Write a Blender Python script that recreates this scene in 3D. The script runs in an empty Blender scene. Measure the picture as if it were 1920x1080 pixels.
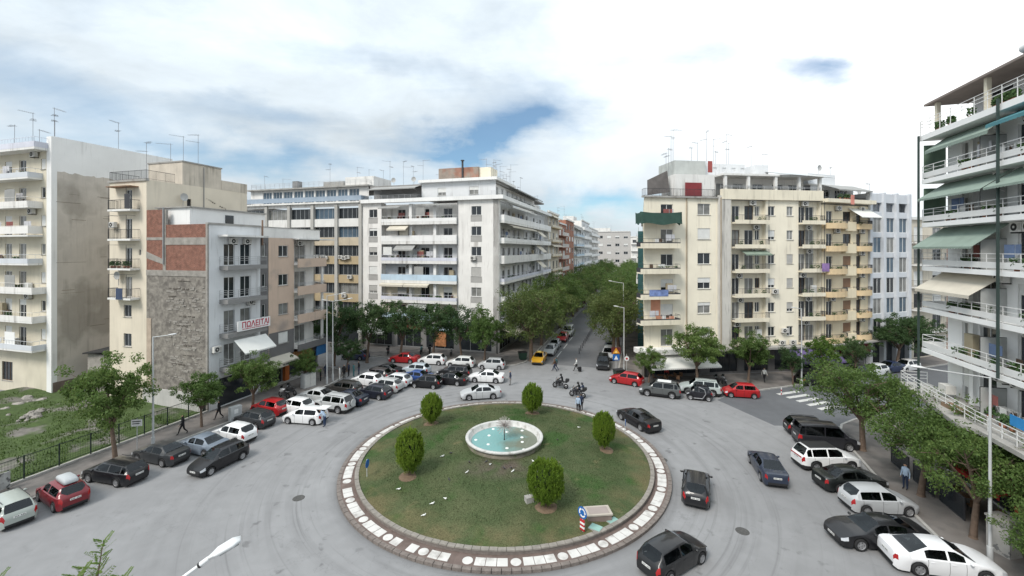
import bpy, bmesh, math, random
from mathutils import Vector, Matrix
import numpy as np
R = math.radians
rnd = random.Random(7)
scene = bpy.context.scene
col = scene.collection

# ------------------------------------------------------------------ camera
F, H, CX, CY = 812.0, 16.5, 960.0, 468.0      # focal length (px of 1920), eye height, principal point
cam_d = bpy.data.cameras.new('camera')
cam = bpy.data.objects.new('camera', cam_d)
col.objects.link(cam)
cam.location = (0, 0, H)
cam.rotation_euler = (R(90), 0, 0)
cam_d.sensor_width = 36.0
cam_d.lens = F / 1920 * 36
cam_d.shift_y = -(540 - CY) / 1920
cam_d.clip_start = 0.1
cam_d.clip_end = 6000
scene.camera = cam

# ------------------------------------------------------------------ view, sky, sun
vs = scene.view_settings
vs.view_transform = 'Standard'; vs.look = 'None'; vs.gamma = 1.0; vs.use_curve_mapping = False
vs.exposure = 1.08
SUN_AZ, SUN_EL = 222.0, 48.0                    # degrees clockwise from straight ahead (+Y), elevation
world = bpy.data.worlds.new('World'); scene.world = world; world.use_nodes = True

def build_sky():
    nt = world.node_tree; N = nt.nodes; L = nt.links; N.clear()
    def node(t, **k):
        n = N.new(t)
        for a, b in k.items(): setattr(n, a, b)
        return n
    def math_(op, a, b=None, clamp=False):
        n = node('ShaderNodeMath', operation=op, use_clamp=clamp)
        for i, v in enumerate((a, b)):
            if v is None: continue
            if isinstance(v, (int, float)): n.inputs[i].default_value = v
            else: L.new(v, n.inputs[i])
        return n.outputs[0]
    out = node('ShaderNodeOutputWorld'); bg = node('ShaderNodeBackground')
    sky = node('ShaderNodeTexSky', sky_type='NISHITA', sun_disc=False)
    sky.sun_elevation = R(SUN_EL); sky.sun_rotation = R(SUN_AZ); sky.air_density = 1.0; sky.dust_density = 0.6; sky.ozone_density = 2.0
    tc = node('ShaderNodeTexCoord'); sep = node('ShaderNodeSeparateXYZ'); L.new(tc.outputs['Generated'], sep.inputs[0])
    x, y, z = sep.outputs
    zz = math_('ADD', math_('MAXIMUM', z, 0.0), 0.10)
    u = math_('DIVIDE', x, zz); v = math_('DIVIDE', y, zz)
    comb = node('ShaderNodeCombineXYZ'); L.new(u, comb.inputs[0]); L.new(v, comb.inputs[1])
    def noise(scale, detail, rough, vec, dist=0.0, off=(0, 0, 0), sc=(1, 1, 1), rot=0):
        mp = node('ShaderNodeMapping'); L.new(vec, mp.inputs[0])
        mp.inputs['Location'].default_value = off; mp.inputs['Scale'].default_value = sc
        mp.inputs['Rotation'].default_value = (0, 0, rot)
        n = node('ShaderNodeTexNoise'); L.new(mp.outputs[0], n.inputs['Vector'])
        n.inputs['Scale'].default_value = scale; n.inputs['Detail'].default_value = detail
        n.inputs['Roughness'].default_value = rough; n.inputs['Distortion'].default_value = dist
        return n.outputs[0]
    big = noise(0.42, 7, 0.55, comb.outputs[0], 0.5, (3.1, 1.4, 0), (1, 1.0, 1), 0.5)
    wisp = noise(1.5, 8, 0.62, comb.outputs[0], 0.6, (0.4, 7.7, 0), (0.55, 1.6, 1), 0.35)
    # clear openings of the sky: (direction x/y, z/y), widths, amount
    hor = math_('DIVIDE', x, math_('MAXIMUM', y, 0.02)); ver = math_('DIVIDE', z, math_('MAXIMUM', y, 0.02))
    puff = noise(3.4, 9, 0.56, tc.outputs['Generated'], 0.25, (1.7, 0.3, 2.2), (1, 1, 1.9))
    wob = math_('MULTIPLY', math_('SUBTRACT', puff, 0.5), 1.1)
    wob2 = math_('MULTIPLY', math_('SUBTRACT', noise(4.1, 8, 0.55, tc.outputs['Generated'], 0.2, (5.1, 4.0, 0.7), (1, 1, 1.6)), 0.5), 1.0)
    def gap(cx, cy, sx, sy, amt, tilt=0.0):
        dx = math_('SUBTRACT', hor, cx); dy = math_('ADD', math_('SUBTRACT', ver, cy), math_('MULTIPLY', dx, tilt))
        dx = math_('ADD', dx, math_('MULTIPLY', wob, 0.35)); dy = math_('ADD', dy, math_('MULTIPLY', wob2, 0.22))
        a = math_('POWER', math_('DIVIDE', dx, sx), 2.0); b = math_('POWER', math_('DIVIDE', dy, sy), 2.0)
        g = math_('EXPONENT', math_('MULTIPLY', math_('ADD', a, b), -1.0))
        return math_('MULTIPLY', g, amt)
    gaps = [gap(0.025, 0.285, 0.155, 0.062, 0.64, -0.12), gap(-0.13, 0.245, 0.16, 0.025, 0.46), gap(0.20, 0.085, 0.18, 0.035, 0.56),
            gap(-0.95, 0.33, 0.42, 0.08, 0.46, 0.35), gap(-0.50, 0.20, 0.32, 0.035, 0.42, 0.10), gap(-1.10, 0.19, 0.22, 0.08, 0.36), gap(0.70, 0.41, 0.13, 0.05, 0.52), gap(0.45, 0.46, 0.22, 0.05, 0.20, -0.2), gap(-0.25, 0.42, 0.35, 0.04, 0.18, 0.15),
            gap(-0.62, 0.32, 0.26, 0.035, 0.22, 0.20)]
    tot = gaps[0]
    for g in gaps[1:]: tot = math_('ADD', tot, g)
    cloud = math_('ADD', math_('MULTIPLY', math_('SUBTRACT', big, 0.34), 0.9), math_('ADD', math_('MULTIPLY', math_('SUBTRACT', wisp, 0.40), 0.45), math_('MULTIPLY', math_('SUBTRACT', puff, 0.40), 0.75)))
    cover = math_('SUBTRACT', math_('ADD', cloud, 0.55), math_('MULTIPLY', tot, 1.25), True)
    ramp = node('ShaderNodeValToRGB'); L.new(cover, ramp.inputs[0])
    e = ramp.color_ramp.elements; e[0].position = 0.0; e[0].color = (0.10, 0.10, 0.10, 1); e[1].position = 0.72; e[1].color = (1, 1, 1, 1)
    # whitest cloud bank over the side street
    sd = Vector((0.60, 0.70, 0.38)).normalized()
    dot = node('ShaderNodeVectorMath', operation='DOT_PRODUCT'); L.new(tc.outputs['Generated'], dot.inputs[0]); dot.inputs[1].default_value = sd
    near = math_('POWER', math_('MAXIMUM', dot.outputs['Value'], 0.0), 16.0)
    shade = noise(2.6, 8, 0.58, tc.outputs['Generated'], 0.3, (9.2, 2.2, 0.4), (1, 1, 2.2))
    lum = math_('ADD', math_('MULTIPLY', math_('SUBTRACT', shade, 0.5), 0.42), 0.425)
    lum = math_('MULTIPLY', lum, math_('ADD', math_('MULTIPLY', math_('MAXIMUM', z, 0.0), 0.85), 0.86))   # overcast: brighter overhead
    lum = math_('ADD', lum, math_('MULTIPLY', near, 0.34))
    cw = node('ShaderNodeMix', data_type='RGBA'); cw.inputs[6].default_value = (0.835, 0.93, 1.0, 1); cw.inputs[7].default_value = (1.0, 0.99, 0.965, 1)
    L.new(near, cw.inputs[0])
    mul = node('ShaderNodeVectorMath', operation='SCALE'); L.new(cw.outputs[2], mul.inputs[0]); L.new(lum, mul.inputs['Scale'])
    bl = node('ShaderNodeVectorMath', operation='MULTIPLY'); L.new(sky.outputs[0], bl.inputs[0]); bl.inputs[1].default_value = (0.046, 0.059, 0.062)
    mx = node('ShaderNodeMix', data_type='RGBA'); L.new(ramp.outputs[0], mx.inputs[0]); L.new(bl.outputs[0], mx.inputs[6]); L.new(mul.outputs[0], mx.inputs[7])
    L.new(mx.outputs[2], bg.inputs[0]); bg.inputs[1].default_value = 1.0
    L.new(bg.outputs[0], out.inputs[0])
build_sky()

sun_d = bpy.data.lights.new('sun', 'SUN'); sun = bpy.data.objects.new('sun', sun_d); col.objects.link(sun)
sun_d.energy = 1.45; sun_d.angle = R(20); sun_d.color = (1.0, 0.95, 0.88)
sun.rotation_euler = (R(90 - SUN_EL), 0, R(180 - SUN_AZ))

# ------------------------------------------------------------------ helpers
GA = 16.5                                        # the street grid is turned by this many degrees
U = Vector((math.sin(R(GA)), math.cos(R(GA)), 0)); V = Vector((math.cos(R(GA)), -math.sin(R(GA)), 0))
def G(px, py, z=0.0):
    Y = F * (H - z) / (py - CY)
    return Vector(((px - CX) / F * Y, Y, z))

MATS = {}
def mat(name, c=(0.5, 0.5, 0.5), rough=0.8, var=0.12, scale=1.5, bump=0.0, bscale=25.0, metal=0.0, streak=0.0, streakc=(0.16, 0.14, 0.12), spec=0.35,
        objcol=False, c2=None, c2scale=0.4, c2lo=0.5, c2hi=0.62, coat=0.0, emit=None, trans=0.0):
    if name in MATS: return MATS[name]
    m = bpy.data.materials.new(name); MATS[name] = m; m.use_nodes = True
    nt = m.node_tree; N = nt.nodes; L = nt.links; b = N['Principled BSDF']
    b.inputs['Roughness'].default_value = rough; b.inputs['Metallic'].default_value = metal
    b.inputs['Specular IOR Level'].default_value = spec
    if coat: b.inputs['Coat Weight'].default_value = coat; b.inputs['Coat Roughness'].default_value = 0.04
    geo = N.new('ShaderNodeNewGeometry')
    def noise(sc, det=5, vec=None, sxyz=None):
        n = N.new('ShaderNodeTexNoise'); n.inputs['Scale'].default_value = sc; n.inputs['Detail'].default_value = det
        src = vec or geo.outputs['Position']
        if sxyz:
            mp = N.new('ShaderNodeMapping'); mp.inputs['Scale'].default_value = sxyz; L.new(src, mp.inputs[0]); src = mp.outputs[0]
        L.new(src, n.inputs['Vector']); return n.outputs[0]
    def ramp(src, lo, hi):
        r = N.new('ShaderNodeMapRange'); r.inputs[1].default_value = lo; r.inputs[2].default_value = hi; L.new(src, r.inputs[0]); return r.outputs[0]
    if objcol:
        oi = N.new('ShaderNodeObjectInfo'); cur = oi.outputs['Color']
    else:
        rgb = N.new('ShaderNodeRGB'); rgb.outputs[0].default_value = (*c, 1); cur = rgb.outputs[0]
    def mix(f, a, bcol, mode='MIX'):
        n = N.new('ShaderNodeMix'); n.data_type = 'RGBA'; n.blend_type = mode
        if isinstance(f, float): n.inputs[0].default_value = f
        else: L.new(f, n.inputs[0])
        L.new(a, n.inputs[6])
        if isinstance(bcol, tuple): n.inputs[7].default_value = (*bcol, 1)
        else: L.new(bcol, n.inputs[7])
        return n.outputs[2]
    if c2: cur = mix(ramp(noise(c2scale, 6), c2lo, c2hi), cur, c2)
    if var:
        mr = N.new('ShaderNodeMapRange'); mr.inputs[1].default_value = 0.25; mr.inputs[2].default_value = 0.75
        mr.inputs[3].default_value = 1 - var; mr.inputs[4].default_value = 1 + var; L.new(noise(scale, 7), mr.inputs[0])
        vm = N.new('ShaderNodeVectorMath'); vm.operation = 'SCALE'; L.new(cur, vm.inputs[0]); L.new(mr.outputs[0], vm.inputs['Scale']); cur = vm.outputs[0]
    if streak:
        s = noise(1.0, 6, None, (1.6, 1.6, 0.10)); s2 = noise(0.35, 4); s3 = noise(1.0, 4, None, (6.5, 6.5, 0.45))
        mxx = N.new('ShaderNodeMath'); mxx.operation = 'MAXIMUM'; L.new(ramp(s, 0.55, 0.72), mxx.inputs[0]); L.new(ramp(s3, 0.58, 0.76), mxx.inputs[1]); f1 = mxx.outputs[0]; f2 = ramp(s2, 0.38, 0.60)
        mm = N.new('ShaderNodeMath'); mm.operation = 'MULTIPLY'; L.new(f1, mm.inputs[0]); L.new(f2, mm.inputs[1])
        m2 = N.new('ShaderNodeMath'); m2.operation = 'MULTIPLY'; L.new(mm.outputs[0], m2.inputs[0]); m2.inputs[1].default_value = streak
        cur = mix(m2.outputs[0], cur, streakc)
    L.new(cur, b.inputs['Base Color'])
    if emit:
        b.inputs['Emission Color'].default_value = (*emit[:3], 1); b.inputs['Emission Strength'].default_value = emit[3]
    if bump:
        bn = N.new('ShaderNodeBump'); bn.inputs['Strength'].default_value = bump; bn.inputs['Distance'].default_value = 0.05
        L.new(noise(bscale, 6), bn.inputs['Height']); L.new(bn.outputs[0], b.inputs['Normal'])
    return m

class MB:
    """collects faces; build() links them as one mesh object"""
    def __init__(s): s.v = []; s.f = []; s.m = []; s.s = []
    def add(s, vs_, fs, mi=0, smooth=False):
        o = len(s.v); s.v += [tuple(p) for p in vs_]
        for f in fs: s.f.append([i + o for i in f]); s.m.append(mi); s.s.append(smooth)
        return s
    def box(s, x0, x1, y0, y1, z0, z1, mi=0):
        v = [(x, y, z) for z in (z0, z1) for y in (y0, y1) for x in (x0, x1)]
        return s.add(v, [(0, 2, 3, 1), (4, 5, 7, 6), (0, 1, 5, 4), (2, 6, 7, 3), (0, 4, 6, 2), (1, 3, 7, 5)], mi)
    def quad(s, a, b, c, d, mi=0): return s.add([a, b, c, d], [(0, 1, 2, 3)], mi)
    def tube(s, p, q, r, n=6, mi=0, r2=None, cap=True):
        p = Vector(p); q = Vector(q); d = (q - p).normalized()
        a = d.orthogonal().normalized(); b = d.cross(a); r2 = r if r2 is None else r2
        v = []
        for c, rr in ((p, r), (q, r2)):
            for i in range(n):
                t = 2 * math.pi * i / n; v.append(c + (a * math.cos(t) + b * math.sin(t)) * rr)
        f = [(i, (i + 1) % n, n + (i + 1) % n, n + i) for i in range(n)]
        s.add(v, f, mi, n > 5)
        if cap: s.add(v, [tuple(range(n - 1, -1, -1)), tuple(range(n, 2 * n))], mi)
        return s
    def path(s, pts, rs, n=6, mi=0):
        for i in range(len(pts) - 1): s.tube(pts[i], pts[i + 1], rs[i], n, mi, rs[i + 1], True)
        return s
    def lathe(s, prof, n=32, mi=0, cx=0, cy=0, smooth=True, close=False):
        k = len(prof); v = []
        for i in range(n):
            t = 2 * math.pi * i / n
            for r, z in prof: v.append((cx + r * math.cos(t), cy + r * math.sin(t), z))
        f = []
        for i in range(n):
            j = (i + 1) % n
            for a in range(k - 1): f.append((i * k + a, j * k + a, j * k + a + 1, i * k + a + 1))
        return s.add(v, f, mi, smooth)
    def poly(s, pts, z0, z1, mi=0):
        n = len(pts); v = [(p[0], p[1], z0) for p in pts] + [(p[0], p[1], z1) for p in pts]
        f = [tuple(range(n - 1, -1, -1)), tuple(range(n, 2 * n))] + [(i, (i + 1) % n, n + (i + 1) % n, n + i) for i in range(n)]
        return s.add(v, f, mi)
    def sph(s, c, rx, ry, rz, nu=10, nv=6, mi=0):
        v = []; f = []
        for j in range(nv + 1):
            t = math.pi * j / nv
            for i in range(nu):
                a = 2 * math.pi * i / nu; v.append((c[0] + rx * math.sin(t) * math.cos(a), c[1] + ry * math.sin(t) * math.sin(a), c[2] + rz * math.cos(t)))
        for j in range(nv):
            for i in range(nu):
                f.append((j * nu + i, (j + 1) * nu + i, (j + 1) * nu + (i + 1) % nu, j * nu + (i + 1) % nu))
        return s.add(v, f, mi, True)
    def mesh(s, name, mats):
        me = bpy.data.meshes.new(name); me.from_pydata(s.v, [], s.f)
        for m in (mats if isinstance(mats, (list, tuple)) else [mats]): me.materials.append(m)
        me.polygons.foreach_set('material_index', s.m); me.polygons.foreach_set('use_smooth', s.s)
        me.update(); return me
    def build(s, name, mats, parent=None, loc=(0, 0, 0), rz=0.0):
        return ob(name, s.mesh(name, mats), parent, loc, rz)

def ob(name, me, parent=None, loc=(0, 0, 0), rz=0.0, color=None, rot=None, scale=None):
    o = bpy.data.objects.new(name, me); col.objects.link(o); o.parent = parent; o.location = loc
    o.rotation_euler = rot if rot else (0, 0, rz)
    if scale: o.scale = scale
    if color: o.color = (*color, 1)
    return o
def tag(o, label=None, cat=None, group=None, kind=None):
    if label: o['label'] = label
    if cat: o['category'] = cat
    if group: o['group'] = group
    if kind: o['kind'] = kind
    return o
def thing(name, label, cat, loc=(0, 0, 0), rz=0.0, group=None):
    return tag(ob(name, None, None, loc, rz), label, cat, group)
CACHE = {}
def cached(key, fn):
    if key not in CACHE: CACHE[key] = fn()
    return CACHE[key]
# ------------------------------------------------------------------ ground, roads, pavements
IC = Vector((-0.53, 34.4, 0))                    # centre of the roundabout
def road_mat(name, base, tracks=True):
    m = bpy.data.materials.new(name); m.use_nodes = True; nt = m.node_tree; N = nt.nodes; L = nt.links; b = N['Principled BSDF']
    geo = N.new('ShaderNodeNewGeometry')
    def mp(src, sc=(1, 1, 1), loc=(0, 0, 0), rot=0):
        n = N.new('ShaderNodeMapping'); n.inputs['Scale'].default_value = sc; n.inputs['Location'].default_value = loc; n.inputs['Rotation'].default_value = (0, 0, rot)
        L.new(src, n.inputs[0]); return n.outputs[0]
    def noise(sc, det, src, d=0.0):
        n = N.new('ShaderNodeTexNoise'); n.inputs['Scale'].default_value = sc; n.inputs['Detail'].default_value = det; n.inputs['Distortion'].default_value = d
        L.new(src, n.inputs['Vector']); return n.outputs[0]
    def rr(src, a, b_, c, d):
        n = N.new('ShaderNodeMapRange'); 
        for i, q in enumerate((a, b_, c, d)): n.inputs[i + 1].default_value = q
        L.new(src, n.inputs[0]); return n.outputs[0]
    def mth(op, a, b_):
        n = N.new('ShaderNodeMath'); n.operation = op
        for i, q in enumerate((a, b_)):
            if isinstance(q, (int, float)): n.inputs[i].default_value = q
            else: L.new(q, n.inputs[i])
        return n.outputs[0]
    P = geo.outputs['Position']
    val = rr(noise(0.12, 6, P), 0.3, 0.7, 0.88, 1.10)
    val = mth('MULTIPLY', val, rr(noise(1.1, 8, P, 0.4), 0.25, 0.75, 0.92, 1.06))
    val = mth('MULTIPLY', val, rr(noise(45, 3, P), 0.3, 0.7, 0.93, 1.07))
    if tracks:
        # polar coordinates round the island: worn wheel tracks, tyre scuffs, oil
        off = mp(P, (1, 1, 0), (-IC.x, -IC.y, 0))
        sep = N.new('ShaderNodeSeparateXYZ'); L.new(off, sep.inputs[0])
        ln = N.new('ShaderNodeVectorMath'); ln.operation = 'LENGTH'; L.new(off, ln.inputs[0]); rad = ln.outputs['Value']
        ang = mth('ARCTAN2', sep.outputs[1], sep.outputs[0])
        cb = N.new('ShaderNodeCombineXYZ'); L.new(mth('MULTIPLY', rad, 1.0), cb.inputs[0]); L.new(mth('MULTIPLY', ang, 2.2), cb.inputs[1])
        arcs = noise(1.3, 5, mp(cb.outputs[0], (1.0, 0.55, 1)), 0.6)
        near = rr(rad, 13, 27, 1, 0)
        a1 = mth('MULTIPLY', rr(arcs, 0.50, 0.70, 0.0, 0.17), near)
        val = mth('MULTIPLY', val, mth('SUBTRACT', 1.0, a1))
        skid = noise(2.6, 4, mp(cb.outputs[0], (1.6, 0.18, 1), (5, 2, 0)), 0.3)
        val = mth('MULTIPLY', val, mth('SUBTRACT', 1.0, mth('MULTIPLY', rr(skid, 0.58, 0.72, 0, 0.28), rr(rad, 12, 30, 1, 0.15))))
        gutter = rr(rad, 12.4, 13.1, 0.72, 1.0)
        val = mth('MULTIPLY', val, gutter)
        oil = noise(0.9, 6, mp(P, (1, 1, 1), (3.3, 8, 0)), 0.2)
        oil2 = noise(0.10, 3, P)
        val = mth('MULTIPLY', val, mth('SUBTRACT', 1.0, mth('MULTIPLY', rr(oil, 0.62, 0.69, 0, 0.36), rr(oil2, 0.46, 0.58, 0.1, 1))))
    crack = N.new('ShaderNodeTexVoronoi'); crack.feature = 'DISTANCE_TO_EDGE'; crack.inputs['Scale'].default_value = 0.16
    dn = N.new('ShaderNodeMix'); dn.data_type = 'VECTOR'; dn.inputs[0].default_value = 0.12
    nz = N.new('ShaderNodeTexNoise'); nz.inputs['Scale'].default_value = 0.8; nz.inputs['Detail'].default_value = 6; L.new(P, nz.inputs['Vector'])
    sc_ = N.new('ShaderNodeVectorMath'); sc_.operation = 'SCALE'; sc_.inputs['Scale'].default_value = 40; L.new(nz.outputs['Color'], sc_.inputs[0])
    L.new(P, dn.inputs[4]); L.new(sc_.outputs[0], dn.inputs[5]); L.new(dn.outputs[1], crack.inputs['Vector'])
    val = mth('MULTIPLY', val, rr(crack.outputs['Distance'], 0.0, 0.006, 0.86, 1.0))
    c = N.new('ShaderNodeVectorMath'); c.operation = 'SCALE'; c.inputs[0].default_value = base; L.new(val, c.inputs['Scale'])
    L.new(c.outputs[0], b.inputs['Base Color']); b.inputs['Roughness'].default_value = 0.85; b.inputs['Specular IOR Level'].default_value = 0.25
    bn = N.new('ShaderNodeBump'); bn.inputs['Strength'].default_value = 0.25; bn.inputs['Distance'].default_value = 0.02; L.new(noise(60, 4, P), bn.inputs['Height']); L.new(bn.outputs[0], b.inputs['Normal'])
    return m
M_ROAD = road_mat('worn_asphalt', (0.238, 0.238, 0.241))
M_ROAD2 = road_mat('dark_asphalt', (0.120, 0.124, 0.132), False)
M_PAVE = mat('pavement_slabs', (0.17, 0.155, 0.145), 0.9, 0.22, 0.9, 0.3, 14, c2=(0.11, 0.105, 0.10), c2scale=0.5)
M_KERB = mat('kerb_concrete', (0.36, 0.35, 0.33), 0.9, 0.2, 3)
M_PAINT = mat('road_paint', (0.52, 0.52, 0.50), 0.8, 0.2, 4, c2=(0.34, 0.34, 0.34), c2scale=2.5, c2lo=0.55, c2hi=0.7)

tag(MB().quad((-3000, -300, -0.05), (3000, -300, -0.05), (3000, 5000, -0.05), (-3000, 5000, -0.05)).build('ground', mat('city_ground', (0.16, 0.155, 0.15), 0.9)), kind='structure')
tag(MB().quad((-120, -20, 0), (140, -20, 0), (140, 420, 0), (-120, 420, 0)).build('road', M_ROAD), kind='structure')
RD = Vector((math.cos(R(19)), math.sin(R(19)), 0))          # direction of the side street
# darker resurfaced asphalt of the side street and of the tree-lined avenue
a = G(1345, 750); b_ = G(1452, 798)
tag(MB().poly([a, b_, (30.5, 40.5), Vector((30.5, 40.5, 0)) + RD * 90, Vector((28.8, 50.56, 0)) + RD * 90, (28.8, 50.56), (26, 50.2)], -0.02, 0.004).build('side_street', M_ROAD2), kind='structure')
tag(MB().poly([(3.0, 63.0), (13.4, 60.0), Vector((14.0, 58, 0)) + U * 300, Vector((1.5, 61.5, 0)) + U * 300], -0.02, 0.005).build('avenue', road_mat('avenue_asphalt', (0.150, 0.152, 0.158), False)), kind='structure')

def pavement(name, pts, kerb_from, kerb_to, z=0.13):
    """raised pavement; kerb stones run along pts[kerb_from..kerb_to]"""
    o = tag(MB().poly(pts, -0.02, z).build(name, M_PAVE), kind='structure')
    me = cached('kerbstone', lambda: MB().box(-0.49, 0.49, -0.09, 0.09, -0.02, z + 0.012).mesh('kerb_stone', M_KERB))
    acc = 0
    for i in range(kerb_from, kerb_to):
        p = Vector((*pts[i][:2], 0)); q = Vector((*pts[i + 1][:2], 0)); d = q - p; n = max(1, int(round(d.length)))
        if d.length > 150: continue
        an = math.atan2(d.y, d.x)
        for k in range(n):
            c = p + d * ((k + 0.5) / n)
            if c.y > 95 or acc > 150: continue
            ob('kerb_stone', me, o, (c.x, c.y, rnd.uniform(-0.006, 0.004)), an, scale=(d.length / n, 1, 1)); acc += 1
    return o
FA = Vector((-30.7, 43.7, 0))                    # street corner of the grey house with the sale banner
def FL(s, o=0): return FA + U * s + V * o       # along that street front, o metres towards the road
CW = Vector((-2.1, 68.0, 0))                     # street corner of the white apartment block
P0 = Vector((16.9, 55.4, 0)); YD = Vector((math.cos(R(7.97)), math.sin(R(7.97)), 0))   # corner and front of the yellow block
P2 = P0 + YD * 25.45
pavement('pavement_west', [FL(-34, -0.1), FL(-34, 3.3), FL(-12, 3.4), FL(-2, 4.2), FL(5, 5.0), FL(11, 5.6), FL(14.5, 5.0), FL(16.6, 3.0), FL(17.6, 0.5), FL(18.2, -60), FL(16.2, -60), FL(16.2, -0.1)], 1, 9)
pavement('pavement_north', [CW - V * 90, CW - V * 90 - U * 6.8, CW - V * 3 - U * 6.8, CW - V * 0.3 - U * 6.9, CW + V * 2.6 - U * 6.4, CW + V * 4.3 - U * 5.2, CW + V * 5.2 - U * 3.4, CW + V * 5.3 + U * 2, CW + V * 5.3 + U * 26, CW + V * 5.3 + U * 300, CW + U * 300, CW], 1, 8)
pavement('pavement_avenue', [P0 + U * 300, P0 - V * 3.3 + U * 300, P0 - V * 3.3 + U * 30, P0 - V * 3.3 + U * 3, P0 - V * 2.6 - U * 0.3, (15.7, 53.2), (18.2, 51.4), (22.5, 50.5), (28.8, 50.56), Vector((28.8, 50.56, 0)) + RD * 14, Vector((28.8, 50.56, 0)) + RD * 60, P2 + RD * 60, P2, P0], 2, 10)
pavement('pavement_east', [(55, 49.3), (33.0, 41.8), (30.9, 40.6), (29.5, 38.9), (28.4, 36.8), (25.9, 30.1), (24.1, 24.1), (22.0, 16.5), (19.5, 8), (45, 8)], 0, 8)
# zebra crossing and worn lines
zp = G(1455, 738)
for i in range(5):
    s = zp + Vector((0.36, -1.15, 0)) * i
    pts = [s, s + RD * (3.25 - 0.1 * i), s + RD * (3.25 - 0.1 * i) + Vector((0.13, -0.52, 0)), s + Vector((0.13, -0.52, 0))]
    tag(MB().poly(pts[::-1], 0.0, 0.009).build('zebra_stripe', M_PAINT), kind='structure')
for (p, q) in (((6.9, 66.5), (8.0, 70.2)), ((8.6, 72.2), (9.7, 75.9)), ((10.3, 78), (11.4, 81.7))):
    p = Vector((*p, 0)); q = Vector((*q, 0)); w = V * 0.07
    tag(MB().poly([p - w, p + w, q + w, q - w], 0, 0.010).build('lane_line', M_PAINT), kind='structure')
# manhole covers let into the carriageway
M_CAST = mat('cast_iron_cover', (0.075, 0.073, 0.07), 0.7, 0.25, 9)
mh = MB().lathe([(0, 0.012), (0.30, 0.012), (0.31, 0.016), (0.36, 0.016), (0.38, 0.0)], 24).mesh('manhole_cover', M_CAST)
for (px, py) in ((560, 934), (1242, 862), (1392, 996)):
    q = G(px, py); tag(ob('manhole_cover', mh, None, (q.x, q.y, 0.0)), kind='structure')

# ------------------------------------------------------------------ roundabout island
def lawn_mat():
    m = bpy.data.materials.new('patchy_lawn'); m.use_nodes = True; nt = m.node_tree; N = nt.nodes; L = nt.links; b = N['Principled BSDF']
    geo = N.new('ShaderNodeNewGeometry'); P = geo.outputs['Position']
    def noise(sc, det, loc=(0, 0, 0), d=0.3):
        mp = N.new('ShaderNodeMapping'); mp.inputs['Location'].default_value = loc; L.new(P, mp.inputs[0])
        n = N.new('ShaderNodeTexNoise'); n.inputs['Scale'].default_value = sc; n.inputs['Detail'].default_value = det; n.inputs['Distortion'].default_value = d
        L.new(mp.outputs[0], n.inputs['Vector']); return n.outputs[0]
    def rr(src, a, b_, c, d):
        n = N.new('ShaderNodeMapRange')
        for i, q in enumerate((a, b_, c, d)): n.inputs[i + 1].default_value = q
        L.new(src, n.inputs[0]); return n.outputs[0]
    def mix(f, a, c):
        n = N.new('ShaderNodeMix'); n.data_type = 'RGBA'; L.new(f, n.inputs[0])
        for i, q in ((6, a), (7, c)):
            if isinstance(q, tuple): n.inputs[i].default_value = (*q, 1)
            else: L.new(q, n.inputs[i])
        return n.outputs[2]
    def mth(op, a, b_):
        n = N.new('ShaderNodeMath'); n.operation = op; n.use_clamp = True
        for i, q in enumerate((a, b_)):
            if isinstance(q, (int, float)): n.inputs[i].default_value = q
            else: L.new(q, n.inputs[i])
        return n.outputs[0]
    c = mix(rr(noise(0.5, 6), 0.35, 0.65, 0, 1), (0.056, 0.078, 0.034), (0.084, 0.098, 0.048))
    c = mix(rr(noise(0.33, 5, (7, 3, 0)), 0.54, 0.64, 0, 0.8), c, (0.040, 0.082, 0.024))
    mp = N.new('ShaderNodeMapping'); mp.inputs['Location'].default_value = (-IC.x, -IC.y, 0); mp.inputs['Scale'].default_value = (1, 1, 0); L.new(P, mp.inputs[0])
    ln = N.new('ShaderNodeVectorMath'); ln.operation = 'LENGTH'; L.new(mp.outputs[0], ln.inputs[0])
    edge = mth('MULTIPLY', rr(ln.outputs['Value'], 8.2, 11.0, 0, 1), rr(noise(0.55, 5, (2, 9, 0)), 0.42, 0.62, 0, 1))
    c = mix(mth('MULTIPLY', edge, 0.62), c, (0.16, 0.122, 0.068))
    c = mix(rr(noise(0.8, 6, (11, 1, 0)), 0.64, 0.72, 0, 0.5), c, (0.16, 0.14, 0.075))
    # trampled earth just in front of the fountain
    mp2 = N.new('ShaderNodeMapping'); mp2.inputs['Location'].default_value = (0.9 / 2.6, -31.0 / 1.5, 0); mp2.inputs['Scale'].default_value = (1 / 2.6, 1 / 1.5, 0); L.new(P, mp2.inputs[0])
    l2 = N.new('ShaderNodeVectorMath'); l2.operation = 'LENGTH'; L.new(mp2.outputs[0], l2.inputs[0])
    ea = mth('MULTIPLY', rr(l2.outputs['Value'], 0.3, 1.3, 1, 0), rr(noise(0.9, 5, (5, 5, 0)), 0.35, 0.6, 0.2, 1))
    c = mix(ea, c, (0.105, 0.085, 0.07))
    fine = rr(noise(14, 6), 0.3, 0.7, 0.68, 1.3)
    s = N.new('ShaderNodeVectorMath'); s.operation = 'SCALE'; L.new(c, s.inputs[0]); L.new(fine, s.inputs['Scale'])
    L.new(s.outputs[0], b.inputs['Base Color']); b.inputs['Roughness'].default_value = 0.95; b.inputs['Specular IOR Level'].default_value = 0.1
    bn = N.new('ShaderNodeBump'); bn.inputs['Strength'].default_value = 0.7; bn.inputs['Distance'].default_value = 0.06; L.new(noise(9, 6), bn.inputs['Height']); L.new(bn.outputs[0], b.inputs['Normal'])
    return m
M_LAWN = lawn_mat()
def lawn_z(x, y):
    r = math.hypot(x - IC.x, y - IC.y) / 11.0
    return 0.34 + 0.66 * max(0, 1 - r * r) + 0.03 * math.sin(x * 1.3 + 0.4) * math.cos(y * 1.1)
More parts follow.
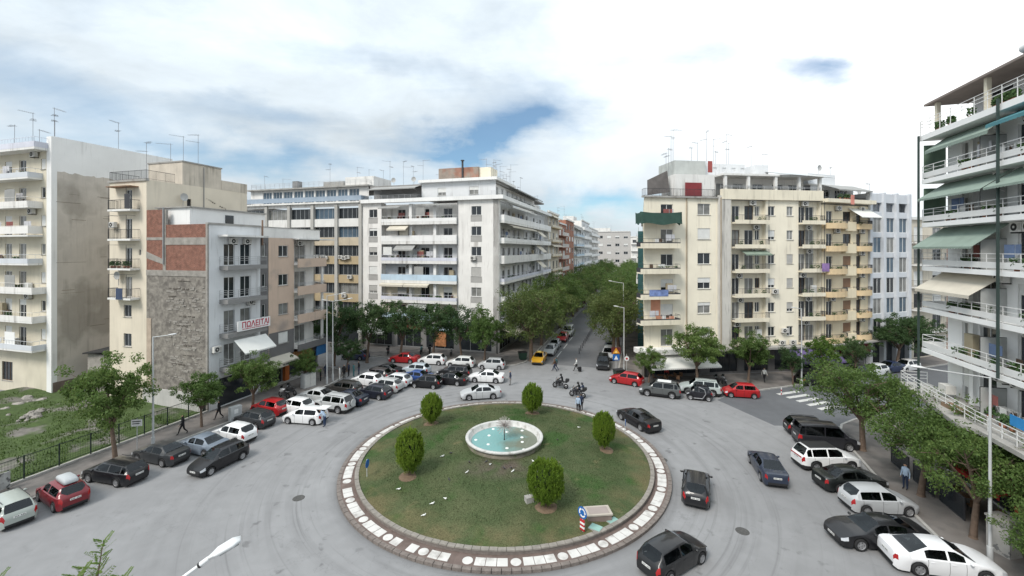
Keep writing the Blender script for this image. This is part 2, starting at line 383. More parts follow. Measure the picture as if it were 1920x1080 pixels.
island = thing('traffic_island', 'round grassy traffic island ringed by brown kerb with inlaid white marble pieces', 'traffic island', IC)
M_BROWN = mat('brown_paving', (0.14, 0.105, 0.092), 0.9, 0.25, 2.5, 0.4, 20)
M_MARB = mat('white_marble', (0.56, 0.545, 0.52), 0.6, 0.10, 2.2, c2=(0.34, 0.32, 0.30), c2scale=1.6, c2lo=0.52, c2hi=0.7)
M_STONE = mat('grey_wall_stone', (0.175, 0.15, 0.135), 0.9, 0.25, 4, 0.5, 18)
M_COPE = mat('coping_stone', (0.235, 0.215, 0.19), 0.9, 0.22, 3, 0.3, 16)
def ring(r0, r1, z0, z1, n=160):
    m = MB(); v = []
    for i in range(n):
        t = 2 * math.pi * i / n; c, s = math.cos(t), math.sin(t)
        v += [(r0 * c, r0 * s, z0), (r1 * c, r1 * s, z0), (r1 * c, r1 * s, z1), (r0 * c, r0 * s, z1)]
    f = []
    for i in range(n):
        j = (i + 1) % n
        for k in range(4):
            k2 = (k + 1) % 4; f.append((i * 4 + k, j * 4 + k, j * 4 + k2, i * 4 + k2))
    return m.add(v, f)
ring(11.10, 12.20, -0.05, 0.150).build('ring_paving', M_BROWN, island)
ring(11.0, 11.22, -0.05, 0.36).build('retaining_wall', M_STONE, island)
def arc_piece(r0, r1, half, z0, z1, n=3):
    m = MB(); v = []
    for i in range(n + 1):
        t = -half + 2 * half * i / n; c, s = math.cos(t), math.sin(t)
        v += [(r0 * c, r0 * s, z0), (r1 * c, r1 * s, z0), (r1 * c, r1 * s, z1), (r0 * c, r0 * s, z1)]
    f = [(0, 3, 2, 1), (n * 4, n * 4 + 1, n * 4 + 2, n * 4 + 3)]
    for i in range(n):
        for k in range(4):
            k2 = (k + 1) % 4; f.append((i * 4 + k, i * 4 + 4 + k, i * 4 + 4 + k2, i * 4 + k2))
    return m.add(v, f)
NG = 29; step = 2 * math.pi / NG
tile_me = arc_piece(11.47, 12.06, 0.0235, 0.10, 0.166).mesh('paving_tile', M_MARB)
disc_me = MB().lathe([(0, 0.166), (0.27, 0.166), (0.285, 0.160), (0.285, 0.10)], 20, smooth=False).mesh('paving_disc', M_MARB)
for g in range(NG):
    for k in range(3):
        if rnd.random() < 0.03: continue
        ob('paving_tile', tile_me, island, (0, 0, rnd.uniform(-0.006, 0.004)), g * step + (0.115 + (k - 1) * 0.0500))
    t = g * step + 0.0 + 0.0085
    ob('paving_disc', disc_me, island, (11.76 * math.cos(t), 11.76 * math.sin(t), rnd.uniform(-0.005, 0.004)))
NK = 150
ks = arc_piece(12.17, 12.42, math.pi / NK * 0.93, -0.03, 0.172, 1).mesh('kerb_stone', M_STONE)
cs = arc_piece(10.98, 11.26, math.pi / NK * 0.94, 0.345, 0.425, 1).mesh('coping_stone', M_COPE)
for i in range(NK):
    ob('kerb_stone', ks, island, (0, 0, rnd.uniform(-0.012, 0.008)), 2 * math.pi * i / NK)
    ob('coping_stone', cs, island, (0, 0, rnd.uniform(-0.010, 0.008)), 2 * math.pi * (i + 0.5) / NK)
def lawn():
    m = MB(); nr, na = 40, 120; v = [(0, 0, lawn_z(IC.x, IC.y))]
    for j in range(1, nr + 1):
        r = 11.05 * j / nr
        for i in range(na):
            t = 2 * math.pi * i / na; x, y = r * math.cos(t), r * math.sin(t); v.append((x, y, lawn_z(x + IC.x, y + IC.y) + rnd.uniform(-0.012, 0.012)))
    f = [(0, 1 + i, 1 + (i + 1) % na) for i in range(na)]
    for j in range(nr - 1):
        for i in range(na):
            a_ = 1 + j * na + i; b2 = 1 + j * na + (i + 1) % na; f.append((a_, a_ + na, b2 + na, b2))
    m.add(v, f, 0, True); return m.build('lawn', M_LAWN, island)
lawn()
# short grass blades standing on the lawn
def grass_blades():
    g = np.random.default_rng(3); n = 52000
    r = 10.95 * np.sqrt(g.random(n)); t = g.random(n) * 2 * np.pi; x = r * np.cos(t); y = r * np.sin(t)
    keep = np.hypot(x + 0.07, y - 0.6) > 3.05; x, y = x[keep], y[keep]; n = len(x)
    rr_ = np.hypot(x, y) / 11.0; z = 0.34 + 0.66 * np.maximum(0, 1 - rr_ ** 2) + 0.03 * np.sin((x + IC.x) * 1.3 + 0.4) * np.cos((y + IC.y) * 1.1) - 0.01
    a = g.random(n) * 2 * np.pi; w = 0.012 + 0.014 * g.random(n); h = (0.03 + 0.05 * g.random(n)) * (1.15 - 0.5 * (rr_ > 0.85)); l = g.random(n) * 0.06
    v = np.empty((n, 3, 3)); ca, sa = np.cos(a), np.sin(a)
    v[:, 0] = np.stack([x - ca * w, y - sa * w, z], 1); v[:, 1] = np.stack([x + ca * w, y + sa * w, z], 1)
    v[:, 2] = np.stack([x - sa * l, y + ca * l, z + h], 1)
    me = bpy.data.meshes.new('grass'); me.from_pydata(v.reshape(-1, 3).tolist(), [], np.arange(n * 3).reshape(-1, 3).tolist())
    me.materials.append(M_LAWN)
    return tag(ob('grass', me, None, IC), 'short patchy green and straw coloured grass of the round lawn', 'grass', kind='stuff')
grass_blades()

# ------------------------------------------------------------------ fountain
FC = Vector((-0.62, 35.0, 0.93))
M_RIM = mat('fountain_marble', (0.48, 0.475, 0.455), 0.6, 0.12, 3, c2=(0.32, 0.31, 0.285), c2scale=2.2, c2lo=0.56, c2hi=0.68)
M_MOSS = mat('mossy_stone', (0.19, 0.17, 0.135), 0.95, 0.3, 3, 0.6, 12, c2=(0.10, 0.12, 0.06), c2scale=1.5)
def water_mat():
    m = bpy.data.materials.new('fountain_water'); m.use_nodes = True; nt = m.node_tree; N = nt.nodes; L = nt.links; b = N['Principled BSDF']
    b.inputs['Roughness'].default_value = 0.06; b.inputs['IOR'].default_value = 1.33
    tc = N.new('ShaderNodeTexCoord'); n0 = N.new('ShaderNodeTexNoise'); n0.inputs['Scale'].default_value = 0.55; n0.inputs['Detail'].default_value = 4; L.new(tc.outputs['Object'], n0.inputs['Vector'])
    sx = N.new('ShaderNodeSeparateXYZ'); L.new(tc.outputs['Object'], sx.inputs[0]); ad = N.new('ShaderNodeMath'); ad.operation = 'MULTIPLY_ADD'; L.new(sx.outputs[0], ad.inputs[0]); ad.inputs[1].default_value = 0.16; L.new(n0.outputs[0], ad.inputs[2])
    mr = N.new('ShaderNodeMapRange'); mr.inputs[1].default_value = 0.42; mr.inputs[2].default_value = 0.78; L.new(ad.outputs[0], mr.inputs[0])
    mx = N.new('ShaderNodeMix'); mx.data_type = 'RGBA'; mx.inputs[6].default_value = (0.16, 0.32, 0.315, 1); mx.inputs[7].default_value = (0.15, 0.165, 0.125, 1); L.new(mr.outputs[0], mx.inputs[0]); L.new(mx.outputs[2], b.inputs['Base Color'])
    geo = N.new('ShaderNodeNewGeometry')
    n = N.new('ShaderNodeTexNoise'); n.inputs['Scale'].default_value = 5.5; n.inputs['Detail'].default_value = 3; L.new(geo.outputs['Position'], n.inputs['Vector'])
    bn = N.new('ShaderNodeBump'); bn.inputs['Strength'].default_value = 0.5; bn.inputs['Distance'].default_value = 0.05; L.new(n.outputs[0], bn.inputs['Height']); L.new(bn.outputs[0], b.inputs['Normal'])
    return m
fo = thing('fountain', 'round marble fountain basin with turquoise water in the middle of the lawn', 'fountain', FC)
MB().lathe([(2.98, -0.25), (2.98, 0.36), (2.92, 0.42)], 56).build('basin_wall', M_MOSS, fo)
MB().lathe([(2.90, 0.40), (3.10, 0.42), (3.13, 0.46), (3.13, 0.54), (3.10, 0.58), (2.90, 0.58), (2.86, 0.55), (2.82, 0.28), (2.70, 0.26), (2.66, 0.20), (2.65, -0.10)], 56).build('rim', M_RIM, fo)
MB().lathe([(0, -0.08), (2.6, -0.08)], 56).build('basin_floor', mat('turquoise_paint', (0.10, 0.40, 0.42), 0.7, 0.25, 1.1, c2=(0.14, 0.24, 0.20), c2scale=0.55, c2lo=0.44, c2hi=0.60), fo)
MB().lathe([(0, 0.20), (2.67, 0.20)], 56).build('water', water_mat(), fo)
MB().lathe([(0.10, -0.08), (0.08, 0.10), (0.035, 0.30), (0.03, 1.26), (0.06, 1.30), (0.08, 1.36), (0.06, 1.42), (0, 1.44)], 14).build('stem', mat('dark_bronze', (0.07, 0.065, 0.06), 0.5, metal=0.6), fo)
m = MB(); k = 110
for i in range(k):
    ph = math.acos(1 - 2 * (i + 0.5) / k); th = math.pi * (1 + 5 ** 0.5) * i
    if ph > 2.5: continue
    d = Vector((math.sin(ph) * math.cos(th), math.sin(ph) * math.sin(th), math.cos(ph)))
    c = Vector((0, 0, 1.36)); e = c + d * rnd.uniform(0.66, 0.74); m.tube(c + d * 0.08, e, 0.013, 4)
    q = d.orthogonal().normalized() * 0.035; w = d.cross(q)
    m.add([e + q, e + w, e - q, e - w, e + d * 0.02], [(0, 1, 4), (1, 2, 4), (2, 3, 4), (3, 0, 4), (3, 2, 1, 0)])
m.build('spray_head', mat('steel_rods', (0.42, 0.38, 0.36), 0.5, metal=0.2), fo)
lm = MB().lathe([(0, 0.25), (0.06, 0.25), (0.12, 0.23), (0.14, 0.18)], 12).mesh('pool_lamp', mat('pool_lamp_cap', (0.72, 0.75, 0.72), 0.4))
for i in range(11):
    t = 0.3 + i * 0.571; rr2 = 2.3 if i % 2 else 1.5
    ob('pool_lamp', lm, fo, (rr2 * math.cos(t), rr2 * math.sin(t), 0))
# ------------------------------------------------------------------ building kit
M_GLASS = mat('window_glass', (0.025, 0.030, 0.035), 0.06, 0.3, 0.7, spec=0.6)
M_GLASS2 = mat('curtained_glass', (0.20, 0.20, 0.19), 0.12, 0.45, 0.9, spec=0.5)
M_GLASSB = mat('blue_glass', (0.07, 0.11, 0.15), 0.05, 0.4, 0.5, spec=0.7)
M_WFRAME = mat('white_frame', (0.70, 0.70, 0.69), 0.5, 0.06)
M_BFRAME = mat('brown_frame', (0.10, 0.065, 0.045), 0.6)
M_ALU = mat('aluminium_frame', (0.42, 0.43, 0.44), 0.4, 0.05, metal=0.3)
M_SHUT = mat('white_roller_shutter', (0.66, 0.66, 0.64), 0.6, 0.08, 2)
M_SHUTG = mat('grey_roller_shutter', (0.40, 0.39, 0.37), 0.6, 0.1, 2)
M_SHUTB = mat('brown_roller_shutter', (0.22, 0.13, 0.08), 0.6, 0.1, 2)
M_SHUTT = mat('tan_roller_shutter', (0.34, 0.29, 0.20), 0.6, 0.1, 2)
M_IRON = mat('dark_iron', (0.045, 0.045, 0.05), 0.6, 0.1)
M_STEELW = mat('white_steel', (0.68, 0.68, 0.67), 0.5, 0.05)
M_ACW = mat('aircon_white', (0.58, 0.57, 0.54), 0.6, 0.1, 5)
M_DARK = mat('dark_recess', (0.03, 0.03, 0.03), 0.9)
M_CONC = mat('raw_concrete', (0.33, 0.32, 0.30), 0.9, 0.2, 1.2, streak=0.7)
M_ROOF = mat('flat_roof', (0.26, 0.25, 0.24), 0.9, 0.2, 0.8)
M_PIPE = mat('grey_pipe', (0.28, 0.28, 0.28), 0.6)

def window_mesh(w, h, n, fm, t=0.06):
    def mk():
        m = MB()
        m.box(0, w, 0, 0.07, 0, t); m.box(0, w, 0, 0.07, h - t, h)
        for i in range(n + 1):
            x = i * (w - t) / n; m.box(x, x + t, 0.002, 0.068, t, h - t)
        return m.mesh('window', fm)
    return cached(('win', round(w, 2), round(h, 2), n, fm.name, t), mk)
def pane_mesh(w, h, gm):
    return cached(('pane', round(w, 2), round(h, 2), gm.name), lambda: MB().quad((0.03, 0, 0.03), (w - 0.03, 0, 0.03), (w - 0.03, 0, h - 0.03), (0.03, 0, h - 0.03)).mesh('pane', gm))
def shutter_mesh(w, h, sm):
    def mk():
        m = MB(); n = max(2, int(h / 0.12)); d = h / n
        for i in range(n): m.add([(0, 0.012, i * d), (w, 0.012, i * d), (w, 0, i * d + d * 0.5), (0, 0, i * d + d * 0.5), (w, 0.012, i * d + d), (0, 0.012, i * d + d)], [(0, 1, 2, 3), (3, 2, 4, 5)])
        return m.mesh('shutter', sm)
    return cached(('shut', round(w, 2), round(h, 2), sm.name), mk)
def ac_mesh():
    def mk():
        m = MB(); m.box(0, 0.85, 0, 0.32, 0, 0.6, 0)
        m.tube((0.32, -0.003, 0.3), (0.32, -0.012, 0.3), 0.23, 14, 1); m.tube((0.32, -0.012, 0.3), (0.32, -0.02, 0.3), 0.08, 8, 0)
        m.box(0.6, 0.8, -0.012, -0.001, 0.12, 0.5, 2)
        m.box(0.08, 0.12, 0.0, 0.45, -0.08, -0.002, 1); m.box(0.73, 0.77, 0.0, 0.45, -0.08, -0.002, 1)
        return m.mesh('air_conditioner', [M_ACW, M_DARK, M_SHUTG])
    return cached('ac', mk)
def antenna_mesh(kind):
    def mk():
        m = MB(); r_ = random.Random(kind)
        h = (3.2, 4.6, 2.4, 3.8)[kind % 4]
        m.tube((0, 0, 0), (0, 0, h), 0.022, 5)
        for k in range(1 + kind % 2):
            z = h - 0.1 - 0.9 * k; a = r_.uniform(0, 6.28); d = Vector((math.cos(a), math.sin(a), 0)); q = Vector((-d.y, d.x, 0))
            L_ = r_.uniform(0.9, 1.5); m.tube(Vector((0, 0, z)) - d * 0.2, Vector((0, 0, z)) + d * L_, 0.014, 4)
            for i in range(7):
                c = Vector((0, 0, z)) + d * (L_ * (i + 0.5) / 7); e = 0.32 - 0.02 * i; m.tube(c - q * e, c + q * e, 0.010, 4)
        return m.mesh('antenna', MATS.get('antenna_metal') or mat('antenna_metal', (0.24, 0.24, 0.25), 0.5, metal=0.5))
    return cached(('ant', kind), mk)
def dish_mesh():
    def mk():
        m = MB(); m.tube((0, 0, 0), (0, 0, 1.0), 0.03, 6); n = 16; v = [(0, -0.05, 1.1)]
        for j, (r_, y) in enumerate(((0.25, -0.08), (0.45, -0.18))):
            for i in range(n):
                t = 2 * math.pi * i / n; v.append((r_ * math.cos(t), y, 1.1 + r_ * math.sin(t)))
        f = [(0, 1 + (i + 1) % n, 1 + i) for i in range(n)] + [(1 + i, 1 + (i + 1) % n, 1 + n + (i + 1) % n, 1 + n + i) for i in range(n)]
        m.add(v, f, 0, True); m.tube((0, -0.2, 0.7), (0, -0.55, 1.1), 0.015, 4)
        return m.mesh('satellite_dish', mat('dish_grey', (0.42, 0.42, 0.41), 0.6))
    return cached('dish', mk)
def tank_mesh():
    def mk():
        m = MB(); m.tube((-0.6, 0, 1.2), (0.6, 0, 1.2), 0.28, 12, 0)
        m.quad((-0.9, -0.1, 0.9), (0.9, -0.1, 0.9), (0.9, -1.4, 0.15), (-0.9, -1.4, 0.15), 1); m.quad((-0.9, -0.1, 0.86), (-0.9, -1.4, 0.11), (0.9, -1.4, 0.11), (0.9, -0.1, 0.86), 1)
        for x in (-0.5, 0.5): m.tube((x, 0, 0), (x, 0, 1.0), 0.03, 4, 0)
        return m.mesh('solar_water_heater', [M_STEELW, M_GLASSB])
    return cached('tank', mk)

def railing_mesh(w, d, h, style, rm, gap=0.12):
    """railing round a balcony: front at y=-d, sides back to y=0; styles bars, rails, solid, glass, band"""
    def mk():
        m = MB(); t = 0.025
        segs = [((0.04, 0), (0.04, -d + 0.04)), ((0.04, -d + 0.04), (w - 0.04, -d + 0.04)), ((w - 0.04, -d + 0.04), (w - 0.04, 0))]
        for (p, q) in segs:
            p = Vector((*p, 0)); q = Vector((*q, 0)); L_ = (q - p).length; dd = (q - p) / L_
            def rail(z, r_): m.tube(p + Vector((0, 0, z)), q + Vector((0, 0, z)), r_, 4)
            def slab(z0, z1, th):
                nrm = Vector((-dd.y, dd.x, 0)) * th / 2
                m.add([p - nrm + Vector((0, 0, z0)), q - nrm + Vector((0, 0, z0)), q + nrm + Vector((0, 0, z0)), p + nrm + Vector((0, 0, z0)),
                       p - nrm + Vector((0, 0, z1)), q - nrm + Vector((0, 0, z1)), q + nrm + Vector((0, 0, z1)), p + nrm + Vector((0, 0, z1))],
                      [(0, 3, 2, 1), (4, 5, 6, 7), (0, 1, 5, 4), (1, 2, 6, 5), (2, 3, 7, 6), (3, 0, 4, 7)])
            if style == 'bars':
                rail(h, 0.028); rail(0.10, 0.018)
                n = max(1, int(L_ / gap))
                for i in range(n + 1): c = p + dd * (L_ * i / n); m.tube(c, c + Vector((0, 0, h)), 0.010 if i % 8 else 0.02, 3, cap=False)
            elif style == 'rails':
                for z in (h, h * 0.78, h * 0.56): rail(z, 0.022)
                n = max(1, int(L_ / 1.1))
                for i in range(n + 1): c = p + dd * (L_ * i / n); m.tube(c, c + Vector((0, 0, h)), 0.024, 4)
            elif style == 'solid': slab(0, h, 0.10)
            elif style == 'glass':
                slab(0.12, h * 0.95, 0.02); rail(h, 0.03)
            elif style == 'band':            # low solid band with rails above
                slab(0.12, h * 0.50, 0.05); rail(h, 0.026); rail(h * 0.72, 0.016)
                n = max(1, int(L_ / 1.2))
                for i in range(n + 1): c = p + dd * (L_ * i / n); m.tube(c, c + Vector((0, 0, h)), 0.022, 4)
            elif style == 'halfsolid':
                slab(0, h * 0.55, 0.10); rail(h, 0.025)
                n = max(1, int(L_ / 0.5))
                for i in range(n + 1): c = p + dd * (L_ * i / n); m.tube(c + Vector((0, 0, h * 0.55)), c + Vector((0, 0, h)), 0.012, 3, cap=False)
        return m.mesh('railing', rm)
    return cached(('rail', round(w, 2), round(d, 2), round(h, 2), style, rm.name), mk)

class Fac:
    """one facade of a building: x to the right as seen from outside, y into the building, z up"""
    def __init__(s, root, ox=0.0, oy=0.0, ang=0.0): s.root = root; s.ox = ox; s.oy = oy; s.a = R(ang); s.c = math.cos(s.a); s.s = math.sin(s.a)
    def loc(s, x, y, z): return (s.ox + s.c * x - s.s * y, s.oy + s.s * x + s.c * y, z)
    def put(s, name, me, x, y, z, rz=0.0): return ob(name, me, s.root, s.loc(x, y, z), s.a + rz)
    def wall(s, x0, x1, z0, z1, holes, m, depth=0.22, name='wall', y=0.0, back=None):
        holes = [h for h in holes if h[0] >= x0 - 1e-6 and h[1] <= x1 + 1e-6 and h[2] >= z0 - 1e-6 and h[3] <= z1 + 1e-6]
        xs = sorted({x0, x1, *[h[0] for h in holes], *[h[1] for h in holes]}); zs = sorted({z0, z1, *[h[2] for h in holes], *[h[3] for h in holes]})
        b = MB()
        for j in range(len(zs) - 1):
            i = 0
            while i < len(xs) - 1:
                def solid(i): 
                    cx = (xs[i] + xs[i + 1]) / 2; cz = (zs[j] + zs[j + 1]) / 2
                    return not any(h[0] < cx < h[1] and h[2] < cz < h[3] for h in holes)
                if not solid(i): i += 1; continue
                k = i
                while k + 1 < len(xs) - 1 and solid(k + 1): k += 1
                b.quad((xs[i], 0, zs[j]), (xs[k + 1], 0, zs[j]), (xs[k + 1], 0, zs[j + 1]), (xs[i], 0, zs[j + 1])); i = k + 1
        for (a, c, e, g) in holes:
            b.quad((a, 0, e), (a, 0, g), (a, depth, g), (a, depth, e)); b.quad((c, 0, g), (c, 0, e), (c, depth, e), (c, depth, g))
            b.quad((a, 0, e), (a, depth, e), (c, depth, e), (c, 0, e)); b.quad((a, 0, g), (c, 0, g), (c, depth, g), (a, depth, g))
        return s.put(name, b.mesh(name, m), 0, y, 0)
    def win(s, x0, x1, z0, z1, kind='w', fm=None, n=None, gm=None, sm=None, y=0.0, sill=True, drop=None):
        """window set in an opening; kind w plain, s shut, h half shut, d balcony door"""
        w, h = x1 - x0, z1 - z0; fm = fm or M_WFRAME
        n = n or max(1, int(round(w / 0.65)))
        gm = gm or (M_GLASS if rnd.random() < 0.66 else M_GLASS2)
        o = s.put('door' if kind == 'd' else 'window', window_mesh(w, h, n, fm), x0, y + 0.11, z0)
        ob('pane', pane_mesh(w, h, gm), o, (0, 0.035, 0))
        if kind in 'sh':
            f = 0.96 if kind == 's' else (drop or rnd.choice((0.3, 0.45, 0.6, 0.7)))
            ob('shutter', shutter_mesh(w - 0.04, h * f, sm or M_SHUT), o, (0.02, -0.05, h * (1 - f)))
        if sill and kind != 'd': ob('sill', cached(('sill', round(w, 2)), lambda: MB().box(-0.06, w + 0.06, -0.19, 0.0, -0.05, -0.003).mesh('sill', M_KERB)), o, (0, 0, 0))
        return o
    def balcony(s, x0, x1, z, d, style, sm, rm, h=1.0, th=0.18, apron=0.0, am=None, y=0.0):
        w = x1 - x0
        me = cached(('slab', round(w, 2), round(d, 2), th, sm.name), lambda: MB().box(0, w, -d, 0.0, -th, 0).mesh('balcony', sm))
        o = s.put('balcony', me, x0, y - 0.002, z)
        ob('railing', railing_mesh(w, d, h, style, rm), o, (0, 0, 0.0))
        if apron:
            ob('apron', cached(('apron', round(w, 2), round(d, 2), apron, (am or sm).name), lambda: MB().box(-0.02, w + 0.02, -d - 0.03, -d + 0.05, -th - 0.02, apron).mesh('apron', am or sm)), o, (0, 0, 0))
        return o
    def ac(s, x, z, y=0.0): return s.put('air_conditioner', ac_mesh(), x, y - 0.46, z)
    def awning(s, x0, x1, z, d, drop, m, val=0.22, y=0.0, arms=True):
        w = x1 - x0; b = MB(); t = 0.02
        b.add([(0, 0, 0), (w, 0, 0), (w, -d, -drop), (0, -d, -drop), (0, 0, -t), (w, 0, -t), (w, -d, -drop - t), (0, -d, -drop - t)], [(0, 3, 2, 1), (4, 5, 6, 7), (0, 1, 5, 4), (1, 2, 6, 5), (3, 0, 4, 7)])
        n = max(4, int(w / 0.25))
        for i in range(n):
            a, c = w * i / n, w * (i + 1) / n; b.add([(a, -d, -drop), (c, -d, -drop), (c, -d, -drop - val), ((a + c) / 2, -d, -drop - val - 0.04), (a, -d, -drop - val)], [(0, 4, 3, 2, 1)])
        o = s.put('awning', b.mesh('awning', m), x0, y, z)
        if arms:
            k = MB()
            for x in (w * 0.12, w * 0.88): k.tube((x, 0, -drop * 0.9 - 0.25), (x, -d * 0.55, -drop * 0.6 - 0.15), 0.018, 4).tube((x, -d * 0.55, -drop * 0.6 - 0.15), (x, -d, -drop - 0.03), 0.018, 4)
            ob('awning_arm', k.mesh('awning_arm', M_STEELW), o)
        return o
    def box(s, name, x0, x1, y0, y1, z0, z1, m): return s.put(name, MB().box(0, x1 - x0, 0, y1 - y0, 0, z1 - z0).mesh(name, m), x0, y0, z0)
    def divider(s, x, z, d, h, m): return s.put('balcony_divider', cached(('div', round(d, 2), round(h, 2), m.name), lambda: MB().box(-0.02, 0.02, -d, 0, 0, h).mesh('balcony_divider', m)), x, -0.01, z)
    def pots(s, x0, x1, z, y, n=4):
        for i in range(n):
            s.put('potted_plant', cached(('pot', i % 3), lambda: pot_mesh(i % 3)), rnd.uniform(x0, x1), y, z)
    def clutter(s, x0, x1, z, y, n=3):
        """household things standing on a balcony: cupboards, folded racks, chairs, washing"""
        for i in range(n):
            x = rnd.uniform(x0, x1 - 0.9); k = rnd.randrange(5)
            if k == 0: s.put('balcony_cupboard', cached(('cup', i % 2), lambda: MB().box(0, 0.8, 0, 0.38, 0, 1.75 if i % 2 else 1.0).mesh('balcony_cupboard', (M_SHUT, M_SHUTT)[i % 2])), x, y + 0.1, z)
            elif k == 1: s.put('drying_rack', cached('rack', rack_mesh), x, y - 0.1, z)
            elif k == 2: s.put('laundry', cached(('lau', i % 3), lambda: MB().box(0, 0.75, 0, 0.02, 0.75, 1.55).box(0.8, 1.2, 0, 0.02, 0.95, 1.55).mesh('laundry', mat('washing_%s' % 'abc'[i % 3], ((0.5, 0.5, 0.52), (0.25, 0.09, 0.08), (0.12, 0.17, 0.28))[i % 3], 0.9, 0.2))), x, y, z)
            elif k == 3: s.put('balcony_chair', cached('bch', lambda: MB().box(0, 0.45, 0, 0.45, 0.40, 0.45).box(0, 0.45, 0.41, 0.45, 0.45, 0.95).box(0, 0.04, 0, 0.04, 0, 0.4).box(0.41, 0.45, 0, 0.04, 0, 0.4).box(0, 0.04, 0.41, 0.45, 0, 0.4).box(0.41, 0.45, 0.41, 0.45, 0, 0.4).mesh('balcony_chair', M_BFRAME)), x, y, z)
            else: s.pots(x, x + 0.8, z, y, 2)
    def antenna(s, x, y, z, k=None): return s.put('antenna', antenna_mesh(rnd.randrange(8) if k is None else k), x, y, z, rnd.uniform(0, 6))
def rack_mesh():
    m = MB()
    for x in (0, 1.2): m.tube((x, 0, 0), (x, 0.4, 1.0), 0.012, 4).tube((x, 0.4, 0), (x, 0, 1.0), 0.012, 4)
    for k in range(6): m.tube((0, 0.08 * k, 1.0), (1.2, 0.08 * k, 1.0), 0.008, 3)
    m.box(0.1, 0.6, 0.1, 0.12, 0.45, 1.0, 1); m.box(0.65, 1.1, 0.26, 0.28, 0.6, 1.0, 2)
    return m.mesh('drying_rack', [M_STEELW, M_SHUT, M_BFRAME])
def pot_mesh(k):
    r_ = random.Random(40 + k); m = MB(); m.lathe([(0.0, 0.0), (0.11, 0), (0.15, 0.24), (0.0, 0.24)], 8, 0)
    for i in range(60):
        a = r_.uniform(0, 6.28); e = r_.uniform(0.1, 0.45); c = Vector((math.cos(a) * e * 0.6, math.sin(a) * e * 0.6, 0.3 + r_.uniform(0, 0.45))); q = Vector((r_.uniform(-1, 1), r_.uniform(-1, 1), r_.uniform(-1, 1))).normalized() * 0.08; w = q.orthogonal() * 0.6
        m.add([c - q, c + w, c + q, c - w], [(0, 1, 2, 3)], 1)
    return m.mesh('potted_plant', [mat('terracotta', (0.28, 0.12, 0.07), 0.9), mat('balcony_plant_green', (0.05, 0.10, 0.03), 0.7, 0.4, 6)])
def roof_slab(root, x0, x1, y0, y1, z, m=None, th=0.25, name='roof'): return ob(name, MB().box(x0, x1, y0, y1, z - th, z).mesh(name, m or M_ROOF), root)
def shell(root, x0, x1, y0, y1, z0, z1, m, name='wall', faces='LRB'):
    """plain outer walls: L left, R right, B back, F front, T top"""
    b = MB()
    if 'F' in faces: b.quad((x0, y0, z0), (x1, y0, z0), (x1, y0, z1), (x0, y0, z1))
    if 'L' in faces: b.quad((x0, y1, z0), (x0, y0, z0), (x0, y0, z1), (x0, y1, z1))
    if 'R' in faces: b.quad((x1, y0, z0), (x1, y1, z0), (x1, y1, z1), (x1, y0, z1))
    if 'B' in faces: b.quad((x1, y1, z0), (x0, y1, z0), (x0, y1, z1), (x1, y1, z1))
    if 'T' in faces: b.quad((x0, y0, z1), (x1, y0, z1), (x1, y1, z1), (x0, y1, z1))
    return ob(name, b.mesh(name, m), root)
def text_mesh(s, size, m, extrude=0.006, font_align='LEFT'):
    cu = bpy.data.curves.new('lettering', 'FONT'); cu.body = s; cu.size = size; cu.extrude = extrude; cu.offset = size * 0.018; cu.align_x = font_align
    o = bpy.data.objects.new('lettering', cu); col.objects.link(o)
    dg = bpy.context.evaluated_depsgraph_get(); me = bpy.data.meshes.new_from_object(o.evaluated_get(dg))
    bpy.data.objects.remove(o); me.name = 'lettering'; me.materials.clear(); me.materials.append(m)
    return me
# ------------------------------------------------------------------ the buildings
M_CREAM = mat('cream_render', (0.60, 0.545, 0.45), 0.9, 0.10, 0.5, 0.15, 20, streak=0.45)
M_LIME = mat('whitewash', (0.77, 0.765, 0.75), 0.9, 0.07, 0.4, streak=0.25)
M_BEIGE = mat('beige_party_plaster', (0.53, 0.485, 0.43), 0.95, 0.12, 0.5, 0.3, 6, streak=0.5, streakc=(0.2, 0.18, 0.15), c2=(0.34, 0.31, 0.27), c2scale=0.25)
M_GREYW = mat('pale_grey_paint', (0.66, 0.67, 0.68), 0.85, 0.06, 0.6, streak=0.35)
M_DGREY = mat('dark_grey_paint', (0.15, 0.145, 0.145), 0.85, 0.1, 0.8)
M_MGREY = mat('mid_grey_paint', (0.24, 0.235, 0.23), 0.85, 0.1, 0.8)
M_TAN = mat('tan_paint', (0.56, 0.43, 0.34), 0.9, 0.08, 0.7, streak=0.25, c2=(0.36, 0.30, 0.26), c2scale=0.3, c2lo=0.56, c2hi=0.7)
M_OFFW = mat('offwhite_render', (0.74, 0.72, 0.69), 0.9, 0.08, 0.5, 0.1, 18, streak=0.5)
M_OFFW2 = mat('stained_white', (0.70, 0.69, 0.665), 0.9, 0.1, 0.7, streak=0.75, streakc=(0.22, 0.2, 0.18))
M_OCHRE = mat('ochre_panel', (0.44, 0.35, 0.22), 0.9, 0.1, 0.7, streak=0.3)
M_YEL = mat('yellow_render', (0.79, 0.73, 0.60), 0.9, 0.07, 0.4, 0.1, 18, streak=0.5, streakc=(0.36, 0.31, 0.25))
M_YEL2 = mat('ochre_yellow_render', (0.73, 0.64, 0.47), 0.9, 0.08, 0.5, streak=0.3)
M_PALEY = mat('pale_yellow_parapet', (0.72, 0.66, 0.53), 0.9, 0.08, 0.5, streak=0.55)
M_SALMON = mat('salmon_wall', (0.62, 0.30, 0.20), 0.9, 0.1)
M_BLUEG = mat('bluish_grey_panel', (0.58, 0.60, 0.63), 0.8, 0.08, 0.6, streak=0.2)
M_BLUEP = mat('pale_blue_parapet', (0.48, 0.60, 0.70), 0.85, 0.1, 0.8, streak=0.35)
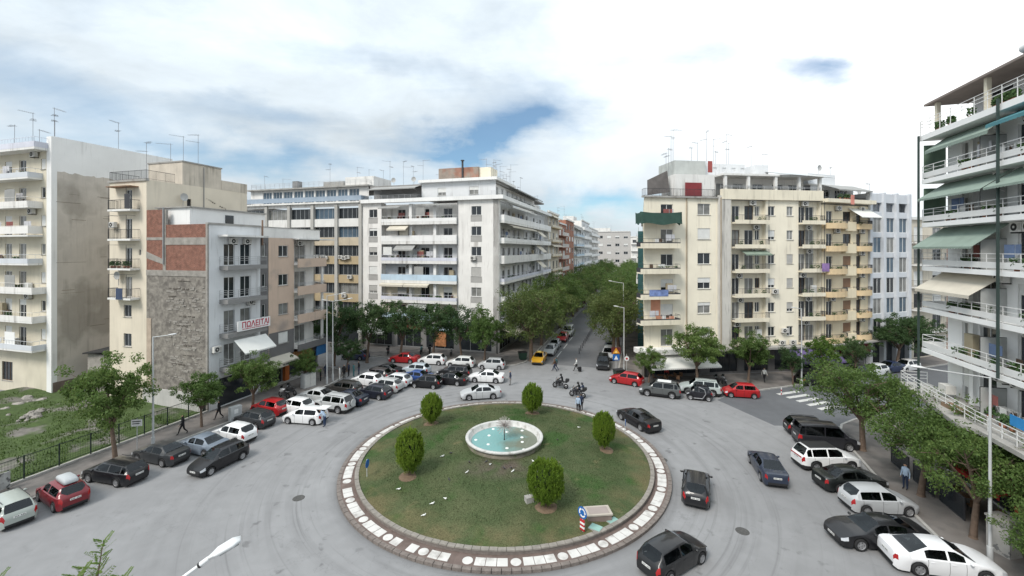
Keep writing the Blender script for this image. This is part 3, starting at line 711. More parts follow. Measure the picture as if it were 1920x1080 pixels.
M_LAV = mat('pale_lavender_parapet', (0.60, 0.61, 0.68), 0.85, 0.1, 0.8, streak=0.4)
M_AWG = mat('green_awning', (0.225, 0.285, 0.245), 0.9, 0.12, 1.2)
M_AWC = mat('cream_awning', (0.55, 0.51, 0.43), 0.9, 0.08, 1.2)
M_AWGR = mat('grey_awning', (0.30, 0.30, 0.29), 0.9, 0.1, 1.2)
M_AWW = mat('white_awning', (0.66, 0.66, 0.63), 0.9, 0.06, 1.2)
M_AWP = mat('purple_awning', (0.115, 0.085, 0.20), 0.9, 0.12, 1.2)
M_AWR = mat('red_awning', (0.40, 0.035, 0.03), 0.9, 0.12, 1.2)
M_AWD = mat('dark_green_canvas', (0.035, 0.075, 0.06), 0.9, 0.2, 1.5)
M_RED = mat('wine_red_panel', (0.16, 0.03, 0.035), 0.7, 0.1)

def brick_mat():
    m = bpy.data.materials.new('bare_brick'); m.use_nodes = True; nt = m.node_tree; N = nt.nodes; L = nt.links; b = N['Principled BSDF']
    tc = N.new('ShaderNodeTexCoord'); sp = N.new('ShaderNodeSeparateXYZ'); cb = N.new('ShaderNodeCombineXYZ'); L.new(tc.outputs['Object'], sp.inputs[0]); L.new(sp.outputs[0], cb.inputs[0]); L.new(sp.outputs[2], cb.inputs[1])
    br = N.new('ShaderNodeTexBrick'); L.new(cb.outputs[0], br.inputs['Vector']); br.inputs['Scale'].default_value = 3.0; br.inputs['Mortar Size'].default_value = 0.025
    br.inputs['Color1'].default_value = (0.20, 0.078, 0.052, 1); br.inputs['Color2'].default_value = (0.155, 0.058, 0.040, 1); br.inputs['Mortar'].default_value = (0.27, 0.20, 0.16, 1); br.inputs['Brick Width'].default_value = 0.62; br.inputs['Row Height'].default_value = 0.30
    nz = N.new('ShaderNodeTexNoise'); nz.inputs['Scale'].default_value = 2.2; nz.inputs['Detail'].default_value = 6; L.new(cb.outputs[0], nz.inputs['Vector'])
    mr = N.new('ShaderNodeMapRange'); mr.inputs[3].default_value = 0.4; mr.inputs[4].default_value = 2.0; L.new(nz.outputs[0], mr.inputs[0])
    s = N.new('ShaderNodeVectorMath'); s.operation = 'SCALE'; L.new(br.outputs['Color'], s.inputs[0]); L.new(mr.outputs[0], s.inputs['Scale']); L.new(s.outputs[0], b.inputs['Base Color']); b.inputs['Roughness'].default_value = 0.95
    bn = N.new('ShaderNodeBump'); bn.inputs['Strength'].default_value = 0.6; bn.inputs['Distance'].default_value = 0.03; L.new(br.outputs['Fac'], bn.inputs['Height']); bn.invert = True; L.new(bn.outputs[0], b.inputs['Normal'])
    return m
M_BRICK = brick_mat()
M_ROUGH = mat('rough_rubble_plaster', (0.235, 0.215, 0.19), 1.0, 0.35, 2.5, 1.0, 5, c2=(0.16, 0.145, 0.13), c2scale=1.6, c2lo=0.45, c2hi=0.62)
M_ROUGH2 = mat('pale_rubble_plaster', (0.29, 0.27, 0.245), 1.0, 0.25, 1.8, 0.8, 6)

def at_px(o, d, px):                    # distance along o + d*t where the line of sight of image column px meets it
    k = (px - CX) / F; return (k * o.y - o.x) / (d.x - k * d.y)

# --- tall apartment block beyond the vacant lot
def block_tall():
    c = Vector((-51.4, 48.4, 0)); W = 18.0; o = c - V * W
    b = thing('apartment_block', 'tall cream apartment block with blank beige party wall beside the vacant lot', 'building', o, R(-GA))
    f = Fac(b); sd = Fac(b, W, 0, 90); Z = [5.35 + 3.2 * k for k in range(7)]; top = 27.8
    holes = []; items = []
    for k, z in enumerate(Z):
        for x in (7.0, 9.6, 12.2):
            kind = 'd' if rnd.random() < 0.75 else 'h'
            hh = (x, x + 1.3, z + 0.02, z + 2.25); holes.append(hh); items.append((*hh, kind))
        hh = (W - 1.9, W - 1.1, z + 1.0, z + 2.2); holes.append(hh); items.append((*hh, 'w' if k % 2 else 's'))
    f.wall(0, W, 0, top, holes + [(9, 11, 1.2, 3.4)], mat('cream_balcony_wall', (0.62, 0.57, 0.46), 0.9, 0.1, 0.6, streak=0.3))
    for it in items: f.win(*it[:4], kind=it[4] if it[4] != 'd' else rnd.choice('ddh'), fm=M_WFRAME, sm=M_SHUT)
    f.win(9, 11, 1.2, 3.4, 'w', fm=M_BFRAME)
    f.box('corner_pilaster', W - 0.75, W + 0.06, -0.10, 0.4, 0, 29.15, M_LIME)
    for k, z in enumerate(Z):
        f.balcony(4.0, W - 0.9 if k < 3 else W - 1.6, z, 1.25, 'halfsolid' if k != 4 else 'glass', M_OFFW2, M_OFFW if k % 3 else M_BLUEG, 1.0, 0.2)
        f.clutter(6, W - 2, z, -0.6, 4)
        if k in (1, 4, 6): f.ac(W - 4.2 + k * 0.2, z + 2.4)
        if k in (0, 2, 5): f.box('balcony_blind', 12.2, 14.0, -1.2, -1.17, z + 0.05, z + 1.9, M_AWGR if k else M_LIME)
    f.balcony(4.0, W - 0.5, top, 1.25, 'halfsolid', M_OFFW2, M_LAV, 1.1, 0.25)
    # party wall: whitewashed above, beige plaster coat below with a ragged upper edge
    sd.wall(0, 13, 0, 29.2, [], M_LIME, name='party_wall')
    pts = [(0.15, 0.6), (0.15, 25.3)]; x = 0.15
    while x < 8.0: x += rnd.uniform(0.2, 0.5); pts.append((x, 25.35 - 0.02 * x + rnd.uniform(-0.12, 0.10)))
    pts += [(8.7, 24.6), (9.6, 23.8), (11.5, 22.5), (12.9, 22.0), (12.9, 0.6)]
    m = MB(); n = len(pts); m.add([(p[0], -0.05, p[1]) for p in pts] + [(p[0], 0.0, p[1]) for p in pts], [tuple(range(n))] + [(i, n + i, n + (i + 1) % n, (i + 1) % n) for i in range(n)])
    sd.put('plaster_coat', m.mesh('plaster_coat', M_BEIGE), 0, 0, 0)
    sc = MB()
    for i in range(26):
        x = rnd.uniform(0.3, 10); z = rnd.uniform(6, 25); w = rnd.uniform(0.6, 3.0); sc.box(x, min(x + w, 12.6), -0.062, -0.05, z, z + rnd.uniform(0.02, 0.05))
    sd.put('plaster_joint', sc.mesh('plaster_joint', mat('plaster_joint_dark', (0.19, 0.165, 0.135), 0.95, 0.2)), 0, 0, 0)
    sd.box('brick_footing', 0.02, 6, -0.12, 0.0, 0, 1.6, mat('footing_stone', (0.17, 0.13, 0.11), 1, 0.3, 1.2, 0.8, 6))
    shell(b, 0, W - 0.01, 0, 13, 0, 28.0, M_LIME, faces='LB'); roof_slab(b, 0, W - 0.1, 0.05, 12.9, 28.0)
    ob('parapet', MB().box(W - 0.25, W - 0.02, 0.1, 13, 27.9, 29.15).mesh('parapet', M_LIME), b)
    for (x, y, k) in ((W - 0.6, 0.5, 1), (W - 1.1, 0.8, 4), (W - 3.4, 0.6, 2), (W - 5.4, 1.0, 5), (W - 7.5, 0.4, 0)): f.antenna(x, y, 28.0, k)
    sd.antenna(6.6, 0.3, 28.0, 1)
    return b
block_tall()

# --- narrow cream building with small balconies
def block_narrow():
    o = FL(0, -8.6) - V * 5.65; W = 5.65
    b = thing('apartment_house', 'narrow cream house with stacked small balconies behind the bare brick wall', 'building', o, R(-GA))
    f = Fac(b); sd = Fac(b, W, 0, 90); T = 24.0
    zs = [11.35, 14.5, 17.65, 20.8]; holes = [(2.5, 3.5, z, z + 2.2) for z in zs] + [(2.2, 3.4, 9.2, 10.5), (2.2, 3.4, 6.0, 7.4), (4.5, 4.85, 15.9, 16.5)]
    mw = mat('warm_cream_render', (0.66, 0.59, 0.48), 0.9, 0.08, 0.5, streak=0.25)
    f.wall(0, W, 0, T, holes, mw)
    for z in zs:
        f.win(2.5, 3.5, z, z + 2.2, 'd', n=2); f.balcony(1.25, 4.7, z, 0.95, 'bars', M_OFFW2, M_IRON, 1.0, 0.2)
        m = MB()
        for x in (1.3, 4.0): m.tube((x, -0.88, z), (x, -0.88, z + 2.5), 0.02, 4)
        m.tube((1.3, -0.88, z + 2.5), (4.0, -0.88, z + 2.5), 0.02, 4); m.tube((1.3, -0.88, z + 2.5), (1.3, 0, z + 2.5), 0.02, 4); m.tube((4.0, -0.88, z + 2.5), (4.0, 0, z + 2.5), 0.02, 4)
        f.put('awning_frame', m.mesh('awning_frame', M_IRON), 0, 0, 0)
    f.pots(1.5, 4.4, 14.5, -0.7, 5); f.box('balcony_blind', 3.8, 4.6, -0.93, -0.90, 20.85, 22.4, M_IRON); f.box('balcony_blind', 2.6, 3.6, -1.0, -0.97, 11.2, 12.4, mat('dark_blue_cloth', (0.05, 0.07, 0.12), 0.9))
    f.win(2.2, 3.4, 9.2, 10.5, 'w', fm=M_ALU); f.win(2.2, 3.4, 6.0, 7.4, 'w', fm=M_ALU); f.win(4.5, 4.85, 15.9, 16.5, 'w', fm=M_ALU, sill=False)
    f.ac(0.6, 18.9); f.put('satellite_dish', dish_mesh(), 1.9, -0.3, 12.6)
    f.box('canopy', 0.9, 4.5, -0.9, 0, 23.2, 23.3, mat('rusty_sheet', (0.24, 0.15, 0.10), 0.9, 0.3, 3))
    f.box('roof_edge', -0.1, W + 0.1, -0.15, 0.2, T - 0.16, T + 0.06, M_CONC)
    f.put('roof_railing', railing_mesh(W, 3.0, 1.0, 'bars', M_IRON), 0, 2.95, T)
    D1, D2, D3 = 3.8, 8.6, 12.3
    sd.wall(0, D3, 0, T, [(4.3, 4.8, 20.6, 22.4)], mw, name='side_wall'); sd.box('opening_shade_fill', 4.3, 4.8, 0.15, 0.2, 20.6, 22.4, M_DARK)  # near-black panel stands in for the shade inside the small opening
    cs_ = mat('weathered_cream', (0.55, 0.49, 0.41), 0.95, 0.14, 0.8, 0.2, 10, streak=0.8, streakc=(0.18, 0.16, 0.13))
    ob('stair_house', MB().box(0.2, W - 0.02, D1, D2, T, 26.6).mesh('stair_house', cs_), b)
    ob('stair_house_extension', MB().box(0.2, W + 0.02, D2 + 0.002, D3, T, 25.2).mesh('stair_house_extension', cs_), b)
    ob('stair_house_coping', MB().box(0.1, W + 0.08, D1 - 0.08, D2 + 0.08, 26.6, 26.75).mesh('stair_house_coping', M_CONC), b)
    shell(b, 0, W - 0.01, 0, D3, 0, T, mw, faces='LB'); roof_slab(b, 0.02, W - 0.02, 0.02, D3 - 0.02, T)
    sd.put('satellite_dish', dish_mesh(), 3.6, -0.35, 21.4); sd.put('drain_pipe', MB().tube((6.3, -0.06, 10), (6.3, -0.06, 26.4), 0.05, 6).mesh('drain_pipe', M_PIPE), 0, 0, 0)
    cr = MB()
    for i in range(14): x = 6.6 + i * 0.25; cr.box(x, x + rnd.uniform(0.1, 0.3), -0.02, 0.0, 22.6 - i * 0.1 + rnd.uniform(-0.1, 0.1), 22.68 - i * 0.1)
    sd.put('plaster_crack', cr.mesh('plaster_crack', MATS['plaster_joint_dark']), 0, 0, 0)
    f.antenna(2.6, 2.0, T, 1); f.antenna(4.4, D1 + 1, 26.7, 0); sd.antenna(6.4, 1.0, 26.7, 3); sd.antenna(4.6, 3.0, 26.7, 2)
    return b
block_narrow()

# --- grey house with the sale banner, bare brick party wall
def house_grey():
    b = thing('town_house', 'pale grey town house with red lettered sale banner and bare brick party wall', 'building', FA, R(90 - GA))
    W, D, T = 6.3, 8.6, 19.2; f = Fac(b); p = Fac(b, 0, D, -90)
    fl = [4.25, 7.75, 11.3, 14.8]; holes = []; xs = ((1.75, 3.05), (3.7, 5.0))
    for z in fl: holes += [(a, c, z + 0.02, z + 2.3) for a, c in xs]
    holes += [(1.2, 5.2, 0.2, 3.1)]
    f.wall(0, W, 0, T, holes, M_GREYW)
    for i, z in enumerate(fl):
        for a, c in xs:
            f.win(a, c, z + 0.02, z + 2.3, 'd', n=2, fm=M_WFRAME if i != 1 else M_ALU, gm=M_GLASS if i > 1 else M_GLASS2)
        f.balcony(1.25, W - 0.1 if i else W, z, 1.15 if i else 1.4, 'rails', M_MGREY, M_ALU, 0.95, 0.42)
    f.box('shopfront', 1.2, 5.2, 0.15, 0.2, 0.2, 3.1, M_GLASS)
    f.box('roof_canopy', 1.1, W, -1.3, 0.0, 17.85, 18.05, M_OFFW2); f.box('cornice', -0.06, W, -0.1, 0.25, T - 0.15, T + 0.05, M_CONC)
    f.ac(2.2, 17.1); f.ac(3.9, 17.1); f.ac(5.2, 6.2); f.ac(4.4, 10.4); f.put('air_conditioner', ac_mesh(), 0.3, -0.5, 6.0)
    f.awning(1.9, 5.9, 7.0, 1.5, 1.25, M_AWW, 0.12, y=-1.2)
    # banner hung on the second balcony
    bn = f.put('sale_banner', MB().box(0, 4.1, -0.18, 0, 0, 1.05).mesh('sale_banner', mat('banner_white', (0.74, 0.74, 0.73), 0.6, 0.03)), 2.25, -1.2, 7.85)
    mr = mat('banner_red', (0.42, 0.015, 0.05), 0.6, 0.03)
    o = ob('lettering', text_mesh('ΠΩΛΕΙΤΑΙ', 0.86, mr), bn, (0.42, -0.19, 0.32), rot=(R(90), 0, 0)); w = o.dimensions.x; o.scale = (3.45 / max(0.1, w), 1, 1)
    mk = MB(); x = 0.5
    while x < 3.8: w2 = rnd.uniform(0.05, 0.13); mk.box(x, x + w2, -0.188, -0.181, 0.12, 0.22); x += w2 + rnd.uniform(0.03, 0.08)
    ob('small_print', mk.mesh('small_print', mr), bn)
    # party wall: brick bays framed in concrete above, rough rubble plaster below (x from back to street)
    p.wall(0, D, 0, 14.3, [], M_ROUGH, name='party_wall'); p.wall(0, 2.55, 14.3, 20.7, [], M_BRICK, name='brick_bay'); p.wall(2.55, D, 14.3, 19.1, [], M_BRICK, name='brick_bay')
    fr = MB(); fr.box(2.45, 2.85, -0.05, 0.2, 13.9, 20.7); fr.box(2.85, D - 0.05, -0.04, 0.1, 17.0, 17.75); fr.box(0, 2.45, -0.03, 0.1, 17.5, 17.8); fr.box(0, D - 0.05, -0.045, 0.05, 13.75, 14.35); fr.box(D - 0.22, D + 0.02, -0.055, 0.1, 0, T)
    fr.add([(0, -0.03, 15.6), (2.45, -0.03, 14.95), (2.45, -0.03, 15.5), (0, -0.03, 16.3), (0, 0, 15.6), (2.45, 0, 14.95), (2.45, 0, 15.5), (0, 0, 16.3)], [(0, 1, 2, 3), (3, 2, 6, 7), (0, 4, 5, 1)])
    p.put('concrete_frame', fr.mesh('concrete_frame', M_ROUGH2), 0, 0, 0)
    rb = MB(); g = random.Random(5)
    for i in range(170):                                   # clods and ledges of the torn-off neighbour
        z = g.choice((12.3, 11.2, 10.4, 9.0, 8.0, 7.2, 6.3, 5.0, 4.2, 3.2)) + g.uniform(-0.35, 0.35); x = g.uniform(2.9, 8.1); w = g.uniform(0.15, 0.7)
        rb.box(x, min(x + w, 8.35), -g.uniform(0.015, 0.06), 0.0, z, z + g.uniform(0.05, 0.2))
    p.put('rubble_ledge', rb.mesh('rubble_ledge', M_ROUGH2), 0, 0, 0)['kind'] = 'stuff'
    ln = MB()
    for z in (13.2, 12.4, 11.6, 9.6, 6.6, 4.6, 8.6, 5.6): x_ = 3.0 + g.uniform(0, 2.5); [ln.box(x_ + k * 0.6, x_ + k * 0.6 + g.uniform(0.3, 0.6), -0.05, -0.002, z + g.uniform(-0.05, 0.05), z + g.uniform(0.06, 0.12)) for k in range(g.randint(2, int((8.2 - x_) / 0.6)))]
    p.put('floor_scar', ln.mesh('floor_scar', mat('scar_dark', (0.12, 0.105, 0.09), 1.0, 0.3)), 0, 0, 0)
    p.box('chimney_scar', 0.1, 0.75, -0.06, 0, 0, 9.2, mat('pinkish_plaster', (0.42, 0.34, 0.27), 0.95, 0.2)); p.put('drain_pipe', MB().tube((2.62, -0.12, 15), (2.62, -0.12, 20.9), 0.08, 6).mesh('drain_pipe', M_PIPE), 0, 0, 0)
    shell(b, 0.01, W, 0, D, 0, T - 0.6, M_GREYW, faces='B'); roof_slab(b, 0.02, W, 0.25, D - 0.02, 18.6)
    # white hut on the roof
    h = ob('roof_hut', MB().box(0.6, 10.0, 3.2, 7.8, 18.61, 20.9).mesh('roof_hut', M_LIME), b); ob('hut_roof', MB().box(0.4, 10.2, 3.0, 8.0, 20.9, 21.02).mesh('hut_roof', M_CONC), h)
    ob('hut_window', MB().box(4.6, 5.6, 3.12, 3.197, 19.3, 20.4).mesh('hut_window', M_GLASS), h)
    return b
house_grey()

# --- tan house next to it with the corner loggias and shops
def house_tan():
    b = thing('corner_house', 'tan corner house with dark grey base and loggia balconies over the shops', 'building', FL(6.302), R(90 - GA))
    W, D, T = 9.8, 8.6, 17.9; f = Fac(b); fl = [4.25, 7.75, 11.3, 14.8]; holes = []
    for z in fl: holes += [(2.55, 4.05, z + 0.85, z + 2.2), (0.25, 0.75, z + 0.9, z + 2.4)]
    f.wall(0, 1.15, 3.6, T, holes, M_DGREY, name='dark_wall'); f.wall(1.15, 5.0, 6.6, T, holes, M_TAN, y=-0.05); f.wall(1.15, 5.0, 3.6, 6.6, holes, M_DGREY, name='dark_wall', y=-0.05)
    f.box('wall_return', 1.11, 1.15, -0.05, 0.3, 3.6, T, M_TAN)
    for i, z in enumerate(fl):
        f.win(0.25, 0.75, z + 0.9, z + 2.4, 'w', n=1); f.win(2.55, 4.05, z + 0.85, z + 2.2, 's' if i == 0 else 'w', n=2 if i else 3, fm=M_WFRAME if i > 1 or i == 0 else M_ALU, y=-0.05, gm=M_GLASS if i != 1 else M_GLASS2)
    # loggias: recessed wall, slabs, parapets, corner columns
    lg = []
    for z in fl: lg += [(5.3, 6.1, z + 0.05, z + 2.35), (6.4, 8.3, z + 0.05, z + 2.35)]
    f.wall(5.0, W, 3.6, T, lg, M_OFFW, name='loggia_wall', y=1.2); f.box('loggia_side', 4.9, 5.0, 0.0, 1.2, 3.6, T, M_TAN)
    for i, z in enumerate(fl):
        f.win(5.3, 6.1, z + 0.05, z + 2.35, 'd', n=1, y=1.2, gm=M_GLASS); f.win(6.4, 8.3, z + 0.05, z + 2.35, 'd', n=2, y=1.2, gm=M_GLASS2)
        pm_ = M_TAN if i > 0 else M_DGREY
        f.box('loggia_slab', 5.0, W + 0.25, -0.6, 1.2, z - 0.25, z, M_OFFW); f.box('loggia_parapet', 5.0, W + 0.28, -0.72, -0.6, z - 0.55, z + (0.55 if i else 0.25), pm_); f.box('loggia_parapet', W + 0.16, W + 0.28, -0.6, 1.2, z - 0.55, z + (0.55 if i else 0.25), pm_)
        f.put('railing', railing_mesh(4.9, 1.7, 0.5, 'rails', M_ALU), 5.05, 1.05, z + (0.5 if i else 0.25)); 
        if i < 3: f.box('column', W - 0.25, W, -0.45, -0.2, z, fl[i + 1] - 0.25, M_OFFW)
    f.ac(6.2, 17.0, 0.9); f.box('roof_canopy', 4.9, W + 1.6, -0.9, 1.2, T - 0.12, T + 0.02, M_OFFW2)
    f.box('parapet', 0.0, W - 0.2, -0.02, 0.2, T, 19.1, M_OFFW); f.box('parapet_coping', -0.05, W - 0.1, -0.07, 0.25, 19.1, 19.18, M_CONC)
    f.put('drain_pipe', MB().tube((0.2, -0.1, 17), (0.2, -0.1, 19.9), 0.09, 8).mesh('drain_pipe', mat('rusty_pipe', (0.22, 0.14, 0.10), 0.8)), 0, 0, 0)
    # ground floor shops
    f.wall(0, W, 0, 3.6, [(1.4, 3.6, 0.15, 2.7), (4.7, 7.3, 0.7, 2.7), (8.1, 9.5, 0.2, 2.7)], M_MGREY, y=0.5, name='shop_wall')
    for (a, c, e, g) in ((1.4, 3.6, 0.15, 2.7), (4.7, 7.3, 0.7, 2.7), (8.1, 9.5, 0.2, 2.7)): f.win(a, c, e, g, 'w', fm=M_IRON, y=0.5, gm=M_GLASS, sill=False)
    mo = mat('orange_pillar', (0.40, 0.115, 0.03), 0.7, 0.08)
    f.box('shop_pillar', 3.75, 4.4, 0.1, 0.5, 0, 3.3, mo); f.box('shop_pillar', 7.45, 8.0, 0.1, 0.5, 0, 3.3, mo); f.box('shop_step', -0.5, W, 0.0, 0.5, 0.13, 0.32, M_KERB)
    f.box('wood_fascia', 5.0, W - 1.6, -0.05, 0.5, 2.75, 3.58, mat('carved_fascia', (0.26, 0.13, 0.05), 0.8, 0.6, 4)); f.box('blue_shop_sign', W - 1.4, W + 0.4, -0.55, -0.4, 2.4, 3.6, mat('blue_sign', (0.03, 0.13, 0.30), 0.6))
    aw = f.awning(-0.6, 4.3, 3.75, 1.5, 0.55, M_AWC, 0.5, arms=False); mk = MB(); x = 2.4
    while x < 4.6: w = rnd.uniform(0.06, 0.16); mk.box(x, x + w, -1.535, -1.515, -0.92, -0.72); x += w + rnd.uniform(0.03, 0.09)
    ob('sign_lettering', mk.mesh('sign_lettering', mat('sign_dark_lettering', (0.05, 0.05, 0.05), 0.8)), aw)
    shell(b, 0, W, 1.2, D, 0, T, M_TAN, faces='RB'); roof_slab(b, 0.02, W, 0.2, D, T)
    return b
house_tan()

# --- ochre office block along the back street
def block_office():
    W = 27.0; o = CW - V * (24.8 + W)
    b = thing('office_block', 'grey columned office block with ochre parapet panels and strip windows behind the tan house', 'building', o, R(-GA))
    f = Fac(b); T = 25.0; z0 = 4.4; n = 6; st = 3.3; cols = [1.0, 6.2, 11.4, 16.6, 21.7, W - 0.35]
    for k in range(n + 1):
        z = z0 + st * k
        m = M_OCHRE if k < 4 else (mat('peeling_cream', (0.48, 0.41, 0.31), 0.9, 0.15, 0.8, streak=0.8) if k == 4 else M_OFFW2)
        if k == n: f.box('parapet_panel', 0, W, -0.02, 0.3, z - 0.1, T - 0.3, M_OFFW2); continue
        f.box('parapet_panel', 0, W, -0.02, 0.25, z - 0.35, z + 1.05, m)
        for i in range(len(cols) - 1):
            a, c = cols[i] + 0.2, cols[i + 1] - 0.2
            if i < 2 and k < 4: continue
            q = rnd.random(); f.win(a, c, z + 1.05, z + 2.95, 'w', fm=M_ALU, n=5, y=0.25, sill=False, gm=M_GLASS if q < 0.6 else (M_GLASS2 if q < 0.85 else M_GLASSB))
            if k in (0, 1, 2, 3) and rnd.random() < 0.6: f.ac(a + rnd.uniform(0.3, 3.0), z + 0.45)
            if k == 3: [f.ac(a + 0.4 + 1.4 * j, z + 0.6) for j in range(2)]
    for x in cols: f.box('column', x - 0.3, x + 0.3, -0.28, 0.3, 0, T - 0.35, mat('grey_column', (0.42, 0.41, 0.385), 0.9, 0.1, 0.6, streak=0.4))
    f.box('shop_band', 0, W, 0.3, 0.4, 0, 4.0, M_GLASS); f.box('cornice', -0.2, W, -0.5, 0.4, T - 0.35, T - 0.05, M_OFFW2)
    # set-back glazed penthouse
    pz = T; holes = []; x = 3
    while x < W - 2: holes.append((x, x + 2.1, pz + 0.15, pz + 2.5)); x += 2.45
    f.wall(0, W - 0.3, pz, pz + 2.8, holes, M_OFFW, y=2.2, name='penthouse_wall')
    for h in holes: f.win(*h, 'd', fm=M_WFRAME, n=3, y=2.2, gm=M_GLASSB)
    f.put('terrace_railing', railing_mesh(W - 0.4, 2.3, 0.95, 'glass', mat('bluish_railing_glass', (0.30, 0.36, 0.43), 0.2, 0.1)), 0.2, 2.1, pz)
    f.box('penthouse_roof', -0.2, W, 1.5, 14, pz + 2.8, pz + 3.05, M_CONC); f.put('roof_railing', railing_mesh(W - 1, 10, 1.0, 'rails', M_ALU), 0.5, 11.8, pz + 3.05)
    f.box('roof_house', 15.5, 20, 4, 8, pz + 3.05, pz + 4.3, M_CONC); f.box('roof_house', 21, W, 3.2, 9, pz + 3.05, pz + 4.8, M_OFFW2); f.box('water_tank', 9.6, 10.8, 2.6, 3.8, pz + 3.05, pz + 4.5, mat('tank_grey', (0.2, 0.2, 0.2), 0.7))
    for (x, k) in ((1.5, 0), (6, 2), (17, 1), (23, 3), (25.5, 4)): f.antenna(x, 4, pz + 3.0, k)
    shell(b, 0, W - 0.05, 0.3, 14, 0, T, M_OFFW, faces='LB')
    return b
block_office()

# --- white apartment block on the avenue corner
def block_white():
    W = 24.8; Ls = 38.0; o = CW - V * W
    b = thing('apartment_block', 'white apartment block with long pale balconies on the corner of the tree-lined avenue', 'building', o, R(-GA))
    f = Fac(b); s = Fac(b, W, 0, 90); z0 = 4.9; st = 3.25; fl = [z0 + st * k for k in range(6)]; T = 24.45
    # front: window bay, recessed balconies, plain bay with windows
    holes = []
    for z in fl: holes += [(1.3, 2.9, z + 0.85, z + 2.25), (W - 4.6, W - 2.9, z + 0.85, z + 2.3)]
    f.wall(0, 3.9, 4.2, T, holes, M_OFFW); f.wall(17.8, W, 4.2, T, holes, M_OFFW)
    for i, z in enumerate(fl):
        f.win(1.3, 2.9, z + 0.85, z + 2.25, 'whshhw'[i], n=2, sm=M_SHUTG if i % 2 else M_SHUT); f.win(W - 4.6, W - 2.9, z + 0.85, z + 2.3, 'swswww'[i], n=2, sm=M_SHUTG)
        for (a, c) in ((1.2, 3.0), (W - 4.7, W - 2.8)): f.box('window_apron', a, c, -0.03, 0.0, z - 0.15, z + 0.78, MATS.get('apron_grey') or mat('apron_grey', (0.36, 0.35, 0.335), 0.9, 0.08))
    f.ac(W - 4.6, fl[3] + 0.2)
    cols_ = [M_CREAM, M_PALEY, M_BLUEG, M_GREYW, M_OFFW, M_OFFW]; rails = [M_BLUEP, M_LAV, M_BLUEP, M_LAV, M_LIME, M_LIME]
    for i, z in enumerate(fl):
        dh = [(6.2, 7.7, z + 0.05, z + 2.2), (10.6, 12.2, z + 0.05, z + 2.2), (14.8, 16.4, z + 0.05, z + 2.2)]
        f.wall(3.9, 17.8, z - 0.2, z + st - 0.2, dh, [M_YEL, M_YEL, M_BLUEG, M_GREYW, M_OFFW, M_OFFW][i], y=1.1, name='balcony_wall')
        for k, h in enumerate(dh): f.win(*h, 'd' if rnd.random() < 0.75 else 'h', n=2, y=1.1, gm=M_GLASS if rnd.random() < 0.8 else None)
        for x in (8.9, 13.4): f.box('pier', x, x + 0.5, 0.2, 1.1, z, z + st - 0.2, M_LIME)
        o_ = f.balcony(3.9, 17.8, z, 0.45, 'solid' if i in (0, 2, 4) else 'halfsolid', M_OFFW2, rails[i], 0.95, 0.5)
        f.box('balcony_floor', 3.9, 17.8, 0.0, 1.1, z - 0.2, z - 0.002, M_CONC)
        if i in (1, 2, 3): f.ac(8.0, z + 1.9, 1.1); f.ac(9.5, z + 2.1, 1.1)
        f.pots(4.3, 17, z, -0.2, 3); f.clutter(4.3, 17.4, z, 0.25, 6)
        if i in (0, 3, 4): x_ = rnd.uniform(4, 12); f.awning(x_, x_ + 3.6, z + 2.7, 1.3, rnd.uniform(0.3, 0.9), rnd.choice((M_AWC, M_AWGR, M_AWW)), 0.2)
        f.box('balcony_shade', 3.95 + (i * 3.1) % 9, 5.6 + (i * 3.1) % 9, -0.30, -0.28, z + 0.95, z + 2.3, rnd.choice((M_AWC, M_AWGR, M_SHUT)))
        if i == 1: f.awning(4.0, 8.4, z + 2.85, 1.1, 0.35, M_AWC, 0.3); f.awning(8.5, 13.0, z + 2.85, 1.1, 0.35, M_AWC, 0.3)
        if i == 5: f.awning(4.0, 7.8, z + 2.75, 1.5, 0.4, M_AWGR, 0.15); f.awning(12.6, 17.4, z + 2.9, 1.3, 0.3, M_AWGR, 0.1)
    for x in (3.85, 17.85): f.put('drain_pipe', MB().tube((x, -0.08, 4.2), (x, -0.08, T), 0.06, 6).mesh('drain_pipe', M_PIPE), 0, 0, 0)
    f.box('side_pier', 3.8, 3.9, 0, 1.1, 4.2, T, M_OFFW); f.box('side_pier', 17.8, 17.9, 0.002, 1.1, 4.2, T, M_OFFW)
    # avenue side: long balconies
    sh = []
    for z in fl:
        x = 1.6
        while x < Ls - 3: sh.append((x, x + 1.5, z + 0.05, z + 2.2)); x += 3.1
    s.wall(0, Ls, 4.2, T, sh, M_GREYW, y=0.9, name='avenue_wall'); s.box('corner_return', 0, 0.9, -0.0, 0.9, 4.2, T, M_OFFW)
    for h in sh:
        if h[0] < 32: s.win(*h, rnd.choice('dddh'), n=2, y=0.9, gm=M_GLASS if rnd.random() < 0.6 else None)
    for i, z in enumerate(fl):
        s.balcony(0.6, Ls, z, 0.75, 'solid' if i % 2 else 'halfsolid', M_OFFW2, [M_LAV, M_OFFW2, M_LAV, M_OFFW2, M_LIME, M_LIME][i], 0.9, 0.4)
        s.box('balcony_floor', 0.9, Ls, 0.0, 0.9, z - 0.3, z - 0.002, M_CONC)
        s.clutter(1.5, 30, z, -0.1, 9)
        if i in (4, 5): s.awning(3, 20, z + 2.9, 1.5, 0.5, [M_AWC, M_AWW][i - 4], 0.2); 
        if i in (2, 3, 4): s.awning(25, 29, z + 2.8, 1.6, 1.4, M_AWC, 0.15)
    # cornice, penthouse, stair house
    f.box('cornice', -0.1, W + 0.9, -0.55, 0.3, T, T + 0.62, M_LIME); s.box('cornice', 0.3, Ls, -0.9, 0.3, T, T + 0.62, M_LIME)
    pz = T + 0.3; ph = [(13.5, 15.0, pz + 0.8, pz + 2.1), (19.2, 20.8, pz + 0.8, pz + 2.1)]
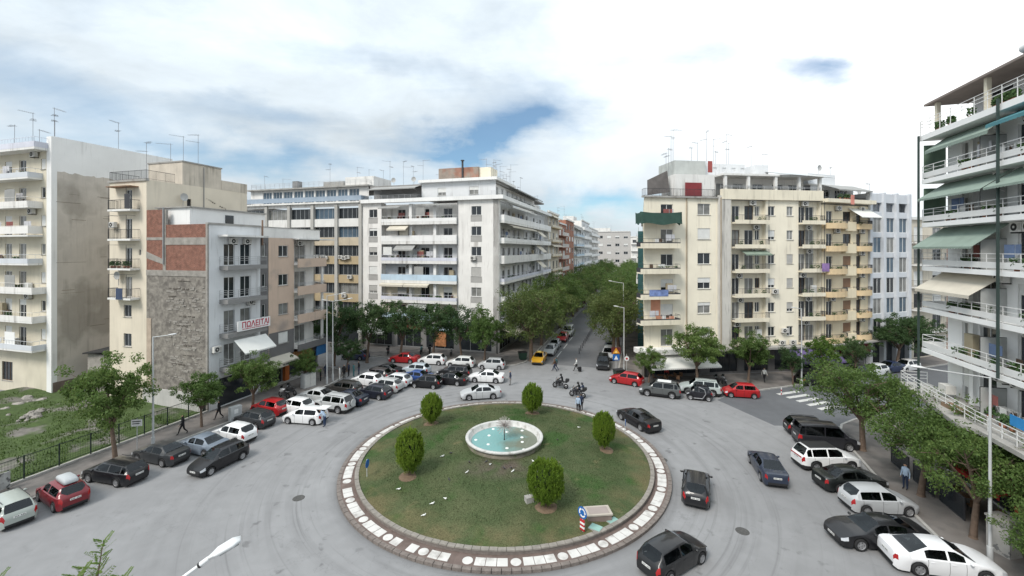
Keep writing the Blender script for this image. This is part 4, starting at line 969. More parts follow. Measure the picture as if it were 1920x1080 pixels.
    f.wall(10.5, W - 1, pz, pz + 3.0, ph, M_GREYW, y=1.6, name='penthouse_wall'); [f.win(*h, 'h', n=2, y=1.6) for h in ph]
    f.box('penthouse_roof', 10.2, W - 0.6, 0.9, 12, pz + 3.0, pz + 3.45, M_LIME); f.box('veranda_back', 0.5, 10.5, 2.6, 2.8, pz, pz + 2.5, M_MGREY)
    f.awning(1.2, 10.2, pz + 2.9, 2.6, 0.8, M_AWGR, 0.15, y=2.4); f.put('terrace_railing', railing_mesh(10.0, 2.0, 1.0, 'rails', M_ALU), 0.4, 2.0, pz)
    ps = [(x, x + 1.4, pz + 0.1, pz + 2.2) for x in (3, 6, 9, 12, 15, 18, 21)]
    s.wall(1.6, 30, pz, pz + 2.7, ps, M_OFFW, y=1.5, name='penthouse_wall'); [s.win(*h, 'd', n=2, y=1.5) for h in ps]
    s.awning(9, 29, pz + 2.9, 2.0, 0.5, M_AWGR, 0.2, y=1.3); s.put('terrace_railing', railing_mesh(28, 1.8, 0.9, 'rails', M_ALU), 1.0, 1.6, pz + 0.3); s.pots(9, 28, pz + 0.3, 0.4, 10)
    ob('roof', MB().box(0.3, W - 1.0, 1.7, Ls, pz + 2.6, pz + 2.9).mesh('roof', M_ROOF), b)
    f.box('stair_house', 12.0, 19.5, 5, 10, pz + 2.9, pz + 6.0, mat('sooty_render', (0.26, 0.215, 0.18), 0.95, 0.3, 0.8, streak=0.6, c2=(0.28, 0.15, 0.11), c2scale=0.5)); f.box('stair_house_wing', 19.502, 21.6, 5.4, 9, pz + 2.9, pz + 5.9, M_PALEY); f.put('chimney', MB().tube((16.6, 4.9, pz + 3), (16.6, 4.9, pz + 7.1), 0.18, 8).tube((16.6, 4.9, pz + 7.1), (16.6, 4.9, pz + 7.25), 0.34, 8).mesh('chimney', M_IRON), 0, 0, 0)
    for (x, y, k) in ((1.5, 4, 0), (3.5, 3, 1), (5.6, 4, 5), (7.0, 5, 3), (9.5, 4, 1), (12.3, 6, 2), (17.8, 6, 0), (20.6, 6, 1), (21.6, 7, 5), (22.6, 5, 3), (23.2, 12, 1), (23.4, 18, 0)): f.antenna(x, y, pz + 2.9, k)
    for (x, k) in ((11, 1), (13, 5), (15, 0), (17, 3), (19, 1), (22, 4), (25, 2)): s.antenna(x, 4, pz + 2.9, k)
    for x in (4.3, 8.3): f.put('satellite_dish', dish_mesh(), x, 3.0, pz + 2.9)
    # shops under the trees
    f.wall(0, W, 0, 4.2, [(1, 5.5, 0.2, 3.2), (6.5, 11, 0.2, 3.2), (12, 17, 0.2, 3.2), (18, 23.5, 0.2, 3.2)], M_MGREY, y=0.4, name='shop_wall')
    for a, c in ((1, 5.5), (6.5, 11), (12, 17), (18, 23.5)): f.win(a, c, 0.2, 3.2, 'w', fm=M_ALU, n=3, y=0.4, gm=M_GLASS, sill=False)
    f.box('shop_sign', 6.2, 11.2, 0.05, 0.38, 3.25, 4.0, mat('red_brown_sign', (0.20, 0.05, 0.03), 0.7)); f.box('shop_sign', 12.3, 16.5, 0.05, 0.38, 3.25, 3.9, M_BLUEP); f.box('poster_window', 13.6, 15.6, 0.36, 0.39, 0.6, 3.0, mat('orange_poster', (0.45, 0.20, 0.09), 0.7, 0.6, 2))
    f.awning(0.5, 5.5, 3.7, 2.2, 0.9, mat('striped_awning', (0.36, 0.37, 0.35), 0.9, 0.5, 3), 0.3); s.wall(0, Ls, 0, 4.2, [(2, 8, 0.2, 3.2), (10, 16, 0.2, 3.2), (18, 26, 0.2, 3.2)], M_MGREY, y=0.4, name='shop_wall')
    for a, c in ((2, 8), (10, 16), (18, 26)): s.win(a, c, 0.2, 3.2, 'w', fm=M_ALU, n=4, y=0.4, gm=M_GLASS, sill=False)
    s.awning(1, 9, 3.9, 2.6, 0.9, M_AWC, 0.3); shell(b, 0, W - 1, 0.9, Ls, 0, T, M_OFFW, faces='LB')
    return b
block_white()
# --- yellow apartment block
def block_yellow():
    b = thing('apartment_block', 'pale yellow apartment block with stained white pilaster and green canvas balcony', 'building', P0, R(7.97))
    W, D, T = 25.45, 14.0, 23.3; f = Fac(b); st = 3.22; z0 = 4.0; fl = [z0 + st * k for k in range(6)]
    X = lambda px: at_px(P0, YD, px)
    xl, xr = X(1264), X(1347)                 # balcony strip, stained pilaster
    b1, b2, b3, b4 = X(1372), X(1436), X(1497), X(1539)
    holes = []; it = []
    def add(px0, px1, za, zb, kind, sm=None, **k):
        h = (X(px0), X(px1), za, zb); holes.append(h); it.append((h, kind, sm, k))
    for i, z in enumerate(fl):
        add(1308, 1332, z + 0.95, z + 2.4, 'shhws'[i] if i < 5 else 'w', M_SHUT, n=2)
        add(1440, 1453, z + 0.95, z + 2.2, 'wwhwhw'[i], M_SHUTT if i == 3 else M_SHUT, n=2); add(1475, 1487, z + 0.95, z + 2.2, 'whssww'[i], M_SHUTG, n=2)
        add(1239, 1262, z + 0.05 + (0.7 if i in (2, 3, 5) else 0), z + 2.25, 'dhhwdw'[i], M_SHUT, n=2)
    f.wall(0, b1, 3.7, T, holes, M_YEL); f.wall(b2, b3, 3.7, T, holes, M_YEL)
    for h, kind, sm, k in it: f.win(*h, kind=kind, sm=sm, **k)
    f.box('salmon_panel', 1.6, xl - 0.0, -0.012, -0.001, fl[1] + 0.02, fl[1] + 0.7, M_SALMON); f.box('salmon_panel', 0.9, X(1238), -0.012, -0.001, fl[1] + 0.7, fl[1] + 2.95, M_SALMON)
    for i, z in enumerate(fl):
        if i: f.balcony(-1.0, xl + 0.2, z, 1.25, 'halfsolid' if i < 5 else 'bars', M_PALEY, M_IRON if i != 5 else M_IRON, 1.0, 0.2, apron=0.42, am=M_PALEY)
    # green canvas tied round the top balcony
    z = fl[5]; n = 14; m = MB(); top = []; bot = []
    path = [(-1.1, 0.2), (-1.1, -1.35), (xl + 0.3, -1.35), (xl + 0.3, 0)]
    for s_ in range(3):
        for k in range(n):
            t = k / n; p = Vector((*path[s_], 0)).lerp(Vector((*path[s_ + 1], 0)), t); top.append((p.x, p.y - 0.03, z + 1.15 - 0.18 * math.sin(t * math.pi))); bot.append((p.x, p.y - 0.10, z - 0.40 + 0.12 * math.sin(t * 9)))
    q = len(top); m.add(top + bot, [(i, q + i, q + i + 1, i + 1) for i in range(q - 1)], 0, True)
    f.put('balcony_canvas', m.mesh('balcony_canvas', M_AWD), 0, 0, 0)
    for z in fl[1:]: f.clutter(0, xl, z, -0.8, 2)
    f.pots(0, xl, fl[3], -1.0, 4); f.pots(0, xl, fl[5], -1.0, 3); f.box('laundry', 0.1, 2.6, -1.32, -1.29, fl[2] + 0.2, fl[2] + 1.0, mat('blue_laundry', (0.16, 0.22, 0.42), 0.9, 0.5, 2))
    f.box('pilaster', xr - 0.15, b1 - 0.3, -0.28, 0.0, 3.7, T + 0.3, mat('sooty_pilaster', (0.55, 0.53, 0.49), 0.95, 0.1, 0.7, streak=1.0, streakc=(0.10, 0.09, 0.085)))
    for px in (1287, 1349): f.put('drain_pipe', MB().tube((X(px), -0.36, 4), (X(px), -0.36, T), 0.07, 6).mesh('drain_pipe', mat('rusty_pipe_yellow', (0.36, 0.29, 0.21), 0.8)), 0, 0.0 if px > 1300 else 0.27, 0)
    # two strips of recessed balconies
    for (a, c, name) in ((b1, b2, 'mid'), (b3, b4, 'end')):
        dh = []; w = c - a
        for z in fl: dh += [(a + 0.4, a + 1.5, z + 0.05, z + 2.25), (a + w * 0.45, a + w * 0.45 + 1.3, z + 0.05, z + 2.25)] + ([(c - 1.2, c - 0.5, z + 0.9, z + 2.25)] if w > 4 else [])
        f.wall(a, c, 3.7, T, dh, M_YEL, y=0.55, name='balcony_wall'); f.box('balcony_cheek', a - 0.02, a + 0.02, 0.0, 0.55, 3.7, T, M_YEL); f.box('balcony_cheek', c - 0.02, c + 0.02, 0.0, 0.55, 3.7, T, M_YEL)
        for j, h in enumerate(dh): f.win(*h, 'd' if j % 3 else 'w', n=2, y=0.55, fm=M_WFRAME if j % 4 else M_BFRAME, gm=M_GLASS2 if rnd.random() < 0.5 else M_GLASS, sill=False)
        for i, z in enumerate(fl):
            f.balcony(a, c, z, 0.75, 'bars', M_PALEY, M_IRON, 0.95, 0.2, apron=0.30, am=M_PALEY); f.box('balcony_floor', a, c, 0, 0.55, z - 0.2, z - 0.002, M_CONC)
            f.put('balcony_post', cached('post_y', lambda: MB().tube((0, 0, 0), (0, 0, st - 0.3), 0.03, 4).mesh('balcony_post', M_IRON)), c - 0.1, -0.7, z)
            f.ac(a + rnd.uniform(0.3, w - 1.5), z + 2.3, 0.4)
            if rnd.random() < 0.7: f.pots(a + 0.4, c - 0.4, z, -0.4, 3)
            if rnd.random() < 0.5: f.box('balcony_cupboard', c - 1.2, c - 0.5, 0.1, 0.5, z, z + rnd.uniform(1.0, 1.9), M_SHUT)
        if name == 'mid': f.awning(a + 1.2, c, fl[3] + 2.75, 1.2, 0.5, mat('faded_green_awning', (0.20, 0.25, 0.20), 0.9, 0.15), 0.15)
        else: f.box('laundry', c - 0.6, c + 0.5, -0.85, -0.82, fl[3] - 0.1, fl[3] + 1.0, mat('purple_laundry', (0.25, 0.16, 0.34), 0.9, 0.3, 2))
    f.ac(X(1463), fl[0] + 1.4); f.ac(X(1445), fl[2] + 0.2); f.ac(X(1458), fl[0] - 0.2); f.ac(X(1478), fl[0] - 0.2)
    # parapet, set-back penthouse with verandas, roof houses
    f.box('parapet', xr + 0.3, W, -0.35, 0.1, T - 0.2, T + 1.15, M_PALEY); f.box('roof_edge', -0.3, xr - 0.2, -0.3, 0.1, T - 0.12, T + 0.1, M_CONC)
    pz = T + 0.1; ph = [(X(1300), X(1318), pz + 0.05, pz + 2.3)] + [(x, x + 1.6, pz + 0.1, pz + 2.2) for x in (11.5, 14, 17, 20, 22.5)]
    f.wall(3.6, W - 0.6, pz, pz + 2.9, ph[1:], M_OFFW, y=2.4, name='penthouse_wall'); [f.win(*h, 'd', n=2, y=2.4) for h in ph[1:]]
    f.box('terrace_kiosk', X(1270), X(1345), 0.6, 2.3, pz, pz + 3.0, M_OFFW2); f.box('red_screen', X(1289), X(1320), 0.50, 0.58, pz + 0.1, pz + 1.9, mat('red_screen_cloth', (0.22, 0.04, 0.045), 0.9, 0.15)); f.box('red_screen', X(1332), X(1340), 0.50, 0.58, pz + 3.3, pz + 4.8, mat('faded_red', (0.34, 0.09, 0.08), 0.9))
    f.put('terrace_railing', railing_mesh(xr - 0.6, 1.0, 0.95, 'bars', M_IRON), 0.1, 0.9, pz); f.put('terrace_railing', railing_mesh(W - xr - 0.8, 0.6, 0.5, 'rails', M_ALU), xr + 0.6, 0.5, T + 1.15)
    m = MB(); m.quad((0.6, 0.3, pz + 0.1), (3.8, 0.6, pz + 0.6), (4.0, 1.6, pz + 3.6), (1.0, 1.2, pz + 2.2)); m.quad((0.6, 0.34, pz + 0.1), (1.0, 1.24, pz + 2.2), (4.0, 1.64, pz + 3.6), (3.8, 0.64, pz + 0.6)); f.put('tarpaulin', m.mesh('tarpaulin', mat('dark_tarpaulin', (0.10, 0.09, 0.085), 0.8, 0.2)), 0, 0, 0)
    f.box('veranda_roof', xr + 0.6, W + 0.3, -0.1, 10, pz + 2.9, pz + 3.15, M_OFFW2)
    for x in (xr + 0.9, 14.5, 18.5, 22, W - 0.3): f.box('veranda_post', x, x + 0.35, 0.0, 0.35, pz + 1.0, pz + 2.9, M_OFFW2)
    rh = [(X(1362) + k * 1.4, X(1362) + k * 1.4 + 0.6, pz + 3.9, pz + 4.5) for k in range(4)]
    f.wall(X(1345), X(1425), pz + 3.15, pz + 5.0, rh, M_GREYW, y=3.0, name='roof_house_wall'); [f.win(*h, 'w', n=1, y=3.0, sill=False) for h in rh]; f.box('roof_house', X(1346), X(1424), 3.1, 8, pz + 3.15, pz + 4.98, M_GREYW); f.box('roof_house', X(1283), X(1344), 2.5, 7, pz + 3.0, pz + 5.2, mat('pale_green_grey', (0.46, 0.48, 0.46), 0.9, 0.1, streak=0.4)); f.box('roof_house', X(1440), X(1466), 2.5, 7, pz + 3.15, pz + 4.9, M_GREYW)
    m = MB(); m.quad((19, -0.5, pz + 3.2), (W + 2.0, -0.5, pz + 2.8), (W + 1.0, 5, pz + 4.4), (19, 5, pz + 4.6)); m.quad((19, -0.5, pz + 3.15), (19, 5, pz + 4.55), (W + 1.0, 5, pz + 4.35), (W + 2.0, -0.5, pz + 2.75)); f.put('sloping_roof', m.mesh('sloping_roof', mat('pale_roof_sheet', (0.48, 0.50, 0.50), 0.7)), 0, 0, 0)
    for (px, y, z, k) in ((1263, 2, 3.0, 0), (1268, 2, 3.0, 3), (1280, 3, 5.0, 1), (1284, 3, 5.0, 5), (1328, 4, 5.0, 2), (1340, 4, 5.0, 0), (1354, 3.5, 5.0, 1), (1372, 4, 5, 3), (1384, 5, 5, 2), (1398, 4, 5, 5), (1411, 5, 4, 1), (1448, 4, 4.9, 0), (1470, 4, 4.6, 2)): f.antenna(X(px), y, pz + z - 0.1, k)
    # ground floor: white shop canopy at the corner, dark shopfronts
    f.wall(0, W, 0, 3.7, [(1, 8, 0.2, 2.6), (9.5, 13.5, 0.2, 2.9), (14.5, 18, 0.2, 2.9), (19, 24.5, 0.2, 2.9)], M_DGREY, y=0.7, name='shop_wall'); [f.win(a, c, 0.2, 2.6 if a == 1 else 2.9, 'w', fm=M_IRON, n=4, y=0.7, gm=M_GLASS, sill=False) for a, c in ((1, 8), (9.5, 13.5), (14.5, 18), (19, 24.5))]
    f.box('shop_canopy', -1.1, xl + 4.5, -1.6, 0.7, 3.35, 3.95, M_OFFW2); f.awning(-0.6, 8.5, 3.3, 3.0, 1.15, M_AWW, 0.15, y=-0.4, arms=False); f.box('canopy', 9.2, W, -1.3, 0.7, 3.45, 3.7, M_CONC); f.awning(19.0, W + 0.3, 3.4, 2.6, 1.2, M_AWP, 0.15, y=-1.0, arms=False)
    # avenue side runs along the street grid
    ul = 90 - GA - 7.97; kx, ky = math.cos(R(ul)), math.sin(R(ul)); D2 = D / ky; sd = Fac(b, kx * D2, D, ul - 180); sh = []
    for z in fl: sh += [(2, 3.2, z + 0.9, z + 2.2), (6, 7.2, z + 0.9, z + 2.2), (10, 11.2, z + 0.9, z + 2.2)]
    sd.wall(0, D2, 0, T, sh, M_YEL2); [sd.win(*h, 'w', n=2) for h in sh]
    shell(b, kx * D2, W, 0.7, D, 0, T, M_YEL, faces='B'); ob('roof', MB().poly([(0.02, 0.05), (W, 0.05), (W, D), (kx * D2 + 0.02, D)], T - 0.25, T).mesh('roof', M_ROOF), b)
    return b
block_yellow()

# --- ochre house with rounded balconies
def house_round():
    W = 9.4; b = thing('apartment_house', 'ochre yellow house with rounded stepped balconies beside the pale yellow block', 'building', P2, R(19))
    f = Fac(b); T = 22.9; z0 = 4.1; st = 3.1; fl = [z0 + st * k for k in range(6)]; holes = []
    for z in fl: holes += [(0.9, 2.1, z + 0.05, z + 2.2), (4.2, 5.8, z + 0.9, z + 2.2), (6.9, 7.8, z + 0.05, z + 2.2)]
    f.wall(0, W, 3.6, T, holes, M_YEL2)
    for i, h in enumerate(holes): f.win(*h, 'd' if h[3] - h[2] > 1.5 else rnd.choice('ws'), n=2, fm=M_BFRAME if i % 3 else M_WFRAME, sm=M_SHUTB, gm=M_GLASS)
    me_p = mat('ochre_parapet', (0.64, 0.49, 0.30), 0.9, 0.08, streak=0.3)
    def round_bal(w, d):
        m = MB(); pts = [(0, 0)]
        for i in range(9): t = math.pi * i / 8; pts.append((w / 2 - w / 2 * math.cos(t) if 0 < i < 8 else (0 if i == 0 else w), -d * (0.45 + 0.55 * math.sin(t))))
        pts.append((w, 0)); m.poly(pts[::-1], -0.25, 0.0)
        for i in range(len(pts) - 1):
            p, q = Vector((*pts[i], 0)), Vector((*pts[i + 1], 0)); nn = Vector((-(q - p).y, (q - p).x, 0)).normalized() * 0.08
            m.add([p, q, q + nn, p + nn] + [v + Vector((0, 0, 0.5)) for v in (p, q, q + nn, p + nn)], [(0, 1, 5, 4), (4, 5, 6, 7), (3, 7, 6, 2)])
        r_ = MB()
        for i in range(len(pts) - 1): 
            p, q = Vector((*pts[i], 0.95)), Vector((*pts[i + 1], 0.95)); r_.tube(p, q, 0.03, 4); r_.tube(Vector((*pts[i], 0.5)), p, 0.02, 4)
            for k in range(5): c = Vector((*pts[i], 0.5)).lerp(Vector((*pts[i + 1], 0.5)), k / 5); r_.tube(c, c + Vector((0, 0, 0.45)), 0.01, 3, cap=False)
        return m.mesh('balcony', me_p), r_.mesh('railing', M_IRON)
    ma, ra = round_bal(4.0, 1.2); mb_, rb = round_bal(3.0, 1.0)
    for i, z in enumerate(fl):
        o = f.put('balcony', ma, 0.1, 0, z); ob('railing', ra, o); o = f.put('balcony', mb_, 6.3, 0, z); ob('railing', rb, o); f.pots(0.8, 3.6, z, -0.6, 3); f.pots(6.6, 8.6, z, -0.6, 2)
        if i in (1, 4, 5): f.ac(1.0 + i * 0.3, z + 2.3)
        f.box('bay', 3.9, 6.1, -0.55, 0.0, z - 0.5, z + 0.75, M_YEL2); f.ac(7.2, z + 2.3)
    f.awning(5.2, W, fl[5] + 2.7, 1.8, 1.3, M_AWW, 0.1); f.box('cornice', -0.1, W + 0.1, -1.0, 0.2, T, T + 0.5, M_PALEY)
    f.wall(0.6, W, T, T + 2.7, [(3, 4.5, T + 0.6, T + 2.2), (5.5, 8, T + 0.6, T + 2.2)], M_GREYW, y=2.0, name='penthouse_wall'); f.win(3, 4.5, T + 0.6, T + 2.2, 'w', y=2.0); f.win(5.5, 8, T + 0.6, T + 2.2, 'w', y=2.0)
    f.awning(2.5, W, T + 2.9, 2.6, 1.0, M_AWGR, 0.15, y=2.0); f.box('roof_house', 1.5, 7, 3, 8, T + 2.7, T + 4.6, M_GREYW); f.box('penthouse_roof', 0.3, W + 0.1, 1.9, 12, T + 2.7, T + 2.9, M_LIME); f.pots(0.5, 8, T + 0.5, -0.4, 6); f.box('laundry', 4.2, 4.9, -1.05, -1.03, T - 0.2, T + 1.1, mat('pink_laundry', (0.62, 0.25, 0.20), 0.9, 0.3))
    f.put('satellite_dish', dish_mesh(), 5, 4, T + 4.6); f.antenna(7.5, 4, T + 2.9, 0)
    f.wall(0, W, 0, 3.6, [(1, 3.5, 0.2, 2.8), (5, 8, 0.2, 2.4)], M_MGREY, y=0.5, name='shop_wall'); f.win(1, 3.5, 0.2, 2.8, 'w', fm=M_IRON, y=0.5, gm=M_GLASS, sill=False); f.win(5, 8, 0.2, 2.4, 'w', fm=M_IRON, y=0.5, gm=M_GLASS, sill=False)
    f.box('canopy', -0.2, W + 1.5, -1.5, 0.5, 3.6, 3.8, M_CONC); f.box('red_fascia', 4.2, W, -0.35, 0.45, 1.9, 3.55, M_RED)
    shell(b, 0, W, 0.5, 12, 0, T, M_YEL2, faces='LRB'); roof_slab(b, 0, W, 0, 12, T)
    return b
house_round()
def block_glass():
    W = 9.1; b = thing('office_block', 'bluish grey office block with gridded glass front and white mullions', 'building', P2 + RD * 9.41, R(19))
    f = Fac(b); T = 24.6; z0 = 4.0; st = 2.95; n = 6; cols = [0.2, 3.1, 5.9, W - 0.3]
    for k in range(n):
        z = z0 + st * k; f.box('spandrel', 0, W, 0.02, 0.2, z - 0.45, z + 0.25, M_BLUEG)
        for i in range(3): f.win(cols[i] + 0.2, cols[i + 1] - 0.2, z + 0.25, z + st - 0.45, 'w', fm=M_WFRAME, n=3, gm=rnd.choice((M_GLASS, M_GLASSB, M_GLASS2)), sill=False)
    for i in range(3):
        f.box('loggia_back', cols[i], cols[i + 1], 1.0, 1.1, z0 + st * n, T - 1.2, M_BLUEG); f.win(cols[i] + 0.5, cols[i + 1] - 0.5, z0 + st * n + 0.3, T - 1.3, 'w', n=2, y=0.85, gm=M_GLASSB, sill=False)
    f.box('parapet', 0, W, -0.02, 0.25, T - 1.3, T, M_BLUEG); f.box('loggia_parapet', 0, W, -0.02, 0.2, z0 + st * n - 0.6, z0 + st * n + 0.3, M_BLUEG)
    for x in cols: f.box('column', x - 0.25, x + 0.25, -0.3, 0.3, 0, T + 0.15, M_BLUEG)
    f.box('shopfront', 0, W, 0.3, 0.4, 0, 3.4, M_GLASS); f.box('canopy', 0, W, -0.9, 0.3, 3.4, 3.55, M_CONC)
    shell(b, 0, W, 0.2, 12, 0, T, M_BLUEG, faces='LRB'); roof_slab(b, 0, W, 0.2, 12, T - 0.6); f.put('satellite_dish', dish_mesh(), 1, 2, T - 0.6); f.antenna(3.5, 2, T - 0.6, 2)
    return b
block_glass()

def row_house(name, label, o, ang, W, D, T, wm, n, bm, rail, rm, z0=4.2, bays=3, win_m=None, depth=1.1, awn=None, group=None, ant=3, side=None, half=False):
    """a simpler apartment house for the further row: window and balcony openings on every storey"""
    b = thing(name, label, 'building', o, ang, group); f = Fac(b); st = (T - z0) / n; holes = []; w = W / bays
    for k in range(n):
        for i in range(bays): x = w * i + w * 0.22; holes.append((x, x + w * 0.5, z0 + st * k + (0.05 if not half else 0.8), z0 + st * k + min(2.3, st - 0.5)))
    f.wall(0, W, 0, T, holes + [(1, W - 1, 0.2, 3.0)], wm); f.win(1, W - 1, 0.2, 3.0, 'w', fm=M_IRON, gm=M_GLASS, sill=False)
    for h in holes: f.win(*h, rnd.choice('ddhs') if not half else rnd.choice('wwhs'), n=2, gm=win_m)
    for k in range(n):
        z = z0 + st * k
        if rail and not (half and k % 2): f.balcony(0.3, W - 0.3, z, depth, rail, bm, rm, 0.95, 0.22)
        if awn and k % 2: f.awning(0.8, W - 0.8, z + st - 0.4, 1.3, 0.7, awn, 0.15)
    f.box('cornice', -0.1, W + 0.1, -0.3, 0.2, T, T + 0.4, M_OFFW2); shell(b, 0, W, 0, D, 0, T, side or wm, faces='LRB'); roof_slab(b, 0.05, W - 0.05, 0.1, D - 0.05, T)
    f.box('roof_house', W * 0.3, W * 0.65, D * 0.3, D * 0.6, T, T + 2.4, M_OFFW2)
    for i in range(ant): f.antenna(rnd.uniform(0.5, W - 0.5), rnd.uniform(0.5, D * 0.4), T, None)
    return b
M_BRN = mat('brown_red_render', (0.28, 0.13, 0.09), 0.9, 0.12, 0.6, streak=0.3)
M_BRK2 = mat('old_brick_red', (0.33, 0.16, 0.11), 0.95, 0.2, 1.0, 0.4, 10, c2=(0.25, 0.12, 0.085), c2scale=0.5)
e0 = P2 + RD * 18.52
row_house('apartment_house', 'old cream house with small balconies between the glass office and the white tower', e0, R(19), 9, 12, 21, M_CREAM, 5, M_OFFW2, 'bars', M_IRON, bays=2)
row_house('apartment_house', 'pinkish house at the far end of the side street', e0 + RD * 9.02, R(19), 14, 12, 19, mat('pinkish_render', (0.45, 0.30, 0.24), 0.9, 0.1), 4, M_OFFW2, 'bars', M_IRON, bays=3)
# further houses down the avenue, west side (fronts look east across the street)
AV = [(38.02, 14, 25.6, M_CREAM, 6, M_OCHRE, 'halfsolid', M_CREAM, M_AWC, 'cream and orange balconied house next to the white corner block on the avenue'),
      (52.04, 12, 23.6, M_BRN, 6, M_BRN, 'bars', M_OFFW2, None, 'brown red house with narrow pilasters down the avenue'),
      (64.06, 16, 25.4, M_BRK2, 6, M_BRK2, None, M_IRON, None, 'bare red brick house down the avenue'),
      (80.08, 20, 24.5, M_OFFW, 6, M_OFFW2, 'halfsolid', M_BLUEP, M_AWGR, 'whitish balconied house beyond the red brick house'),
      (100.1, 26, 27.5, M_GREYW, 7, M_OFFW2, 'solid', M_LIME, None, 'tall pale grey apartment house far down the avenue'),
      (126.2, 40, 26.0, M_OFFW, 7, M_OFFW2, 'solid', M_LIME, None, 'long white balconied house near the end of the avenue')]
for (s_, w_, T_, wm, n, bm, rl, rm, aw, lab) in AV:
    row_house('apartment_house', lab, CW + U * s_ - V * 0.0, R(90 - GA), w_, 14, T_, wm, n, bm, rl, rm, bays=max(2, int(w_ / 4.5)), awn=aw, half=rl is None, side=M_BRK2 if T_ in (23.6, 25.4) else M_OFFW)
c0 = CW + U * 185 - V * 16
row_house('civic_building', 'grand pale stone building closing the view at the end of the avenue', c0, R(-GA), 32, 14, 26.5, mat('pale_stone', (0.47, 0.45, 0.43), 0.9, 0.08), 5, M_OFFW2, None, M_IRON, bays=7, half=True)
row_house('apartment_house', 'white house to the side of the pale stone building ending the avenue', c0 + V * 32.1, R(-GA), 26, 14, 23.5, M_OFFW, 5, M_OFFW2, 'halfsolid', M_LIME, bays=5)
# east side of the avenue, seen edge-on behind the yellow block
sc = thing('scaffold', 'narrow facade scaffold wrapped in dark green net behind the yellow block', 'scaffold', P0 + U * 19 - V * 0.3, R(-90 - GA))
M_NET = mat('green_net', (0.03, 0.085, 0.09), 0.9, 0.2, 1.5)
ob('net', MB().box(0, 3.5, -0.55, -0.52, 0.4, 19.5).box(0, 0.03, -0.5, 0.5, 0.4, 19.5).box(3.47, 3.5, -0.5, 0.5, 0.4, 19.5).mesh('net', M_NET), sc)
m = MB()
for x in (0.1, 1.8, 3.4):
    for y in (-0.45, 0.45): m.tube((x, y, 0), (x, y, 20.2), 0.03, 5)
ob('tube_frame', m.mesh('tube_frame', M_ALU), sc)
for k in range(9): ob('deck', cached('deck', lambda: MB().box(0, 3.5, -0.45, 0.45, 0, 0.05).mesh('deck', M_CONC)), sc, (0, 0, 2 + 2.1 * k))
row_house('apartment_house', 'cream house behind the yellow block on the avenue', P0 + U * 40 , R(-90 - GA), 24, 14, 21.5, M_CREAM, 5, M_OFFW2, 'halfsolid', M_OFFW2, bays=4, ant=0)

